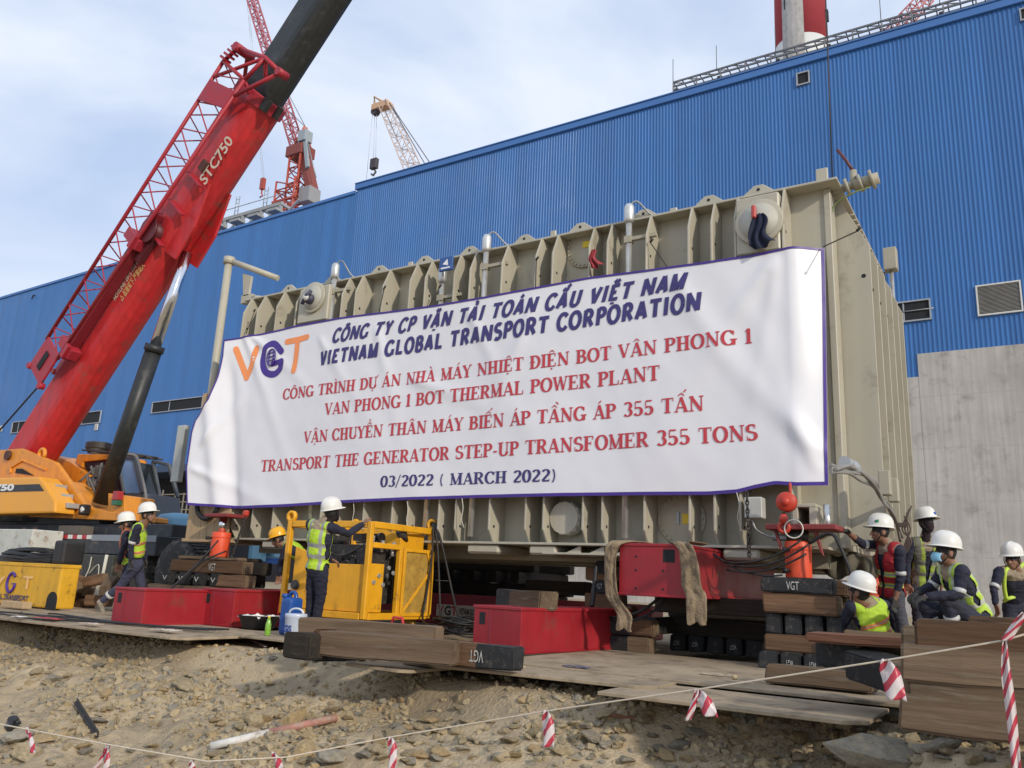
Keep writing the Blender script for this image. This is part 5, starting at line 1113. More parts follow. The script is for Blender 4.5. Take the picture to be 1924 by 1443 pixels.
q = onY(1800, 1195, 6.0); timber((q.x + .9, 6.0, q.z - .05), 2.4, .24, .2, 2, 1, 'timber behind the topmost one, under the squatting man', GS); timber((q.x + 1.3, 7.0, q.z + .02), 2.6, .24, .2, -6, 0, 'timber further back at the right edge', GS)
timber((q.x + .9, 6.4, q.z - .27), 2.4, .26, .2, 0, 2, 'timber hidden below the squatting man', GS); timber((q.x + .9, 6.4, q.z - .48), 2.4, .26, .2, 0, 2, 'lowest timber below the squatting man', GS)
GL = 'timbers lying loose on the right plates'
q = onZ(1540, 1280, .09); timber((q.x, q.y + .05, .09 + .028), .85, .25, .15, -4, 1, 'flat grey timber lying on the plate left of the tilted one', GL, 0)
q = onY(1635, 1275, 6.1); timber(q + V((.12, .3, .02)), .75, .2, .2, -35, 1, 'tilted timber with a black painted chalk marked end', GL, 1, pitch=.12, roll=.2, mark=('VO', 0, 'e', .08, 0))
q = onY(1600, 1231, 6.6); timber(q + V((.18, .2, -.0)), .95, .2, .2, -12, 1, 'timber with chalked black end below the sitting man', GL, 1, mark=('VGT', 0, 'e', .075, 0))
q = onY(1640, 1215, 6.5); timber(q + V((0, .1, .035)), .95, .2, .07, -9, 3, 'reddish plank lying under the sitting man', GL, 0)
# left crib under the jack
GLf = 'timbers cribbed under the left orange jack'
q0 = onY(418, 1047, 9.8); zt = q0.z
timber((q0.x + .05, 9.55, zt - .03), 1.5, .22, .06, 1, 1, 'thin board right under the left orange jack', GLf); timber((q0.x + .05, 9.85, zt - .03), 1.6, .22, .06, 0, 2, 'second thin board under the left orange jack', GLf)
timber((q0.x + .15, 9.45, zt - .17), 1.9, .2, .21, 0, 0, 'brown timber with chalk letters under the left jack boards', GLf, 0, mark=('VGT', .1, 'f', .12, 0)); timber((q0.x + .15, 9.85, zt - .17), 1.9, .2, .21, 0, 2, 'rear timber under the left jack boards', GLf)
for k in range(4): timber((q0.x - .72 + .42 * k, 9.75, zt - .38), 1.0, .21, .2, 90, 2, nth[k] + ' crosswise timber end from the left in the left jack crib', GLf, 1, mark=('V', 0, 'e', .08, 0))
timber((q0.x + .9, 9.35, zt - .385), .85, .2, .2, 0, 0, 'reddish brown timber at the right of the left jack crib', GLf)
for k in range(3):
    timber((q0.x + .1, 9.3 + .4 * k, zt - .59), 2.5, .2, .2, rnd(-1, 1), (1, 2, 2)[k], ['front', 'middle', 'rear'][k] + ' grey timber in the lowest visible layer of the left crib', GLf)
    timber((q0.x + .1, 9.3 + .4 * k, zt - .8), 2.5, .2, .2, rnd(-1, 1), 2, ['front', 'middle', 'rear'][k] + ' timber at the foot of the left crib', GLf)
# tumbled offcuts behind the walking men
GO = 'tumbled timber offcuts near the yellow tank'
for k, (px, py, yw, pi) in enumerate(((150, 1090, 30, .3), (168, 1106, -35, .2), (140, 1118, 60, -.3), (128, 1135, 5, 0), (160, 1135, -10, .1), (148, 1104, 80, .5), (185, 1128, 20, 0), (205, 1100, -50, .4), (180, 1090, 10, -.2))):
    q = onY(px, py, 8.9 - .05 * k); timber(q, .45, .17, .17, yw, 1 if k % 2 else 0, ['topmost', 'middle', 'leaning', 'lowest', 'flat', 'upright', 'rightmost', 'far right tilted', 'upper right'][k] + ' offcut of the tumbled timbers by the yellow tank', GO, 0, pitch=pi)

# ================================================================== red beams
BRED = mat('beam_red', (0.30, 0.014, 0.022), 0.45, var=.2, dirt=(.21, .045, .04), dirt_amt=.32, scale=1.6, streak=.10)
HOLE = DARK
def red_beam(c, w, h, Lb, yaw, label, holes='one', z0=0.0):
    t = thing('red_beam', label, 'steel beam', (0, 0, 0), 'red jacking beams')
    mb = MB(); mb.box((-w / 2, 0, 0), (w / 2, Lb, h)); b = mb.build('beam_body', BRED, t, bevel=.012, seg=2)
    mb = MB(); mb.box((-w / 2 - .012, -.012, h - .03), (w / 2 + .012, Lb + .012, h + .004)); mb.box((-w / 2 - .012, -.012, -.004), (w / 2 + .012, Lb + .012, .028)); mb.build('flange', BRED, t, bevel=.006)
    mb = MB()
    if holes == 'one': mb.box((-w / 2 + .09, -.004, h - .2), (-w / 2 + .17, .02, h - .07))
    else:
        mb.box((w * .17, -.004, h - .2), (w * .34, .02, h - .06))
        for x in (-w * .24, w * .17):
            for z in (.1, .3, .45): 
                if not (x > 0 and z > .4): mb.cyl((x, -.004, z - .02), (x, .02, z - .02), .014, 10)
    mb.build('lifting_hole', HOLE, t)
    mb = MB(); mb.box((-w * .16, -.0045, .03), (-w * .16 + .035, .01, h - .03)) if holes == 'one' else mb.box((-w / 2, -.0045, .02), (w / 2, .01, .03)); mb.build('weld_seam', mat('beam_red_dull', (.25, .02, .03), .6, var=.2, scale=14), t)
    t.location = (c[0], c[1], z0); t.rotation_euler = (0, 0, R_(yaw)); return t
red_beam((-10.42, 7.0), .66, .47, 2.4, 0, 'leftmost low red steel beam on the plates with a slot hole')
red_beam((-9.86, 8.0), .66, .50, 2.6, 2, 'second low red steel beam just left of the power pack')
red_beam((-5.13, 7.92), .68, .475, 2.25, -7, 'low red steel beam in the middle under a grey timber', z0=.03)
be = red_beam((-3.73, 8.9), .80, .575, 3.6, 0, 'raised red steel beam end with bolt holes under the burlap', 'many', z0=.69)
rb = thing('long_red_beam', 'long low red beam with a white company sign behind the power pack', 'steel beam', (0, 0, 0), 'red jacking beams')
q = onY(820, 1150, 12.4); mb = MB(); zb_ = onY(860, 1175, 12.4).z; zt2 = onY(860, 1118, 12.4).z
mb.box((-11.5, 12.4, max(.0, zb_)), (-5.2, 12.9, zt2)); mb.build('beam_body', BRED, rb, bevel=.02); MB().box((-11.5, 12.37, zt2 - .05), (-5.2, 12.399, zt2 + .02)).build('flange', BRED, rb)
p = onY(820, 1156, 12.36); p2 = onY(905, 1156, 12.36); hs = (onY(820, 1135, 12.36) - onY(820, 1157, 12.36)).z
sg = MB().box((p.x, 12.35, p.z), (p2.x + .35, 12.395, p.z + hs)).build('sign_plate', mat('sign_cream', (.62, .55, .45), .5), rb)
mb = MB(); put_text(mb, 'V', (p.x + .03, 12.345, p.z + hs * .12), (1, 0, 0), (0, 0, 1), .13, hs * .76, bold=.03); put_text(mb, 'T', (p.x + .33, 12.345, p.z + hs * .12), (1, 0, 0), (0, 0, 1), .13, hs * .76, bold=.03); mb.build('lettering', RED, sg)
mb = MB(); put_text(mb, 'G', (p.x + .18, 12.345, p.z + hs * .12), (1, 0, 0), (0, 0, 1), .14, hs * .76, bold=.03); put_text(mb, 'VIETNAM GLOBAL TRANSPORT', (p.x + .5, 12.345, p.z + hs * .25), (1, 0, 0), (0, 0, 1), p2.x - p.x - .25, hs * .5, bold=.03); mb.build('lettering', mat('ink_black', (.02, .02, .03), .5), sg)
# ================================================================== burlap
BUR = mat('burlap', (.25, .185, .115), .95, var=.3, dirt=(.12, .085, .05), dirt_amt=.25, scale=5, bump=.8, bscale=60)
def sack(pts, wdt, label, seed):
    """strip of sacking following a path, with folds"""
    path = smooth_path(pts, 8); n = len(path); nu = 14; mb = MB(); vs = []
    for i, p in enumerate(path):
        t = i / (n - 1)
        for k in range(nu + 1):
            u = k / nu - .5; ww = wdt * (1 + .10 * math.sin(t * 7 + seed) + 1.0 * max(0, 1 - 3.2 * t) + (.35 * NZ.noise(V((u * 9, seed, 3))) if t > .97 else 0)); 
            vs.append(p + V((u * ww + .02 * math.sin(t * 9 + seed), -.02 - .008 * math.sin(u * 9 + seed + 3 * t) - .025 * abs(NZ.noise(p * 4 + V((u * 4, seed, 0)))) - .015 * NZ.noise(p * 17 + V((u * 9, 0, seed))), .012 * math.sin(u * 11 + seed) - (.05 * abs(u) if t > .95 else 0))))
    mb.add(vs, [(i * (nu + 1) + k, i * (nu + 1) + k + 1, (i + 1) * (nu + 1) + k + 1, (i + 1) * (nu + 1) + k) for i in range(n - 1) for k in range(nu)], 0, True)
    o = mb.build('burlap_sack', BUR, None, origin=path[-1]); md = o.modifiers.new('s', 'SOLIDIFY'); md.thickness = .005; return tag(o, label, 'sacking', 'burlap sacks hung over the raised beam')
zt3 = .69 + .58; yf = 8.86
e1 = onY(1180, 1182, yf); sack([(-4.06, 9.3, zt3 + .02), (-4.08, 9.02, zt3 + .022), (-4.14, 8.87, zt3 - .01), (-4.18, 8.85, zt3 - .12), (-4.2, 8.85, zt3 - .35), (-4.19, 8.85, zt3 - .6), (e1.x - .05, yf, e1.z + .15), (e1.x - .04, yf, e1.z)], .17, 'narrow burlap sack hanging past the left edge of the raised beam', 1)
e2 = onY(1313, 1170, yf); sack([(-3.46, 9.4, zt3 + .02), (-3.44, 9.1, zt3 + .022), (-3.36, 8.88, zt3 + .01), (-3.29, yf - .02, zt3 - .06), (-3.27, yf - .02, zt3 - .22), (-3.25, yf - .02, zt3 - .45), (e2.x, yf - .03, e2.z + .25), (e2.x + .02, yf - .03, e2.z)], .21, 'wide crumpled burlap sack draped over the right corner of the raised beam', 2)
# ================================================================== jacks
JOR = mat('jack_orange', (.72, .085, .03), .42, var=.1, dirt=(.35, .06, .03), dirt_amt=.15, scale=3)
JRED = mat('jack_plate_red', (.22, .03, .028), .55, var=.2, scale=4)
def jack(x, y, zb, zc, zp, r, label, plate, stroke=True):
    t = thing('hydraulic_jack', label, 'jack', (x, y, zb), 'orange hydraulic jacks')
    b = MB().lathe([(r * .98, 0), (r, .02), (r, zc - zb - .02), (r * .97, zc - zb), (0, zc - zb)], (x, y, zb), n=36).build('cylinder', JOR, t)
    mb = MB(); mb.lathe([(r * 1.01, 0), (r * 1.02, .01), (r * 1.02, .025), (r * 1.01, .035)], (x, y, zc - .1), n=36); mb.build('ring', JOR, b)
    MB().cyl((x, y, zc), (x, y, zp), r * (.42 if stroke else .85), 24).build('ram', mat('chrome', (.75, .76, .78), .12, metal=1.0) if stroke else mat('ram_dark', (.03, .03, .03), .4), t)
    (a, b2, c, d) = plate
    MB().box((a, c, zp), (b2, d, zp + .06)).build('head_plate', JRED, t, bevel=.008)
    mb = MB()
    for k, dz in enumerate((.08, (zc - zb) * .75)):
        mb.cyl((x - r * .5, y - r * .9, zb + dz), (x - r * .75, y - r * 1.35, zb + dz), .02, 8); mb.cyl((x - r * .72, y - r * 1.25, zb + dz - .03), (x - r * .72, y - r * 1.25, zb + dz + .03), .028, 8)
    mb.build('coupling', BLACK, t); return t
jR = jack(-2.32, 9.72, .955, 1.36, 1.48, .142, 'big orange jack at right standing on the black marked timber', (-2.62, -1.86, 9.5, 9.99), False)
mb = MB(); mb.prism([(-2.55, 9.6, 1.47), (-2.52, 9.6, 1.47), (-2.45, 9.6, 1.22), (-2.5, 9.6, 1.3)], (0, .05, 0)); mb.prism([(-2.12, 9.6, 1.47), (-2.08, 9.6, 1.47), (-2.02, 9.6, 1.2), (-2.06, 9.6, 1.25)], (0, .05, 0)); mb.build('head_bracket', JRED, jR, bevel=.005)
jL = jack(q0.x, 9.72, zt, onY(425, 1000, 9.72).z, onY(425, 972, 9.72).z, .16, 'orange jack at left with an extended chrome ram', (q0.x - .32, q0.x + .30, 9.55, 9.99))
q = onY(1640, 1085, 11.4); jB = jack(q.x, 11.4, .55, q.z + .12, q.z + .2, .2, 'orange jack behind the crouching men at the tank end', (q.x - .3, q.x + .3, 11.2, 11.7), False)
# ================================================================== chain hoists
HOR = mat('hoist_orange', (.50, .045, .022), .4, var=.1)
CHN = mat('chain_dark', (.05, .045, .04), .5, metal=.6)
def chain(mb, a, b, r=.012, n=None):
    a, b = V(a), V(b); d = (b - a); n = n or int(d.length / .05); x, y, z = frame_of(d)
    for i in range(n):
        c = a + d * ((i + .5) / n); u = x if i % 2 else y; hl = d.length / n * .62
        mb.tube([c + u * (.016 * math.cos(t)) + z * (hl * math.sin(t)) for t in np.linspace(0, 2 * math.pi, 9)[:-1]], r * .6, 4, closed=True)
a = onY(1478, 943, 9.62); t = thing('chain_hoist', 'orange chain hoist hanging from the tank above the right jack', 'hoist', a, 'orange chain hoists')
mb = MB(); mb.lathe([(.10, -.06), (.112, -.04), (.112, .04), (.10, .06), (.0, .065)], a, (0, -1, 0), n=28); mb.lathe([(.05, 0), (.05, .03), (0, .035)], a + V((0, -.06, 0)), (0, -1, 0), n=16); hb = mb.build('hoist_body', HOR, t)
MB().box(a + V((.03, -.015, .1)), a + V((.06, .015, .22))).build('hanger', HOR, t, bevel=.01)
hk = onY(1473, 990, 9.5); mb = MB(); mb.sphere(hk + V((0, 0, .09)), .05, .05, .06); mb.tube([hk + V((.055 * math.cos(u), 0, .055 * math.sin(u))) for u in np.linspace(1.9, 7.3, 12)], .024, 8); mb.build('hook', HOR, t)
mb = MB(); chain(mb, a + V((-.03, 0, -.1)), hk + V((0, 0, .14))); chain(mb, onY(1403, 925, 9.7), onY(1408, 1045, 9.55), .018); mb.build('chain', CHN, t)
MB().tube([hk + V((.11 + .1 * math.cos(u), -.02, -.02 + .1 * math.sin(u))) for u in np.linspace(0, 6.28, 20)][:-1], .008, 5, closed=True).build('sling_ring', STRW, t)
a = onY(462, 964, 9.62); t = thing('chain_hoist', 'small orange chain hoist on the tank beside the left jack', 'hoist', a, 'orange chain hoists')
MB().box(a - V((.05, .04, .05)), a + V((.05, .04, .05))).build('hoist_body', HOR, t, bevel=.03, seg=2)
mb = MB(); chain(mb, a + V((0, 0, -.07)), a + V((-.12, -.2, -1.15)), .02); mb.build('chain', CHN, t)
# ================================================================== crate at the tank's left end
CRW = mat('crate_wood', (.42, .30, .17), .8, var=.2, scale=2, bump=.3, bscale=8, stretch=(4, 4, .3))
ct = thing('wooden_crate', 'pale boarded crate fixed under the left end of the tank', 'crate', (-13.0, 9.95, 1.3))
c0_ = onY(345, 1008, 9.9); c1_ = onY(418, 1003, 9.9)
for k in range(6): x0_ = lerp(c0_.x, c1_.x + .1, k / 6); MB().box((x0_ + .006, 9.93, 1.30), (lerp(c0_.x, c1_.x + .1, (k + 1) / 6), 9.96 + rnd(0, .01), 2.02)).build('board', CRW, ct, bevel=.004)
MB().box((c0_.x - .05, 9.9, 1.24), (c1_.x + .15, 10.9, 1.298)).build('base', CRW, ct, bevel=.004); MB().box((c0_.x, 9.96, 1.30), (c0_.x + .03, 10.9, 2.4)).build('side', CRW, ct)
q = onY(387, 755, 10.0); MB().box((q.x - .12, 10.0, 3.3), (q.x + .0, 10.1, q.z + .18)).build('post', CRW, ct, bevel=.004)
q = onY(350, 800, 10.6); mb = MB(); mb.box((q.x - .14, 10.5, 2.45), (q.x + .1, 10.62, q.z)); mb.build('end_panel', mat('end_panel_grey', (.42, .43, .40), .5), tr, bevel=.01)
mb = MB(); cc = onY(390, 948, 9.85); mb.tube([cc + V((.3 * math.cos(u), 0, .3 * math.sin(u) + .05)) for u in np.linspace(3.0, 6.4, 16)], .045, 8); o = mb.build('hose_loop', BLACK, None, origin=cc); tag(o, 'black hose loop hanging below the banner in front of the crate', 'hose')
# ================================================================== power pack
PY = mat('pack_yellow', (.74, .36, .012), .42, var=.1, dirt=(.32, .17, .03), dirt_amt=.18, scale=3, streak=.06)
PYD = mat('pack_yellow_dirty', (.42, .25, .045), .6, var=.25, dirt=(.20, .13, .04), dirt_amt=.35, scale=6)
ENG = mat('engine_dark', (.035, .033, .03), .5, var=.4, dirt=(.12, .10, .08), dirt_amt=.3, scale=12)
pk = thing('power_pack', 'yellow framed hydraulic power pack with an open engine bay', 'power pack', (-7.78, 8.72, .2))
TH = R_(-2); EX = V((-math.cos(TH), math.sin(TH), 0)); EY = V((math.sin(TH) * .2, 1, 0)).normalized(); N0 = V((-7.78, 8.72, .2)); Wp, Dp, Hp = 1.5, 1.38, 1.30
def pp(u, v, z): return N0 + EX * u + EY * v + V((0, 0, z))
mb = MB(); B_ = .075
for u in (0, Wp):
    for v in (0, Dp): mb.beam(pp(u, v, 0), pp(u, v, Hp), B_, B_, EX)
for z in (B_ / 2, Hp - B_ / 2):
    for v in (0, Dp): mb.beam(pp(.05, v, z), pp(Wp - .05, v, z), B_, B_ * 1.2, V((0, 0, 1)))
    for u in (0, Wp): mb.beam(pp(u, .05, z), pp(u, Dp - .05, z), B_, B_ * 1.2, V((0, 0, 1)))
mb.beam(pp(0, .05, Hp * .76), pp(0, Dp * .5, Hp * .76), B_, B_, V((0, 0, 1))); mb.beam(pp(0, Dp * .48, 0.05), pp(0, Dp * .48, Hp * .76), B_, B_, EX)
mb.build('frame', PY, pk, bevel=.008)
def pq(c4, name, m, th=.02, nrm=None, parent=pk):
    mb = MB(); mb.prism(c4, nrm); return mb.build(name, m, parent, bevel=.005)
EXn = V((-EX.y, EX.x, 0)); 
pq([pp(.06, .02, .09), pp(.85, .02, .09), pp(.85, .02, .72), pp(.06, .02, .72)], 'front_panel', PYD if False else PY, nrm=EY * .02)
pq([pp(.9, .02, .09), pp(1.38, .02, .09), pp(1.38, .02, .94), pp(.9, .02, .80)], 'front_panel', PY, nrm=EY * .02)
pq([pp(.01, .06, .09), pp(.01, .36, .09), pp(.01, .36, .74), pp(.01, .06, .74)], 'side_panel', PY, nrm=EX * .02)
dr = pq([pp(-.03, Dp * .52, .04), pp(-.03, Dp * 1.02, .04), pp(-.03, Dp * 1.02, .98), pp(-.03, Dp * .52, .98)], 'mesh_door', PYD, nrm=EX * .02)
mb = MB(); e = V((0, 0, 0)) - EX * .01
cor = [pp(-.04, Dp * .53, .06), pp(-.04, Dp * 1.01, .06), pp(-.04, Dp * 1.01, .96), pp(-.04, Dp * .53, .96)]
for i in range(4): mb.beam(cor[i], cor[(i + 1) % 4], .05, .03, EX)
mb.beam(cor[0], pp(-.045, Dp * 1.0, .7), .04, .02, EX); mb.beam(pp(-.045, Dp * .9, .95), pp(-.045, Dp * 1.0, .74), .04, .02, EX); mb.build('door_frame', PY, dr, bevel=.004)
pq([pp(.08, Dp * .55, .98), pp(.5, Dp * .55, .98), pp(.5, Dp * .55, 1.2), pp(.08, Dp * .55, 1.2)], 'gauge_box', PY, nrm=EY * .55)
for u in (0, Wp):
    for v in (0, Dp):
        if u == 0 and v == 0: continue
        c = pp(u, v, Hp + .07); mb = MB(); mb.lathe([(.045, -.03), (.085, -.03), (.085, .03), (.045, .03), (.045, -.03)], c, EXn, n=20); mb.build('lifting_eye', PY, pk)
mb = MB(); rg = random.Random(5)
mb.box(pp(1.3, .3, .2) + V((0, 0, 0)), pp(.22, 1.15, 1.0)); mb.box(pp(.5, .2, .3), pp(.12, .5, .9)); 
for k in range(80):
    c = pp(rg.uniform(.12, 1.3), rg.uniform(.15, 1.2), rg.uniform(.3, 1.12)); s = rg.uniform(.03, .11)
    if k % 3: mb.obox(c, EX, EY, V((0, 0, 1)), s, s * rg.uniform(.5, 1.2), s * rg.uniform(.5, 1.2))
    else: mb.cyl(c, c + V((rg.uniform(-.2, .2), rg.uniform(-.2, .2), rg.uniform(-.1, .2))), s * .7, 12)
for k in range(26):
    a = pp(rg.uniform(.05, 1.2), rg.uniform(.05, 1.0), rg.uniform(.4, 1.2)); b2 = pp(rg.uniform(.05, 1.2), rg.uniform(.05, 1.0), rg.uniform(.3, 1.1)); mb.tube(smooth_path([a, a.lerp(b2, .5) + V((0, 0, -.12)), b2]), .014, 6)
mb.build('engine', ENG, pk)
mb = MB()
for k in range(9): c = pp(.06 + .05 * (k % 3), .1 + .13 * k * .6, rg.uniform(.85, 1.15)); mb.cyl(c, c + V((0, 0, .1)), .025, 10); 
for k in range(5): c = pp(.02, .15 + .1 * k, rg.uniform(.3, .7)); mb.cyl(c, c - EX * .03, .03, 10)
mb.build('fittings', mat('fitting_pale', (.42, .42, .40), .35, metal=.5), pk)
mb = MB()
for u, v in ((.15, .2), (.15, 1.2), (1.3, .2), (1.3, 1.2)): mb.cyl(pp(u, v - .04, -.09), pp(u, v + .04, -.09), .085, 16); mb.obox(pp(u, v, -.03), EX, EY, V((0, 0, 1)), .06, .06, .04)
mb.build('castor', PYD, pk)
hs_ = thing('hydraulic_hoses', 'black hydraulic hoses looped over the rear corner of the power pack', 'hose', pp(0, Dp, 1.3))
mb = MB(); c = pp(-.05, Dp * .98, Hp + .05)
for k in range(3): mb.tube(smooth_path([c + V((-.15, .1, .0)), c + V((.02 * k, -.02, .03)), c + V((.05 + .10 * k, -.06, -.35)), c + V((.03 + .24 * k, -.1, -1.0)), c + V((.1 + .33 * k, -.25, -1.33)), c + V((.5 + .3 * k, -.6, -1.42))]), .016, 7)
mb.build('hose', BLACK, hs_)
def coil(c, r, n, label, cat='cable', seed=0, rr=.014, h=.14, name='cable_coil', sq=.8):
    rg = random.Random(seed); mb = MB()
    for k in range(n):
        ph = rg.uniform(0, 6); r1 = r * rg.uniform(.65, 1.05); dx, dy = rg.uniform(-.12, .12) * r, rg.uniform(-.12, .12) * r; z = rg.uniform(.015, h)
        mb.tube([V(c) + V((dx + r1 * math.cos(u), dy + r1 * sq * math.sin(u), z + .03 * math.sin(u * 2 + ph))) for u in np.linspace(0, 6.28, 26)][:-1], rr, 6, closed=True)
    o = mb.build(name, BLACK, None, origin=c); return tag(o, label, cat)
q = onZ(850, 1193, .03); coil(q + V((0, .15, 0)), .34, 9, 'tangled black hose heap between the power pack and the middle red beam', seed=2, rr=.013, h=.22)
mb = MB(); a = onZ(905, 1190, .03)
q1 = onY(1150, 1115, 9.6); mb.tube(smooth_path([onY(1120, 1060, 10.2), onY(1116, 1110, 10.1), onY(1112, 1140, 10.0)]), .03, 8); mb.tube(smooth_path([onY(1105, 1144, 9.9), onY(1150, 1160, 9.6), onY(1200, 1150, 9.5), onY(1240, 1122, 9.6)]), .018, 7); mb.tube(smooth_path([onY(1110, 1143, 9.9), onY(1170, 1168, 9.5), onY(1225, 1150, 9.5), onY(1255, 1122, 9.6)]), .015, 7)
o = mb.build('hydraulic_hose', BLACK, None, origin=onY(1112, 1140, 10)); tag(o, 'black hose sagging below the raised red beam', 'hose')
mb = MB()
for k, (ax_, bx2) in enumerate((((1362, 1055), (1505, 1015)), ((1380, 1062), (1520, 1022)), ((1365, 1070), (1515, 1040)), ((1340, 1040), (1470, 1080)))):
    a = onY(*ax_, 9.45); b2 = onY(*bx2, 9.5); mb.tube(catenary(a, b2, .09), .012, 6)
mb.tube(smooth_path([onY(1520, 1020, 9.5), onY(1560, 1002, 9.45), onY(1580, 1030, 9.4), onY(1600, 1080, 9.4), onY(1603, 1110, 9.4)]), .018, 7)
o = mb.build('hydraulic_hose', BLACK, None, origin=onY(1500, 1030, 9.5)); tag(o, 'thin black hoses crossing in front of the right orange jack', 'hose')
mb = MB(); mb.tube(smooth_path([onY(318, 1108, 7.6), onY(370, 1060, 9.0), onY(410, 1015, 9.4)]), .016, 6); mb.tube(smooth_path([onY(330, 1098, 7.9), onY(380, 1055, 9.0), onY(425, 1035, 9.45)]), .014, 6); o = mb.build('hydraulic_hose', BLACK, None, origin=onY(318, 1108, 7.6)); tag(o, 'pair of black hoses rising to the left orange jack', 'hose')
mb = MB()
for k in range(4):
    y = 6.35 + .22 * k; mb.tube(smooth_path([(-13.2 + .3 * k, y, .03), (-12.2, y + .15 * math.sin(k * 2.3), .03), (-11.2, y - .12 * math.cos(k * 1.7), .03), (-10.3, 6.75 + .04 * k, .03), (-9.3, 6.85 + .04 * k, .035), (-8.6, 6.9 + .1 * k, .05)]), .013, 6)
o = mb.build('cable', BLACK, None, origin=(-12, 6.5, .03)); tag(o, 'black cables trailing along the left plates past the red beams', 'cable')
# ================================================================== yellow tank with coil, at left
yt_ = thing('yellow_tank', 'rusty yellow steel tank with company lettering under a cable heap', 'tank', (-14.6, 8.0, 0))
yq = 7.9; a = onY(117, 1062, yq); b2 = onY(117, 1140, yq); zt4 = onY(90, 1061, yq).z
mb = MB(); mb.box((a.x - 2.6, yq, .02), (a.x, yq + .32, zt4)); body = mb.build('tank_body', mat('tank_yellow', (.66, .36, .02), .55, var=.12, dirt=(.05, .035, .02), dirt_amt=.17, scale=3.2, streak=.08), yt_, bevel=.03, seg=2)
MB().box((a.x - 2.6, yq - .012, zt4 - .04), (a.x + .012, yq + .33, zt4 + .02)).build('rim', mat('tank_yellow', (.66, .36, .02)), yt_, bevel=.005)
a2 = onY(94, 1140, yq - .02); mb = MB(); r_ = .14; mb.prism([(a2.x + r_ * math.cos(t), yq - .02, .02 + max(0, .13 + r_ * math.sin(t)) if t <= math.pi else .02) for t in np.linspace(0, math.pi, 12)] + [(a2.x - r_, yq - .02, .0), (a2.x + r_, yq - .02, .0)], (0, .018, 0)); mb.build('pocket', DARK, yt_)
def px3(x, y): return onY(x, y, yq - .014)
mb = MB(); put_text(mb, 'V', px3(-22, 1103), (1, 0, 0), (0, 0, 1), (px3(7, 1103) - px3(-22, 1103)).length, (px3(0, 1081) - px3(0, 1103)).z, bold=.03); put_text(mb, 'T', px3(40, 1105), (1, 0, 0), (0, 0, 1), (px3(59, 1103) - px3(40, 1103)).length, (px3(45, 1081) - px3(45, 1105)).z, bold=.03); mb.build('lettering', mat('ink_pale_orange', (.80, .48, .16), .5), yt_)
mb = MB(); c = px3(21, 1094); mb.tube([c + V((.13 * math.cos(u), 0, .16 * math.sin(u))) for u in np.linspace(.7, 6.2, 22)], .026, 5); mb.beam(c + V((.02, 0, -.01)), c + V((.14, 0, -.01)), .03, .008); mb.build('logo_letter', PURP, yt_)
mb = MB(); put_text(mb, 'VIETNAM GLOBAL TRANSPORT', px3(-60, 1118), (1, 0, 0), (0, 0, 1), (px3(54, 1118) - px3(-60, 1118)).length, (px3(20, 1109) - px3(20, 1118)).z, bold=.03); put_text(mb, 'WWW.VGT.COM.VN', px3(-18, 1125), (1, 0, 0), (0, 0, 1), (px3(39, 1125) - px3(-18, 1125)).length, (px3(20, 1121) - px3(20, 1125)).z, bold=.02); mb.build('lettering', mat('ink_dull_navy', (.05, .05, .12), .5), yt_)
cb = thing('cable_heap', 'heap of black cable bundled on top of the yellow tank', 'cable', (a.x - 1.3, yq + .5, zt4))
mb = MB(); rg = random.Random(9); cc = onY(62, 1045, yq + .5)
for k in range(34):
    r1 = rg.uniform(.5, .95); z = zt4 + .03 + .32 * rg.random() * (1.2 - r1); ph = rg.uniform(0, 6)
    mb.tube([(cc.x + r1 * math.cos(u) + rg.uniform(-.01, .01), yq + .5 + .36 * r1 * math.sin(u), z + .05 * math.sin(u + ph) + .015) for u in np.linspace(0, 6.28, 24)][:-1], .02, 6, closed=True)
mb.build('cable', BLACK, cb)
b_ = onY(117, 1060, yq + .3); MB().box((b_.x - .18, yq + .2, zt4 + .02), (b_.x + .12, yq + .6, zt4 + .42)).build('motor_box', mat('motor_black', (.02, .02, .022), .6, var=.3), cb, bevel=.05, seg=2)
o = MB().box((onY(0, 1140, 7.4).x, 7.4, .02), (onY(42, 1140, 7.4).x, 7.55, .12)).build('board_piece', CRW, None, bevel=.006, origin=onY(20, 1140, 7.4)); tag(o, 'short pale board lying in front of the yellow tank', 'board')
# ================================================================== small things on the plates
def lathe_thing(name, parts, c, label, cat, group=None):
    t = thing(name, label, cat, c, group)
    for pn, prof, m in parts: MB().lathe(prof, c, n=24).build(pn, m, t)
    return t
c = onZ(531, 1193, .02) + V((0.0, .10, 0)); t = thing('jerry_can', 'tall blue plastic jerry can beside the power pack', 'can', c); BL = mat('plastic_blue', (.012, .07, .28), .35, var=.08)
mb = MB(); mb.box(c + V((-.10, -.11, 0)), c + V((.10, .11, .45))); mb.build('body', BL, t, bevel=.06, seg=3); mb = MB(); mb.tube(smooth_path([c + V((-.06, 0, .43)), c + V((-.03, 0, .5)), c + V((.04, 0, .5)), c + V((.07, 0, .43))]), .025, 8); mb.build('handle', BL, t); MB().cyl(c + V((-.07, -.06, .44)), c + V((-.07, -.06, .49)), .04, 14).build('cap', BL, t)
c = onZ(556, 1196, .02) + V((.02, -.05, 0)); t = thing('oil_pail', 'pale grey oil pail with blue letters beside the man at the pack', 'pail', c); PW = mat('pail_white', (.50, .56, .66), .4, var=.06)
mb = MB(); mb.lathe([(.10, 0), (.115, .02), (.125, .22), (.132, .23), (.132, .26), (.125, .27), (0, .27)], c, n=28); mb.build('body', PW, t); mb = MB(); mb.tube([c + V((.12 * math.cos(u), 0, .27 + .06 * math.sin(u))) for u in np.linspace(0, math.pi, 12)], .012, 6); mb.build('handle', mat('handle_white', (.65, .65, .65), .4), t)
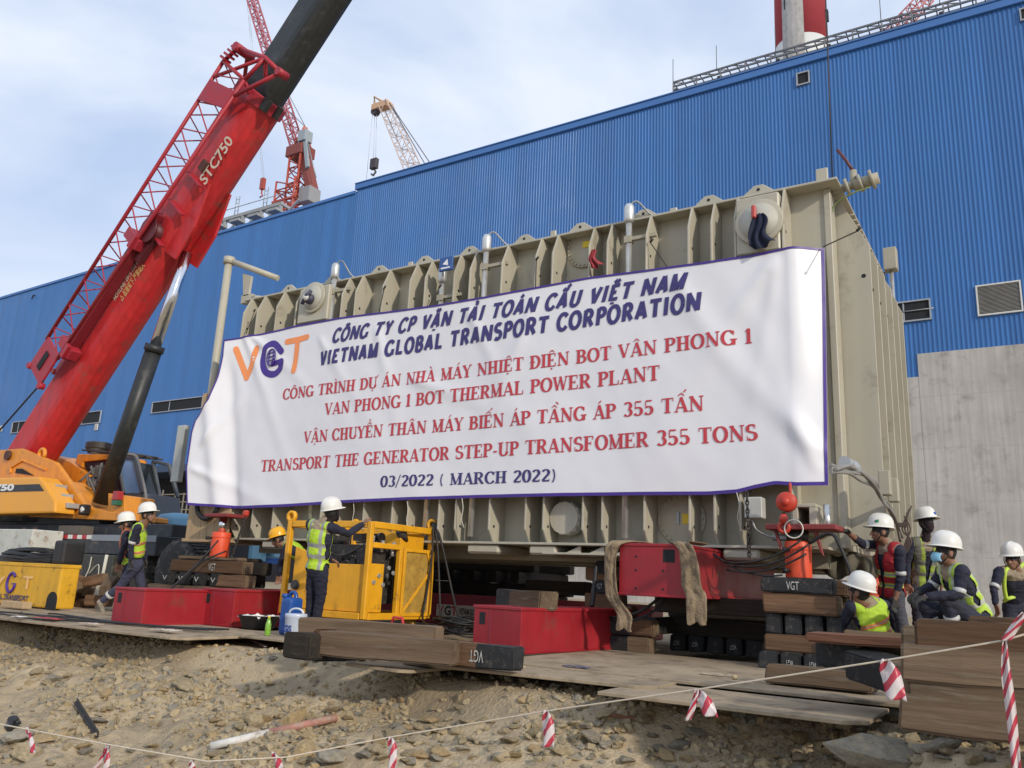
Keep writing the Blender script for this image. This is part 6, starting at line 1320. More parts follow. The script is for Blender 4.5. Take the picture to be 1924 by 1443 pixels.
mb = MB(); put_text(mb, 'GS', c + V((-.05, -.135, .06)), V((.9, .2, 0)).normalized(), (0, 0, 1), .11, .075, bold=.05); mb.build('lettering', mat('ink_blue', (.02, .06, .25), .5), t)
c = onZ(512, 1193, .02) + V((.02, -.1, 0)); lathe_thing('drink_bottle', [('bottle', [(.03, 0), (.035, .01), (.035, .13), (.02, .18), (.014, .2)], mat('bottle_green', (.20, .42, .05), .2, var=.2, scale=30)), ('cap', [(.016, .2), (.016, .225), (0, .226)], mat('cap_yellow', (.7, .55, .03), .4))], c, 'small green drink bottle with a yellow cap beside the blue can', 'bottle')
c = onZ(485, 1180, .02); t = thing('plastic_tub', 'black plastic tub holding crumpled white paper', 'tub', c); mb = MB(); mb.lathe([(.20, 0), (.21, .01), (.27, .16), (.28, .17), (.255, .165), (.2, .03), (0, .03)], c, n=28); mb.build('tub', BLACK, t)
pp2 = thing('crumpled_paper', 'crumpled white paper in the black plastic tub', 'paper', c + V((0, 0, .13))); mb = MB(); nn = 9
vs = [c + V(((i / nn - .5) * .42, (k / nn - .5) * .4, .15 + .05 * NZ.noise(V((i * .7, k * .7, 1))) + .03 * NZ.noise(V((i * 2.1, k * 1.9, 5))))) for k in range(nn + 1) for i in range(nn + 1)]
mb.add(vs, [(k * (nn + 1) + i, k * (nn + 1) + i + 1, (k + 1) * (nn + 1) + i + 1, (k + 1) * (nn + 1) + i) for k in range(nn) for i in range(nn)]); o = mb.build('sheet', WHITE, pp2); o.modifiers.new('s', 'SOLIDIFY').thickness = .004
q = onZ(680, 1175, .05); q = onY(747, 1168, 8.3); t = thing('red_handle_box', 'small red handled tool just behind the front timbers', 'tool', q); mb = MB(); mb.tube([q + V((-.1, 0, -.05)), q + V((-.07, 0, .05)), q + V((.07, 0, .05)), q + V((.1, 0, -.05))], .018, 8); mb.box(q + V((-.13, -.05, -.14)), q + V((.13, .05, -.05))); mb.build('handle', mat('tool_red', (.5, .03, .04), .4), t)
# light blue things seen below the tank
LB = mat('light_blue_paint', (.16, .36, .52), .5, var=.1)
c = onY(335, 985, 13.2); t = thing('blue_drum_tank', 'light blue rounded tank behind the crane wheel', 'tank', c); mb = MB(); mb.lathe([(.0, -.7), (.45, -.68), (.55, -.55), (.55, .1), (.45, .22), (.2, .27), (0, .28)], (c.x, 13.2, c.z), n=28); mb.build('shell', LB, t)
for k, (px, py, w, h, col, lb) in enumerate(((452, 1032, .9, .55, (.20, .42, .56), 'pale blue chest under the tank beside the left jack'), (484, 1028, .5, .22, (.02, .12, .42), 'deep blue box under the tank right of the pale chest'), (502, 1036, .6, .3, (.24, .46, .62), 'pale blue crate behind the man in the yellow helmet'), (488, 1052, .35, .16, (.02, .12, .42), 'low deep blue box under the pale crate'))):
    q = onY(px, py, 15.0 + .3 * k); t = thing('blue_box', lb, 'box', q); m_ = mat('bluebox%d' % k, col, .45, var=.08); mb = MB(); mb.box((q.x - w / 2, q.y, q.z - h / 2), (q.x + w / 2, q.y + .5, q.z + h / 2)); mb.build('body', m_, t, bevel=.03, seg=2); MB().box((q.x - w / 2 - .02, q.y - .02, q.z + h / 2 - .05), (q.x + w / 2 + .02, q.y + .52, q.z + h / 2 + .02)).build('lid', m_, t, bevel=.01)
mb = MB()
for k in range(10):
    a = onY(280 + 8 * k, 940, 40); mb.tube([(a.x, 40, 0), (a.x, 40, a.z + rnd(0, 1))], .06, 5)
for k in range(4): a = onY(270, 930 + 14 * k, 40); mb.tube([(a.x - 2, 40, a.z), (a.x + 6, 40, a.z)], .05, 5)
o = mb.build('scaffold', mat('scaffold_pole', (.20, .17, .13), .7), None, origin=(onY(300, 940, 40).x, 40, 0)); tag(o, 'scaffold poles under the dark canopy of the hall', 'scaffold')
# tarpaulin draped at the tank's right end, tools and scraps
TAR = mat('tarp_olive', (.11, .10, .07), .75, var=.25, scale=3, bump=.4, bscale=10)
mb = MB(); nu, nv = 26, 10; a = onY(1535, 1035, 11.2); b2 = onY(1632, 1040, 11.2)
vs = [V((lerp(a.x, b2.x + .2, i / nu), 11.2 - .1 * math.sin(k / nv * 2.5) + .04 * math.sin(i * .9), lerp(a.z + .02, a.z - .26, k / nv) + .04 * math.sin(i * .5 + 1) - .06 * math.sin(i / nu * 3.14))) for k in range(nv + 1) for i in range(nu + 1)]
mb.add(vs, [(k * (nu + 1) + i, k * (nu + 1) + i + 1, (k + 1) * (nu + 1) + i + 1, (k + 1) * (nu + 1) + i) for k in range(nv) for i in range(nu)], 0, True); o = mb.build('tarpaulin', TAR, None, origin=a); o.modifiers.new('s', 'SOLIDIFY').thickness = .01; tag(o, 'olive tarpaulin sagging below the tank end behind the right jack', 'tarpaulin')
mb = MB()
for k in range(4): q = onY(1705, 985, 10.9); mb.tube(smooth_path([q + V((-.03 + .03 * k, 0, .1 + .04 * k)), q + V((.03 - .03 * k, 0, -.05)), q + V((-.03 + .02 * k, 0, -.2)), q + V((-.12, 0, -.45))]), .010, 6)
mb.box(q + V((-.1, -.02, -.03)), q + V((.0, .04, .02))); o = mb.build('cable_tangle', mat('cable_brown', (.09, .06, .05), .6), None, origin=q); tag(o, 'dark cable tangle hanging between the two standing men', 'cable')
def flatscrap(px, py, w, l, col, label, yaw=0, name='scrap'):
    q = onZ(px, py, .035); mb = MB(); n = 8; vs = [q + V(((i / n - .5) * l, (k - .5) * w * (1 + .4 * math.sin(i * 1.7)), .008 + .02 * abs(NZ.noise(V((i * .9, k, px)))))) for k in range(2) for i in range(n + 1)]
    mb.add(vs, [(i, i + 1, n + 2 + i, n + 1 + i) for i in range(n)]); o = mb.build(name, mat('scrap_' + str(px), col, .8, var=.2, scale=12), None, origin=q); o.modifiers.new('s', 'SOLIDIFY').thickness = .006; return tag(o, label, 'scrap')
flatscrap(90, 1162, .12, .5, (.4, .06, .06), 'red tipped tools scattered on the left plate'); flatscrap(35, 1159, .08, .25, (.6, .6, .58), 'small white scrap on the left plate'); flatscrap(170, 1172, .1, .35, (.55, .45, .38), 'pinkish scrap of paper on the left plate'); flatscrap(310, 1184, .14, .4, (.52, .46, .40), 'pale scraps in front of the leftmost red beam'); flatscrap(1082, 1253, .08, .25, (.08, .08, .16), 'frayed blue rag on the plate in front of the middle beam'); flatscrap(1345, 1268, .05, .3, (.42, .36, .26), 'splinter of pale wood on the broad plate'); flatscrap(965, 1252, .04, .22, (.5, .40, .20), 'thin yellowish strip of wood near the painted timber end'); flatscrap(1050, 1264, .05, .3, (.10, .085, .06), 'dark slit handle hole in the front plate') if False else None
q = onZ(1380, 1276, .03); o = MB().sphere(q + V((0, 0, .02)), .03, .025, .022, 8, 6).build('pebble', ROCKM[0], None, origin=q); tag(o, 'single small stone lying on the broad plate', 'stone')
# ================================================================== rope with tape flags
TAPE = bpy.data.materials.new('barrier_tape'); TAPE.use_nodes = True; t_ = TAPE.node_tree; b_ = t_.nodes['Principled BSDF']; b_.inputs['Roughness'].default_value = .35
u_ = t_.nodes.new('ShaderNodeUVMap'); w_ = t_.nodes.new('ShaderNodeTexWave'); w_.wave_type = 'BANDS'; w_.bands_direction = 'DIAGONAL'; w_.inputs['Scale'].default_value = .8; w_.inputs['Distortion'].default_value = 0
r_ = t_.nodes.new('ShaderNodeValToRGB'); r_.color_ramp.interpolation = 'CONSTANT'; r_.color_ramp.elements[0].color = (.60, .53, .52, 1); r_.color_ramp.elements[1].position = .62; r_.color_ramp.elements[1].color = (.45, .035, .06, 1)
t_.links.new(u_.outputs[0], w_.inputs[0]); t_.links.new(w_.outputs[1], r_.inputs[0]); t_.links.new(r_.outputs[0], b_.inputs['Base Color'])
RP = [onY(-60, 1352, 3.1), onY(0, 1360, 3.2), onY(200, 1398, 3.3), onY(390, 1430, 3.5), onY(540, 1422, 3.8), onY(730, 1385, 4.2), onY(1030, 1335, 4.2), onY(1310, 1295, 4.2), onY(1665, 1240, 4.2), onY(1886, 1203, 4.2), onY(1990, 1172, 4.2)]
o = MB().tube(RP, .0045, 6).build('rope', mat('rope_white', (.55, .48, .38), .85, var=.15, scale=30), None, origin=RP[5]); tag(o, 'thin white rope strung across the foreground with tape flags', 'rope')
def tape(path, wd, label, name='tape_flag', seed=0, twist=0.0, group='red and white tape flags tied to the rope'):
    path = smooth_path(path, 6); n = len(path); mb = MB(); vs = []; uv = []; s = 0
    for i, p in enumerate(path):
        if i: s += (p - path[i - 1]).length
        t = i / (n - 1); ang = seed + twist * t; wv = V((math.cos(ang), math.sin(ang) * .5, .12 * math.sin(ang * 2))); w2 = wd * .8 * (.35 + .65 * min(1, t * 3)) / 2
        for k in range(5): u = k / 4 - .5; vs.append(p + wv * (2 * u * w2) + V((0, .012 * math.cos(u * 7 + t * 5 + seed), .003 * math.sin(u * 9)))); uv.append(((u + .5) * .8, s * 9))
    fs = [(i * 5 + k, i * 5 + k + 1, (i + 1) * 5 + k + 1, (i + 1) * 5 + k) for i in range(n - 1) for k in range(4)]
    mb.add(vs, fs, 0, True); o = mb.build(name, TAPE, None, origin=path[0]); ul = o.data.uv_layers.new(name='UVMap')
    for l in o.data.loops: ul.data[l.index].uv = uv[l.vertex_index]
    o.modifiers.new('s', 'SOLIDIFY').thickness = .0015
    return tag(o, label, 'tape', group)
def fl(pts, y=4.2): return [onY(x, yy, y) + V((0, -.01 * i, 0)) for i, (x, yy) in enumerate(pts)]
tape(fl([(53, 1366), (60, 1392), (69, 1413)], 3.28), .06, 'tape flag near the bottom left corner before the grey boulder', seed=.2)
tape(fl([(204, 1400), (203, 1425), (201, 1450)], 3.32), .07, 'tape flag at the lowest left stretch of the rope', seed=-.2); tape(fl([(203, 1400), (193, 1425), (184, 1444)], 3.34), .04, 'narrow second tail beside the flag at the lowest left stretch', seed=.5)
tape(fl([(363, 1428), (361, 1440), (358, 1455)], 3.48), .06, 'tape flag cut off by the bottom edge beside the pipe end', seed=.1)
tape(fl([(516, 1412), (522, 1428), (530, 1444)], 3.78), .08, 'short tape flag below the striped pipe', seed=.0)
tape(fl([(736, 1384), (738, 1412), (741, 1450)]), .075, 'tape flag left of the pair of ochre rocks', seed=.4, twist=.3)
tape(fl([(1028, 1334), (1031, 1368), (1034, 1402)]), .085, 'tape flag hanging in front of the earth heap in the middle', seed=.2)
tape(fl([(1312, 1294), (1304, 1322), (1296, 1352)]), .05, 'narrow left tail of the forked flag before the front right plate', seed=.8); tape(fl([(1313, 1294), (1326, 1320), (1338, 1345)]), .10, 'broad right tail of the forked flag before the front right plate', seed=.1)
tape(fl([(1665, 1238), (1676, 1275), (1686, 1314)]), .105, 'crumpled tape flag hanging beside the stacked timbers', seed=.1)
tape(fl([(1924, 1150), (1905, 1180), (1890, 1203)]), .055, 'tape piece running up from the knot at the right edge', seed=.6); tape(fl([(1888, 1203), (1890, 1260), (1899, 1330), (1905, 1385), (1912, 1450)]), .052, 'long tape tail hanging from the knot over the stacked timbers', seed=.2, twist=.5)
# tape lying on the bank, pipe, angle bar, plastic bag
gp = lambda x, y, dz=.02: (lambda q: V((q.x, q.y, gz(q.x, q.y) + dz)))(next(CAMP + ray(x, y) * (2 + .02 * i) for i in range(600) if (CAMP + ray(x, y) * (2 + .02 * i)).z < gz(*(CAMP + ray(x, y) * (2 + .02 * i)).xy)))
tape([gp(362, 1196, .03), gp(395, 1205, .05), gp(440, 1204, .04), gp(470, 1210, .05), gp(500, 1220, .03)], .16, 'faded pink tape lying crumpled on the top of the bank', name='loose_tape', seed=.3, twist=1.2, group=None)
a = gp(393, 1418, .06); b2 = gp(632, 1362, .06); t = thing('striped_pipe', 'white and red painted pipe lying on the rocky bank', 'pipe', a)
mb = MB(); m_ = a.lerp(b2, .45); n = 24
mb.lathe([(.024, 0), (.033, 0), (.033, (m_ - a).length), (.03, (m_ - a).length)], a, (b2 - a), n=n); mb.build('white_length', mat('pipe_white', (.60, .58, .54), .6, var=.2, dirt=(.30, .24, .18), dirt_amt=.3, scale=8), t)
mb = MB(); mb.lathe([(.033, 0), (.033, (b2 - m_).length * 1.0), (0, (b2 - m_).length)], m_, (b2 - m_), n=n); mb.build('red_length', mat('pipe_red', (.36, .17, .13), .7, var=.3, dirt=(.38, .32, .25), dirt_amt=.4, scale=10), t)
MB().lathe([(.024, .002), (.0, .1)], a, (b2 - a), n=n).build('bore', DARK, t)
a = gp(140, 1330, .05); b2 = gp(181, 1391, .03); mb = MB(); mb.beam(a, b2, .035, .008, V((0, 0, 1))); mb.beam(a + V((.018, 0, .02)), b2 + V((.018, 0, .02)), .008, .05, V((0, 0, 1))); o = mb.build('angle_bar', mat('bar_black', (.03, .03, .032), .5), None, origin=a); tag(o, 'black steel angle bar stuck in the bank at left', 'steel bar')
q = gp(22, 1372, .05); mb = MB(); nn = 10; vs = [q + V((.07 * math.sin(math.pi * i / nn) * math.cos(2 * math.pi * k / nn), .06 * math.sin(math.pi * i / nn) * math.sin(2 * math.pi * k / nn), .06 * math.cos(math.pi * i / nn))) * 1 for i in range(nn + 1) for k in range(nn)]
vs = [v + (v - q) * (.8 * NZ.noise(v * 22)) for v in vs]; mb.add(vs, [(i * nn + k, (i + 1) * nn + k, (i + 1) * nn + (k + 1) % nn, i * nn + (k + 1) % nn) for i in range(nn) for k in range(nn)]); o = mb.build('plastic_bag', mat('bag_black', (.02, .021, .024), .3), None, origin=q); tag(o, 'crumpled black plastic bag behind the bottom left tape flag', 'bag')
for px, py, px2, py2 in ((1140, 1351, 1225, 1362),): 
    a = gp(px, py, .03); b2 = gp(px2, py2, .03); o = MB().beam(a, b2, .06, .02, V((0, 0, 1))).build('wood_strip', WOODS[3], None, origin=a, bevel=.003); tag(o, 'thin brown strip of wood beside the earth heap', 'wood strip')
# ================================================================== people
def dep(px, py, d): return CAMP + ray(px, py) * d
RH = V((_X.x, _Y.x, 0)).normalized(); FH = V((_X.z, _Y.z, 0)).normalized()      # image right, away from the camera (both level)
SKIN = mat('skin', (.23, .115, .07), .55, var=.1, scale=12); NAVYC = mat('workwear_navy', (.016, .018, .036), .85, var=.25, scale=9, bump=.5, bscale=40); NAVYT = mat('trousers_navy', (.024, .026, .045), .85, var=.25, scale=9, bump=.5, bscale=40)
GREYT = mat('trousers_dusty', (.06, .06, .075), .9, var=.3, dirt=(.10, .09, .085), dirt_amt=.3, scale=7, bump=.5, bscale=40); KHAKI = mat('yoke_khaki', (.30, .24, .17), .85, var=.12, scale=9, bump=.4, bscale=40)
BOOT = mat('boot_dark', (.06, .045, .035), .7, var=.3, scale=12); GLOVE = mat('glove_grey', (.045, .043, .040), .9, var=.3, scale=20, bump=.5, bscale=60); EYE = mat('eye_dark', (.015, .01, .01), .3); HAIR = mat('hair_black', (.012, .010, .010), .6)
BALA = mat('balaclava', (.022, .012, .016), .9, var=.2, scale=14, bump=.4); HWHITE = mat('helmet_white', (.72, .71, .66), .42, var=.04, dirt=(.5, .47, .4), dirt_amt=-.05); HYEL = mat('helmet_yellow', (.80, .40, .01), .3, var=.04); REFL = mat('reflective_tape', (.36, .38, .38), .35, var=.1); REFLB = mat('reflective_band', (.50, .50, .48), .4)
BOOTG = mat('boot_dusty', (.26, .22, .17), .9, var=.2, scale=12)
def vest_mat(name, base, bands, vert=None):
    """cloth whose tape bands follow the height (UV y, metres above the hem) and the side (UV x)"""
    m = mat(name, base, .7, var=.12, scale=6, bump=.35, bscale=22); t = m.node_tree; N = t.nodes.new; L = t.links.new; b = t.nodes['Principled BSDF']; cur = b.inputs['Base Color'].links[0].from_socket
    uv = N('ShaderNodeUVMap'); sp = N('ShaderNodeSeparateXYZ'); L(uv.outputs[0], sp.inputs[0])
    def band(sock, lo, hi, col, ab=False):
        nonlocal cur
        if ab: a_ = N('ShaderNodeMath'); a_.operation = 'ABSOLUTE'; L(sock, a_.inputs[0]); sock = a_.outputs[0]
        c = N('ShaderNodeMath'); c.operation = 'COMPARE'; c.inputs[1].default_value = (lo + hi) / 2; c.inputs[2].default_value = (hi - lo) / 2; L(sock, c.inputs[0])
        mx = N('ShaderNodeMix'); mx.data_type = 'RGBA'; mx.inputs['B'].default_value = (*col, 1); L(c.outputs[0], mx.inputs['Factor']); L(cur, mx.inputs['A']); cur = mx.outputs['Result']
    if vert: band(sp.outputs[0], vert[0], vert[1], vert[2], True)
    for lo, hi, col in bands: band(sp.outputs[1], lo, hi, col)
    L(cur, b.inputs['Base Color']); return m
GR_ = (.30, .31, .30); OR_ = (.75, .22, .06)
VYEL = vest_mat('vest_lime', (.42, .62, .035), [(.135, .19, GR_), (.275, .33, GR_)], (.075, .115, GR_))
VYORG = vest_mat('vest_lime_orange', (.40, .60, .04), [(.06, .11, OR_), (.078, .092, GR_), (.20, .25, OR_), (.218, .232, GR_)])
VRED = vest_mat('vest_red', (.38, .018, .025), [(.10, .155, (.45, .55, .08)), (.118, .137, GR_), (.235, .29, (.45, .55, .08)), (.253, .272, GR_)])
VDUL = vest_mat('vest_dusty_lime', (.27, .36, .05), [(.16, .215, (.17, .18, .16)), (.31, .37, (.17, .18, .16))], (.09, .15, (.15, .15, .13)))
def remeshed(prims, vox, smooth, name):
    mb = MB()
    for p in prims:
        if p[0] == 'c':
            _, a, ra, b, rb, tg = p; a, b = V(a), V(b); d = b - a; L_ = max(d.length, 1e-4)
            prof = [(ra * math.sin(t), -ra * math.cos(t)) for t in np.linspace(0.02, math.pi / 2, 5)] + [(rb * math.cos(t), L_ + rb * math.sin(t)) for t in np.linspace(0, math.pi / 2 - .02, 5)]
            mb.lathe(prof, a, d if d.length > 1e-4 else V((0, 0, 1)), n=14)
        else:
            _, c, X_, Y_, Z_, r3, tg = p; c = V(c); n, k = 16, 10
            vs = [c + X_ * (r3[0] * math.sin(math.pi * i / k) * math.cos(2 * math.pi * j / n)) + Y_ * (r3[1] * math.sin(math.pi * i / k) * math.sin(2 * math.pi * j / n)) + Z_ * (r3[2] * math.cos(math.pi * i / k)) for i in range(k + 1) for j in range(n)]
            mb.add(vs, [(i * n + j, (i + 1) * n + j, (i + 1) * n + (j + 1) % n, i * n + (j + 1) % n) for i in range(k) for j in range(n)])
    o = mb.build(name, [SKIN], None); md = o.modifiers.new('r', 'REMESH'); md.mode = 'VOXEL'; md.voxel_size = vox; sm = o.modifiers.new('s', 'SMOOTH'); sm.iterations = smooth; sm.factor = .5
    me = bpy.data.meshes.new_from_object(o.evaluated_get(bpy.context.evaluated_depsgraph_get())); old = o.data; bpy.data.objects.remove(o); bpy.data.meshes.remove(old); return me
def pdist(P, p):
    if p[0] == 'c':
        _, a, ra, b, rb, tg = p; a = np.array(a); b = np.array(b); d = b - a; t = np.clip(((P - a) @ d) / max(d @ d, 1e-9), 0, 1); return np.linalg.norm(P - a - t[:, None] * d, axis=1) - (ra + (rb - ra) * t)
    _, c, X_, Y_, Z_, r3, tg = p; q = P - np.array(c); u = np.stack([q @ np.array(X_) / r3[0], q @ np.array(Y_) / r3[1], q @ np.array(Z_) / r3[2]], 1); l = np.linalg.norm(u, axis=1); return (l - 1) * min(r3)
def finish(me, name, parent, prims=None, mats=None, wrinkle=0.0):
    off = ORG[parent.name]; n = len(me.vertices); co = np.empty(n * 3); me.vertices.foreach_get('co', co); co = co.reshape(n, 3)
    if prims is not None:
        tags = list(mats.keys()); P = np.array([p.center[:] for p in me.polygons]); D = np.stack([pdist(P, p) for p in prims], 1); k = D.argmin(1); me.materials.clear()
        for t in tags: me.materials.append(mats[t])
        me.polygons.foreach_set('material_index', [tags.index(prims[i][-1]) for i in k])
    if wrinkle:
        nr = np.empty(n * 3); me.vertices.foreach_get('normal', nr); nr = nr.reshape(n, 3)
        cl = np.ones(n)
        if prims is not None:
            D = np.stack([pdist(co, p) for p in prims], 1); k = D.argmin(1); cl = np.array([0.0 if prims[i][-1] in ('skin', 'eye', 'glove', 'hair', 'bala') else 1.0 for i in k])
        w = np.array([NZ.noise(V(c) * 9) + .8 * NZ.noise(V((c[0] * 16, c[1] * 16, c[2] * 30))) for c in co]) * wrinkle; co = co + nr * (w * cl)[:, None]
    co = co - np.array(off); me.vertices.foreach_set('co', co.ravel()); me.polygons.foreach_set('use_smooth', [True] * len(me.polygons)); me.update()
    o = bpy.data.objects.new(name, me); COL.objects.link(o); o.parent = parent; ORG[o.name] = off; return o
def person(label, J, face, look_up=0.0, vest=None, hem=.40, helmet=HWHITE, headcover=None, trousers=NAVYT, gloves=(False, False), boots=BOOT, legs=True, badge=None, mask=False, bands=True, yoke=True, group='workers in helmets', build=1.0, roll=0.0, harness=None):
    """J: joint positions; face: level direction the head looks; prims become one continuous body"""
    t = thing('person', label, 'person', J['pel'], group); pr = []
    C = lambda a, ra, b, rb, tg: pr.append(('c', V(a), ra * build, V(b), rb * build, tg))
    E = lambda c, X_, Y_, Z_, r3, tg: pr.append(('e', V(c), X_, Y_, Z_, r3, tg))
    face = V(face).normalized(); up = (V((0, 0, 1)) - face * look_up + FH.cross(V((0, 0, 1))) * roll).normalized(); fw = (face - up * face.dot(up)).normalized(); sd = up.cross(fw)
    hd, nk, pel, sl, sr = J['head'], J['neck'], J['pel'], J['shl'], J['shr']; chest = (sl + sr) / 2; sp = (chest - pel).normalized(); lat = (sr - sl).normalized(); lat = (lat - sp * lat.dot(sp)).normalized(); bk = sp.cross(lat)
    htag = 'bala' if headcover else 'skin'
    # head: skull, jaw, nose, ears, eyes
    E(hd + up * .015, sd, fw, up, (.076, .096, .105), 'hair'); E(hd + fw * .022 - up * .03, sd, fw, up, (.064, .075, .085), htag); E(hd + fw * .045 - up * .085, sd, fw, up, (.042, .042, .035), htag)
    if not headcover or headcover == 'low':
        C(hd + fw * .096 - up * .01, .010, hd + fw * .112 - up * .042, .016, htag); C(hd + fw * .092 - up * .075 - sd * .018, .008, hd + fw * .092 - up * .075 + sd * .018, .008, 'skin')
        for s in (-1, 1): E(hd + sd * .078 * s - fw * .005 - up * .02, sd, fw, up, (.012, .024, .034), htag); C(hd + fw * .088 - up * .006 + sd * .03 * s, .0095, hd + fw * .09 - up * .006 + sd * .034 * s, .0095, 'eye')
    C(nk - up * .03, .058, hd - up * .06, .05, 'bala' if headcover else 'skin')
    # torso
    E(pel + sp * .02, lat, bk, sp, (.165, .12, .13), 'legs'); E(pel.lerp(chest, .42), lat, bk, sp, (.15, .105, .19), 'top'); E(pel.lerp(chest, .72), lat, bk, sp, (.178, .118, .19), 'top'); C(sl.lerp(sr, .12), .074, sl.lerp(sr, .88), .074, 'yoke' if yoke else 'top'); C(chest, .085, nk + sp * .01, .058, 'yoke' if yoke else 'top'); E(pel.lerp(chest, .93), lat, bk, sp, (.17, .108, .12), 'yoke' if yoke else 'top')
    # arms and hands
    for s, g in (('l', gloves[0]), ('r', gloves[1])):
        if 'el' + s not in J: continue
        a, e, w = J['sh' + s], J['el' + s], J['wr' + s]; C(a, .066, a.lerp(e, .35), .058, 'top'); C(a.lerp(e, .3), .058, e, .046, 'top'); C(e, .046, e.lerp(w, .55 if J.get('roll' + s) else .92), .04, 'top'); C(e.lerp(w, .5), .037, w, .028, 'skin')
        d = (J['ha' + s] - w).normalized(); n_ = J.get('pn' + s, V((0, 0, -1))); n_ = (n_ - d * n_.dot(d)).normalized(); x_ = d.cross(n_); ht = 'glove' if g else 'skin'; k = 1.12 if g else 1.0
        for q in (-.5, -.17, .17, .5): C(w + d * .015 + x_ * .05 * q, .015 * k, w + d * .085 + x_ * .075 * q, .0125 * k, ht)
        for q, L_ in ((-.5, .055), (-.17, .072), (.17, .078), (.5, .066)):
            b0 = w + d * .09 + x_ * .082 * q; b1 = b0 + (d * .85 + n_ * .35).normalized() * L_ * .55; b2_ = b1 + (d * .45 + n_ * .85).normalized() * L_ * .55; C(b0, .0098 * k, b1, .009 * k, ht); C(b1, .009 * k, b2_, .0078 * k, ht)
        th = w + d * .03 - x_ * .03; t1 = th + (d * .6 - x_ * .7 + n_ * .25).normalized() * .045; C(th, .013 * k, t1, .011 * k, ht); C(t1, .011 * k, t1 + (d * .9 + n_ * .35).normalized() * .035, .009 * k, ht)
    if legs:
        for s in ('l', 'r'):
            h, k, a = J['hp' + s], J['kn' + s], J['an' + s]; C(h, .092, k, .066, 'legs'); C(k, .066, a + (k - a).normalized() * .06, .056, 'legs'); tt = J.get('to' + s, a + face * .16); C(a, .045, a - V((0, 0, .04)), .045, 'boot'); C(a - V((0, 0, .05)) - (tt - a).normalized() * .05, .042, tt - V((0, 0, .055)), .036, 'boot')
    me = remeshed(pr, .0085, 3, 'body')
    finish(me, 'body', t, pr, {'skin': SKIN, 'bala': BALA, 'hair': HAIR, 'eye': EYE, 'top': NAVYC, 'yoke': KHAKI if yoke else NAVYC, 'legs': trousers, 'glove': GLOVE, 'boot': boots}, .010)
    # vest
    if vest:
        vp = []; k = 1.0
        for c, r3 in ((pel + sp * .04, (.175, .132, .16)), (pel.lerp(chest, .42), (.168, .125, .2)), (pel.lerp(chest, .74), (.19, .136, .2))): vp.append(('e', c, lat, bk, sp, r3, 'v'))
        vp.append(('c', sl.lerp(sr, .17), .086, sl.lerp(sr, .83), .086, 'v'))
        me = remeshed(vp, .012, 2, 'vest'); bm = bmesh.new(); bm.from_mesh(me); z0 = (chest - pel).length + .02 - hem - .06
        kill = []
        for f_ in bm.faces:
            c = f_.calc_center_median() - pel; h = c.dot(sp); l = c.dot(lat); b_ = c.dot(bk); top = (chest - pel).length
            if h < z0 or (abs(l) < .075 and h > top + .035) or abs(l) > (sr - sl).length / 2 - .015: kill.append(f_)
            elif abs(l) < .02 + .16 * max(0, (h - z0 - .15)) * .6 and (b_ * (1 if (fw.dot(bk) > 0) else -1)) > .03: kill.append(f_)
        bmesh.ops.delete(bm, geom=kill, context='FACES'); bm.to_mesh(me); bm.free(); me.materials.clear(); me.materials.append(vest)
        ul = me.uv_layers.new(name='UVMap')
        for l in me.loops: c = me.vertices[l.vertex_index].co - pel; ul.data[l.index].uv = (c.dot(lat), c.dot(sp) - z0 + .012 * NZ.noise(V(c) * 6))
        o = finish(me, 'vest', t, None, None, .009); o.modifiers.new('s', 'SOLIDIFY').thickness = .004
    if harness:
        mb = MB()
        for s in (-1, 1): mb.tube(smooth_path([chest + lat * .10 * s + sp * .088 - bk * (0), chest + lat * .10 * s + sp * .04 + fw * .115, chest + lat * .095 * s - sp * .15 + fw * .155, chest + lat * .07 * s - sp * .33 + fw * .15]), .024, 8)
        mb.tube(smooth_path([pel + sp * .13 + lat * .17, pel + sp * .14 + fw * .15 + lat * .05, pel + sp * .14 + fw * .15 - lat * .05, pel + sp * .13 - lat * .17]), .022, 8); mb.build('safety_straps', harness, t)
    # helmet: shell, brim, rim
    if helmet:
        def hp(a, r, z): return hd + up * (.058 + z) + fw * (r * 1.18 * math.cos(a) + .0) + sd * (r * math.sin(a))
        mb = MB(); n = 36; rows = []
        prof = [(.118, -.005), (.119, .02), (.115, .06), (.101, .097), (.073, .126), (.038, .141), (0.001, .145)]
        vs = [hp(2 * math.pi * j / n, r * (1 + (.0)), z + (.009 if abs(math.sin(2 * math.pi * j / n)) < .2 and z > .03 else 0)) for r, z in prof for j in range(n)]
        mb.add(vs, [(i * n + j, i * n + (j + 1) % n, (i + 1) * n + (j + 1) % n, (i + 1) * n + j) for i in range(len(prof) - 1) for j in range(n)], 0, True)
        br = lambda a: .131 + .034 * max(0, math.cos(a)) ** 1.5
        vs = [hp(2 * math.pi * j / n, r_ if r_ else br(2 * math.pi * j / n), z) for r_, z in ((.117, .0), (0, -.014), (0, -.020), (.113, -.008)) for j in range(n)]
        mb.add(vs, [(i * n + j, (i + 1) * n + j, (i + 1) * n + (j + 1) % n, i * n + (j + 1) % n) for i in range(3) for j in range(n)], 0, True); hl = mb.build('helmet', helmet, t)
        mb = MB()
        for s in (-1, 1): mb.tube(smooth_path([hd + sd * .088 * s + up * .03 + fw * .02, hd + sd * .082 * s - up * .05 + fw * .03, hd + fw * .05 - up * .125 + sd * .01 * s]), .006, 5)
        mb.build('chin_strap', mat('strap_black', (.02, .02, .02), .7), t)
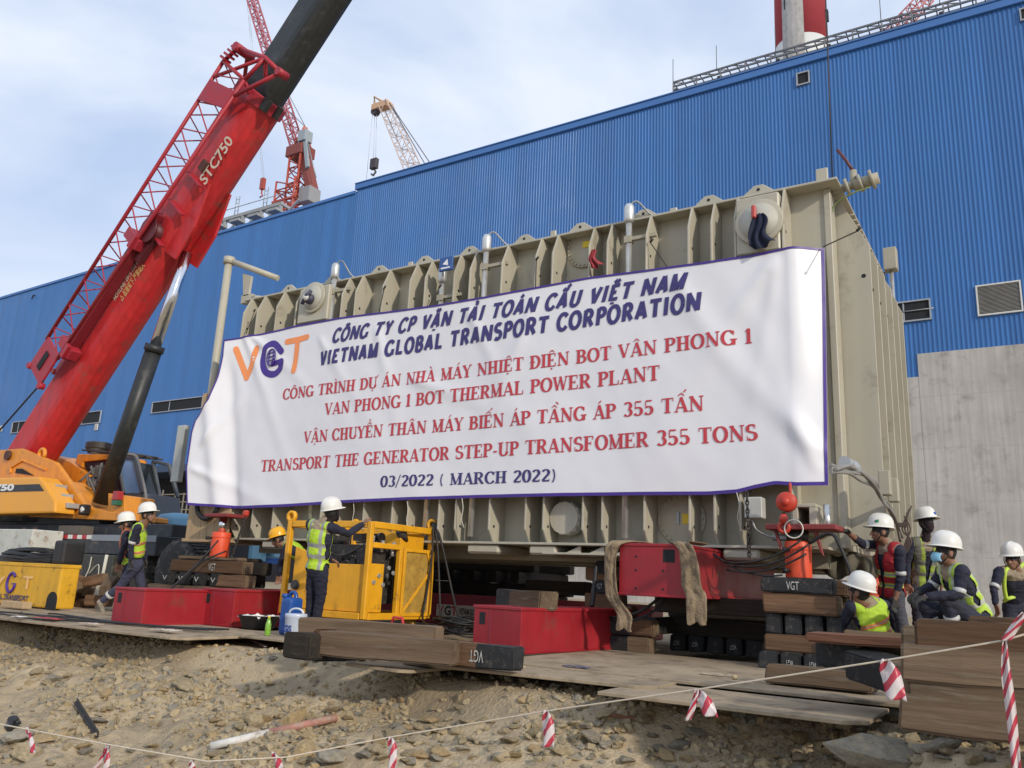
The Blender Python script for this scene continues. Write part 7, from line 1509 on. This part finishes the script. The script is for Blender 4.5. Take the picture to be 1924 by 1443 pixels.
        if badge:
            kind, ang, m_ = badge; c = hp(ang, .113, .05); nn = (c - hd - up * .04).normalized(); x_, y_, z_ = frame_of(nn, up); mb = MB()
            if kind == 'disc': mb.lathe([(.024, -.004), (.024, .006), (0, .007)], c, nn, n=18)
            else: mb.prism([c + x_ * a + y_ * b - nn * .004 for a, b in ((-.024, .03), (-.008, .014), (0, -.0), (.008, .014), (.024, .03), (.02, -.01), (0, -.034), (-.02, -.01))], nn * .01)
            mb.build('badge', m_, hl)
    if mask:
        mb = MB(); n, k = 10, 8; c = hd + fw * .035 - up * .062
        vs = [c + fw * (.072 * math.cos(a) + .012) + sd * (.068 * math.sin(a)) + up * (.048 - .096 * j / k) * (1 - .25 * abs(math.sin(a))) + fw * (.018 * math.sin(math.pi * j / k)) for j in range(k + 1) for a in np.linspace(-1.25, 1.25, n + 1)]
        mb.add(vs, [(j * (n + 1) + i, j * (n + 1) + i + 1, (j + 1) * (n + 1) + i + 1, (j + 1) * (n + 1) + i) for j in range(k) for i in range(n)], 0, True); o = mb.build('face_mask', mask, t); o.modifiers.new('s', 'SOLIDIFY').thickness = .004
    if bands:
        for s in ('l', 'r'):
            if 'el' + s in J:
                a, e = J['sh' + s], J['el' + s]; d = e - a; MB().lathe([(.052, 0), (.057, .004), (.056, .04), (.050, .044)], a.lerp(e, .76), d, n=18).build('sleeve_band', REFLB, t)
            if legs:
                k, a = J['kn' + s], J['an' + s]; MB().lathe([(.066, 0), (.071, .004), (.069, .042), (.063, .046)], k.lerp(a, .5), a - k, n=18).build('shin_band', REFLB, t)
    return t
def joints(d, **k):
    """pixel joints at depth d (+ own offset) as points"""
    return {n: dep(v[0], v[1], d + (v[2] if len(v) > 2 else 0)) for n, v in k.items()}
def legs_down(J, fac, spread=.1, z=0.0, bend=.0):
    for s, k in (('l', -1), ('r', 1)):
        lat = (J['shr'] - J['shl']); lat.z = 0; lat.normalize(); h = J['pel'] + lat * .09 * k; J['hp' + s] = h; a = V((h.x, h.y, z + .09)) + lat * spread * .4 * k - fac * .02; J['an' + s] = a; J['kn' + s] = h.lerp(a, .48) + fac * (.05 + bend)
    return J
# man at the power pack, seen from behind
J = joints(10.75, head=(624, 963), neck=(612, 977), shl=(584, 985, .08), shr=(621, 991, -.06), pel=(596, 1072), elr=(655, 1002, .2), wrr=(681, 984, .42), har=(692, 973, .48), ell=(597, 1030, .28), wrl=(622, 1050, .38), hal=(630, 1054, .40))
fc = (RH * .75 + FH * .65).normalized(); J.update(joints(10.75, hpl=(589, 1078, .06), hpr=(604, 1078, -.04), knl=(585, 1125, .1), knr=(602, 1125, .0), anl=(580, 1177, .1), anr=(591, 1176, .0)))
person('man in a lime vest and white helmet leaning on the yellow power pack', J, fc, .25, VYEL, hem=.50, headcover='hood', trousers=NAVYC, bands=False, build=1.04)
# man in the yellow helmet bending behind the pack
J = joints(13.6, head=(523, 1013), neck=(538, 1021), shl=(540, 1026, -.16), shr=(545, 1026, .16), pel=(578, 1055), elr=(530, 1052, .2), wrr=(527, 1075, .2), har=(526, 1086, .2), ell=(527, 1055, -.16), wrl=(524, 1080, -.18), hal=(523, 1092, -.18))
fc = (-RH).normalized(); J = legs_down(J, fc, bend=.1)
person('man in a yellow helmet bending down behind the power pack', J, fc, -.35, VYORG, hem=.45, helmet=HYEL, bands=False)
# two men walking at left
J = joints(13.2, head=(277, 967), neck=(269, 984), shl=(262, 990, .17), shr=(259, 991, -.17), pel=(255, 1062), elr=(246, 1024, -.2), wrr=(246, 1052, -.22), har=(247, 1064, -.22), ell=(268, 1024, .2), wrl=(272, 1050, .22), hal=(273, 1060, .22), hpl=(258, 1066, .09), hpr=(252, 1066, -.09), knl=(266, 1104, .1), anl=(262, 1140, .1), knr=(226, 1102, -.1), anr=(190, 1130, -.1), tor=(196, 1146, -.1))
fc = RH; person('man in a lime and orange vest striding right past the red beams', J, fc, .18, VYORG, hem=.42, trousers=mat('trousers_blue_grey', (.045, .048, .085), .9, var=.25, scale=9, bump=.5), gloves=(True, True), boots=BOOTG, group='workers in helmets')
J = joints(13.9, head=(238, 984), neck=(240, 998), shl=(237, 1003, -.16), shr=(242, 1003, .16), pel=(243, 1066), ell=(230, 1034, -.18), wrl=(224, 1058, -.18), hal=(222, 1068, -.18), elr=(244, 1034, .18), wrr=(240, 1058, .18), har=(238, 1068, .18)); fc = (-RH - FH * .2).normalized(); J = legs_down(J, fc)
person('man in an orange vest facing left behind the striding man', J, fc, -.2, vest_mat('vest_orange_lime', (.62, .17, .06), [(.0, .12, (.42, .60, .05)), (.13, .18, OR_)]), hem=.45, bands=False)
# man in the red vest at the jack
d0 = 9.45
J = joints(d0, head=(1655, 998), neck=(1666, 1018), shl=(1690, 1034, -.16), shr=(1651, 1023, .16), pel=(1676, 1118), ell=(1693, 1085, -.2), wrl=(1682, 1124, -.22), hal=(1678, 1142, -.22), elr=(1621, 1022, .1), wrr=(1594, 1001, -.1), har=(1580, 987, -.22), hpl=(1683, 1122, -.08), hpr=(1668, 1122, .08), knl=(1696, 1180, -.2), knr=(1676, 1185, -.02), anl=(1700, 1240, -.02), anr=(1684, 1242, .1)); J['rollr'] = True; J['rolll'] = True
fc = (-RH * .95 + FH * .1).normalized()
person('man in a red vest reaching out to the jack head plate', J, fc, .05, VRED, hem=.50, trousers=GREYT, gloves=(True, True), badge=('disc', 1.0, mat('badge_green', (.02, .22, .10), .4)), headcover=None)
# masked man standing behind
J = joints(10.3, head=(1740, 982), neck=(1738, 1008), shl=(1764, 1020, .03), shr=(1712, 1020, .03), pel=(1733, 1098, .1), ell=(1772, 1062, .05), wrl=(1770, 1098, -.05), hal=(1768, 1108, -.06), elr=(1704, 1060, .0), wrr=(1704, 1096, -.1), har=(1705, 1106, -.1)); fc = (-FH * .9 + RH * .35).normalized(); J = legs_down(J, fc)
person('man with a dark face cover standing behind the red vested man', J, fc, .12, VDUL, hem=.52, headcover='full', badge=('v', .15, mat('badge_blue', (.02, .07, .35), .4)), bands=False)
# squatting man with the mask
d0 = 8.0
J = joints(d0, head=(1778, 1037), neck=(1790, 1060), shl=(1808, 1074, -.17), shr=(1772, 1070, .17), pel=(1836, 1158), ell=(1802, 1116, -.24), wrl=(1740, 1121, -.20), hal=(1722, 1128, -.2), elr=(1752, 1100, .2), wrr=(1727, 1112, .12), har=(1713, 1120, .10), hpl=(1828, 1162, -.1), hpr=(1824, 1160, .1), knl=(1778, 1128, -.17), knr=(1738, 1140, .16), anl=(1796, 1182, -.14), anr=(1760, 1178, .14), tol=(1770, 1190, -.16), tor=(1732, 1184, .15))
fc = -RH; person('squatting man in a blue mask and large white helmet on the timbers', J, fc, .1, VYEL if False else VDUL if False else vest_mat('vest_lime_pale', (.40, .56, .06), [(.14, .19, (.45, .47, .40)), (.27, .32, (.45, .47, .40))], (.08, .12, (.45, .5, .40))), hem=.46, gloves=(True, True), mask=mat('mask_blue', (.22, .48, .66), .7, var=.06), build=1.02)
# man sitting with his back to the camera
d0 = 8.25
J = joints(d0, head=(1616, 1112), neck=(1625, 1126), shl=(1600, 1140, .02), shr=(1661, 1138, .08), pel=(1650, 1203, .1), ell=(1586, 1170, .16), wrl=(1570, 1192, .3), hal=(1562, 1202, .34), elr=(1674, 1174, .25), wrr=(1650, 1190, .38), har=(1640, 1192, .4), hpl=(1636, 1206, .12), hpr=(1662, 1206, .16), knl=(1580, 1202, .3), anl=(1590, 1215, .55), knr=(1640, 1196, .5), anr=(1630, 1216, .55)); fc = (FH * .75 - RH * .65).normalized()
tS = person('man sitting with his back turned in a lime vest with two orange stripes', J, fc, .3, VYORG, hem=.33, bands=False, badge=('disc', math.pi + .25, mat('badge_orange', (.75, .16, .05), .4)))
# man stepping in at the right edge
d0 = 9.9
J = joints(d0, head=(1903, 1050), neck=(1912, 1068), shl=(1943, 1074, .08), shr=(1878, 1074, -.02), pel=(1910, 1140, .16), elr=(1867, 1106, -.12), wrr=(1871, 1134, -.2), har=(1875, 1148, -.22), ell=(1962, 1110, .0), wrl=(1965, 1140, -.1), hal=(1966, 1150, -.1)); fc = (-FH * .6 - RH * .8).normalized(); J = legs_down(J, fc)
person('man with bright yellow straps bending forward at the right edge', J, fc, -.1, None, harness=mat('strap_lime', (.50, .68, .08), .5, var=.1))
# timbers he and the squatting man stand on
for k, z in enumerate((.36, .16)):
    q = dep(1790, 1190, 8.0); timber((q.x + .25, q.y - .15, z + .0), 2.4, .3, .2, 3, 1 + k, ['upper', 'lower'][k] + ' timber carrying the squatting man', GS); timber((q.x + .25, q.y + .22, z), 2.4, .3, .2, 3, 2, ['upper', 'lower'][k] + ' rear timber carrying the squatting man', GS)
q = dep(1655, 1225, 8.35); timber((q.x, q.y, .14), .7, .35, .2, -10, 1, 'timber block the sitting man rests on', GR)
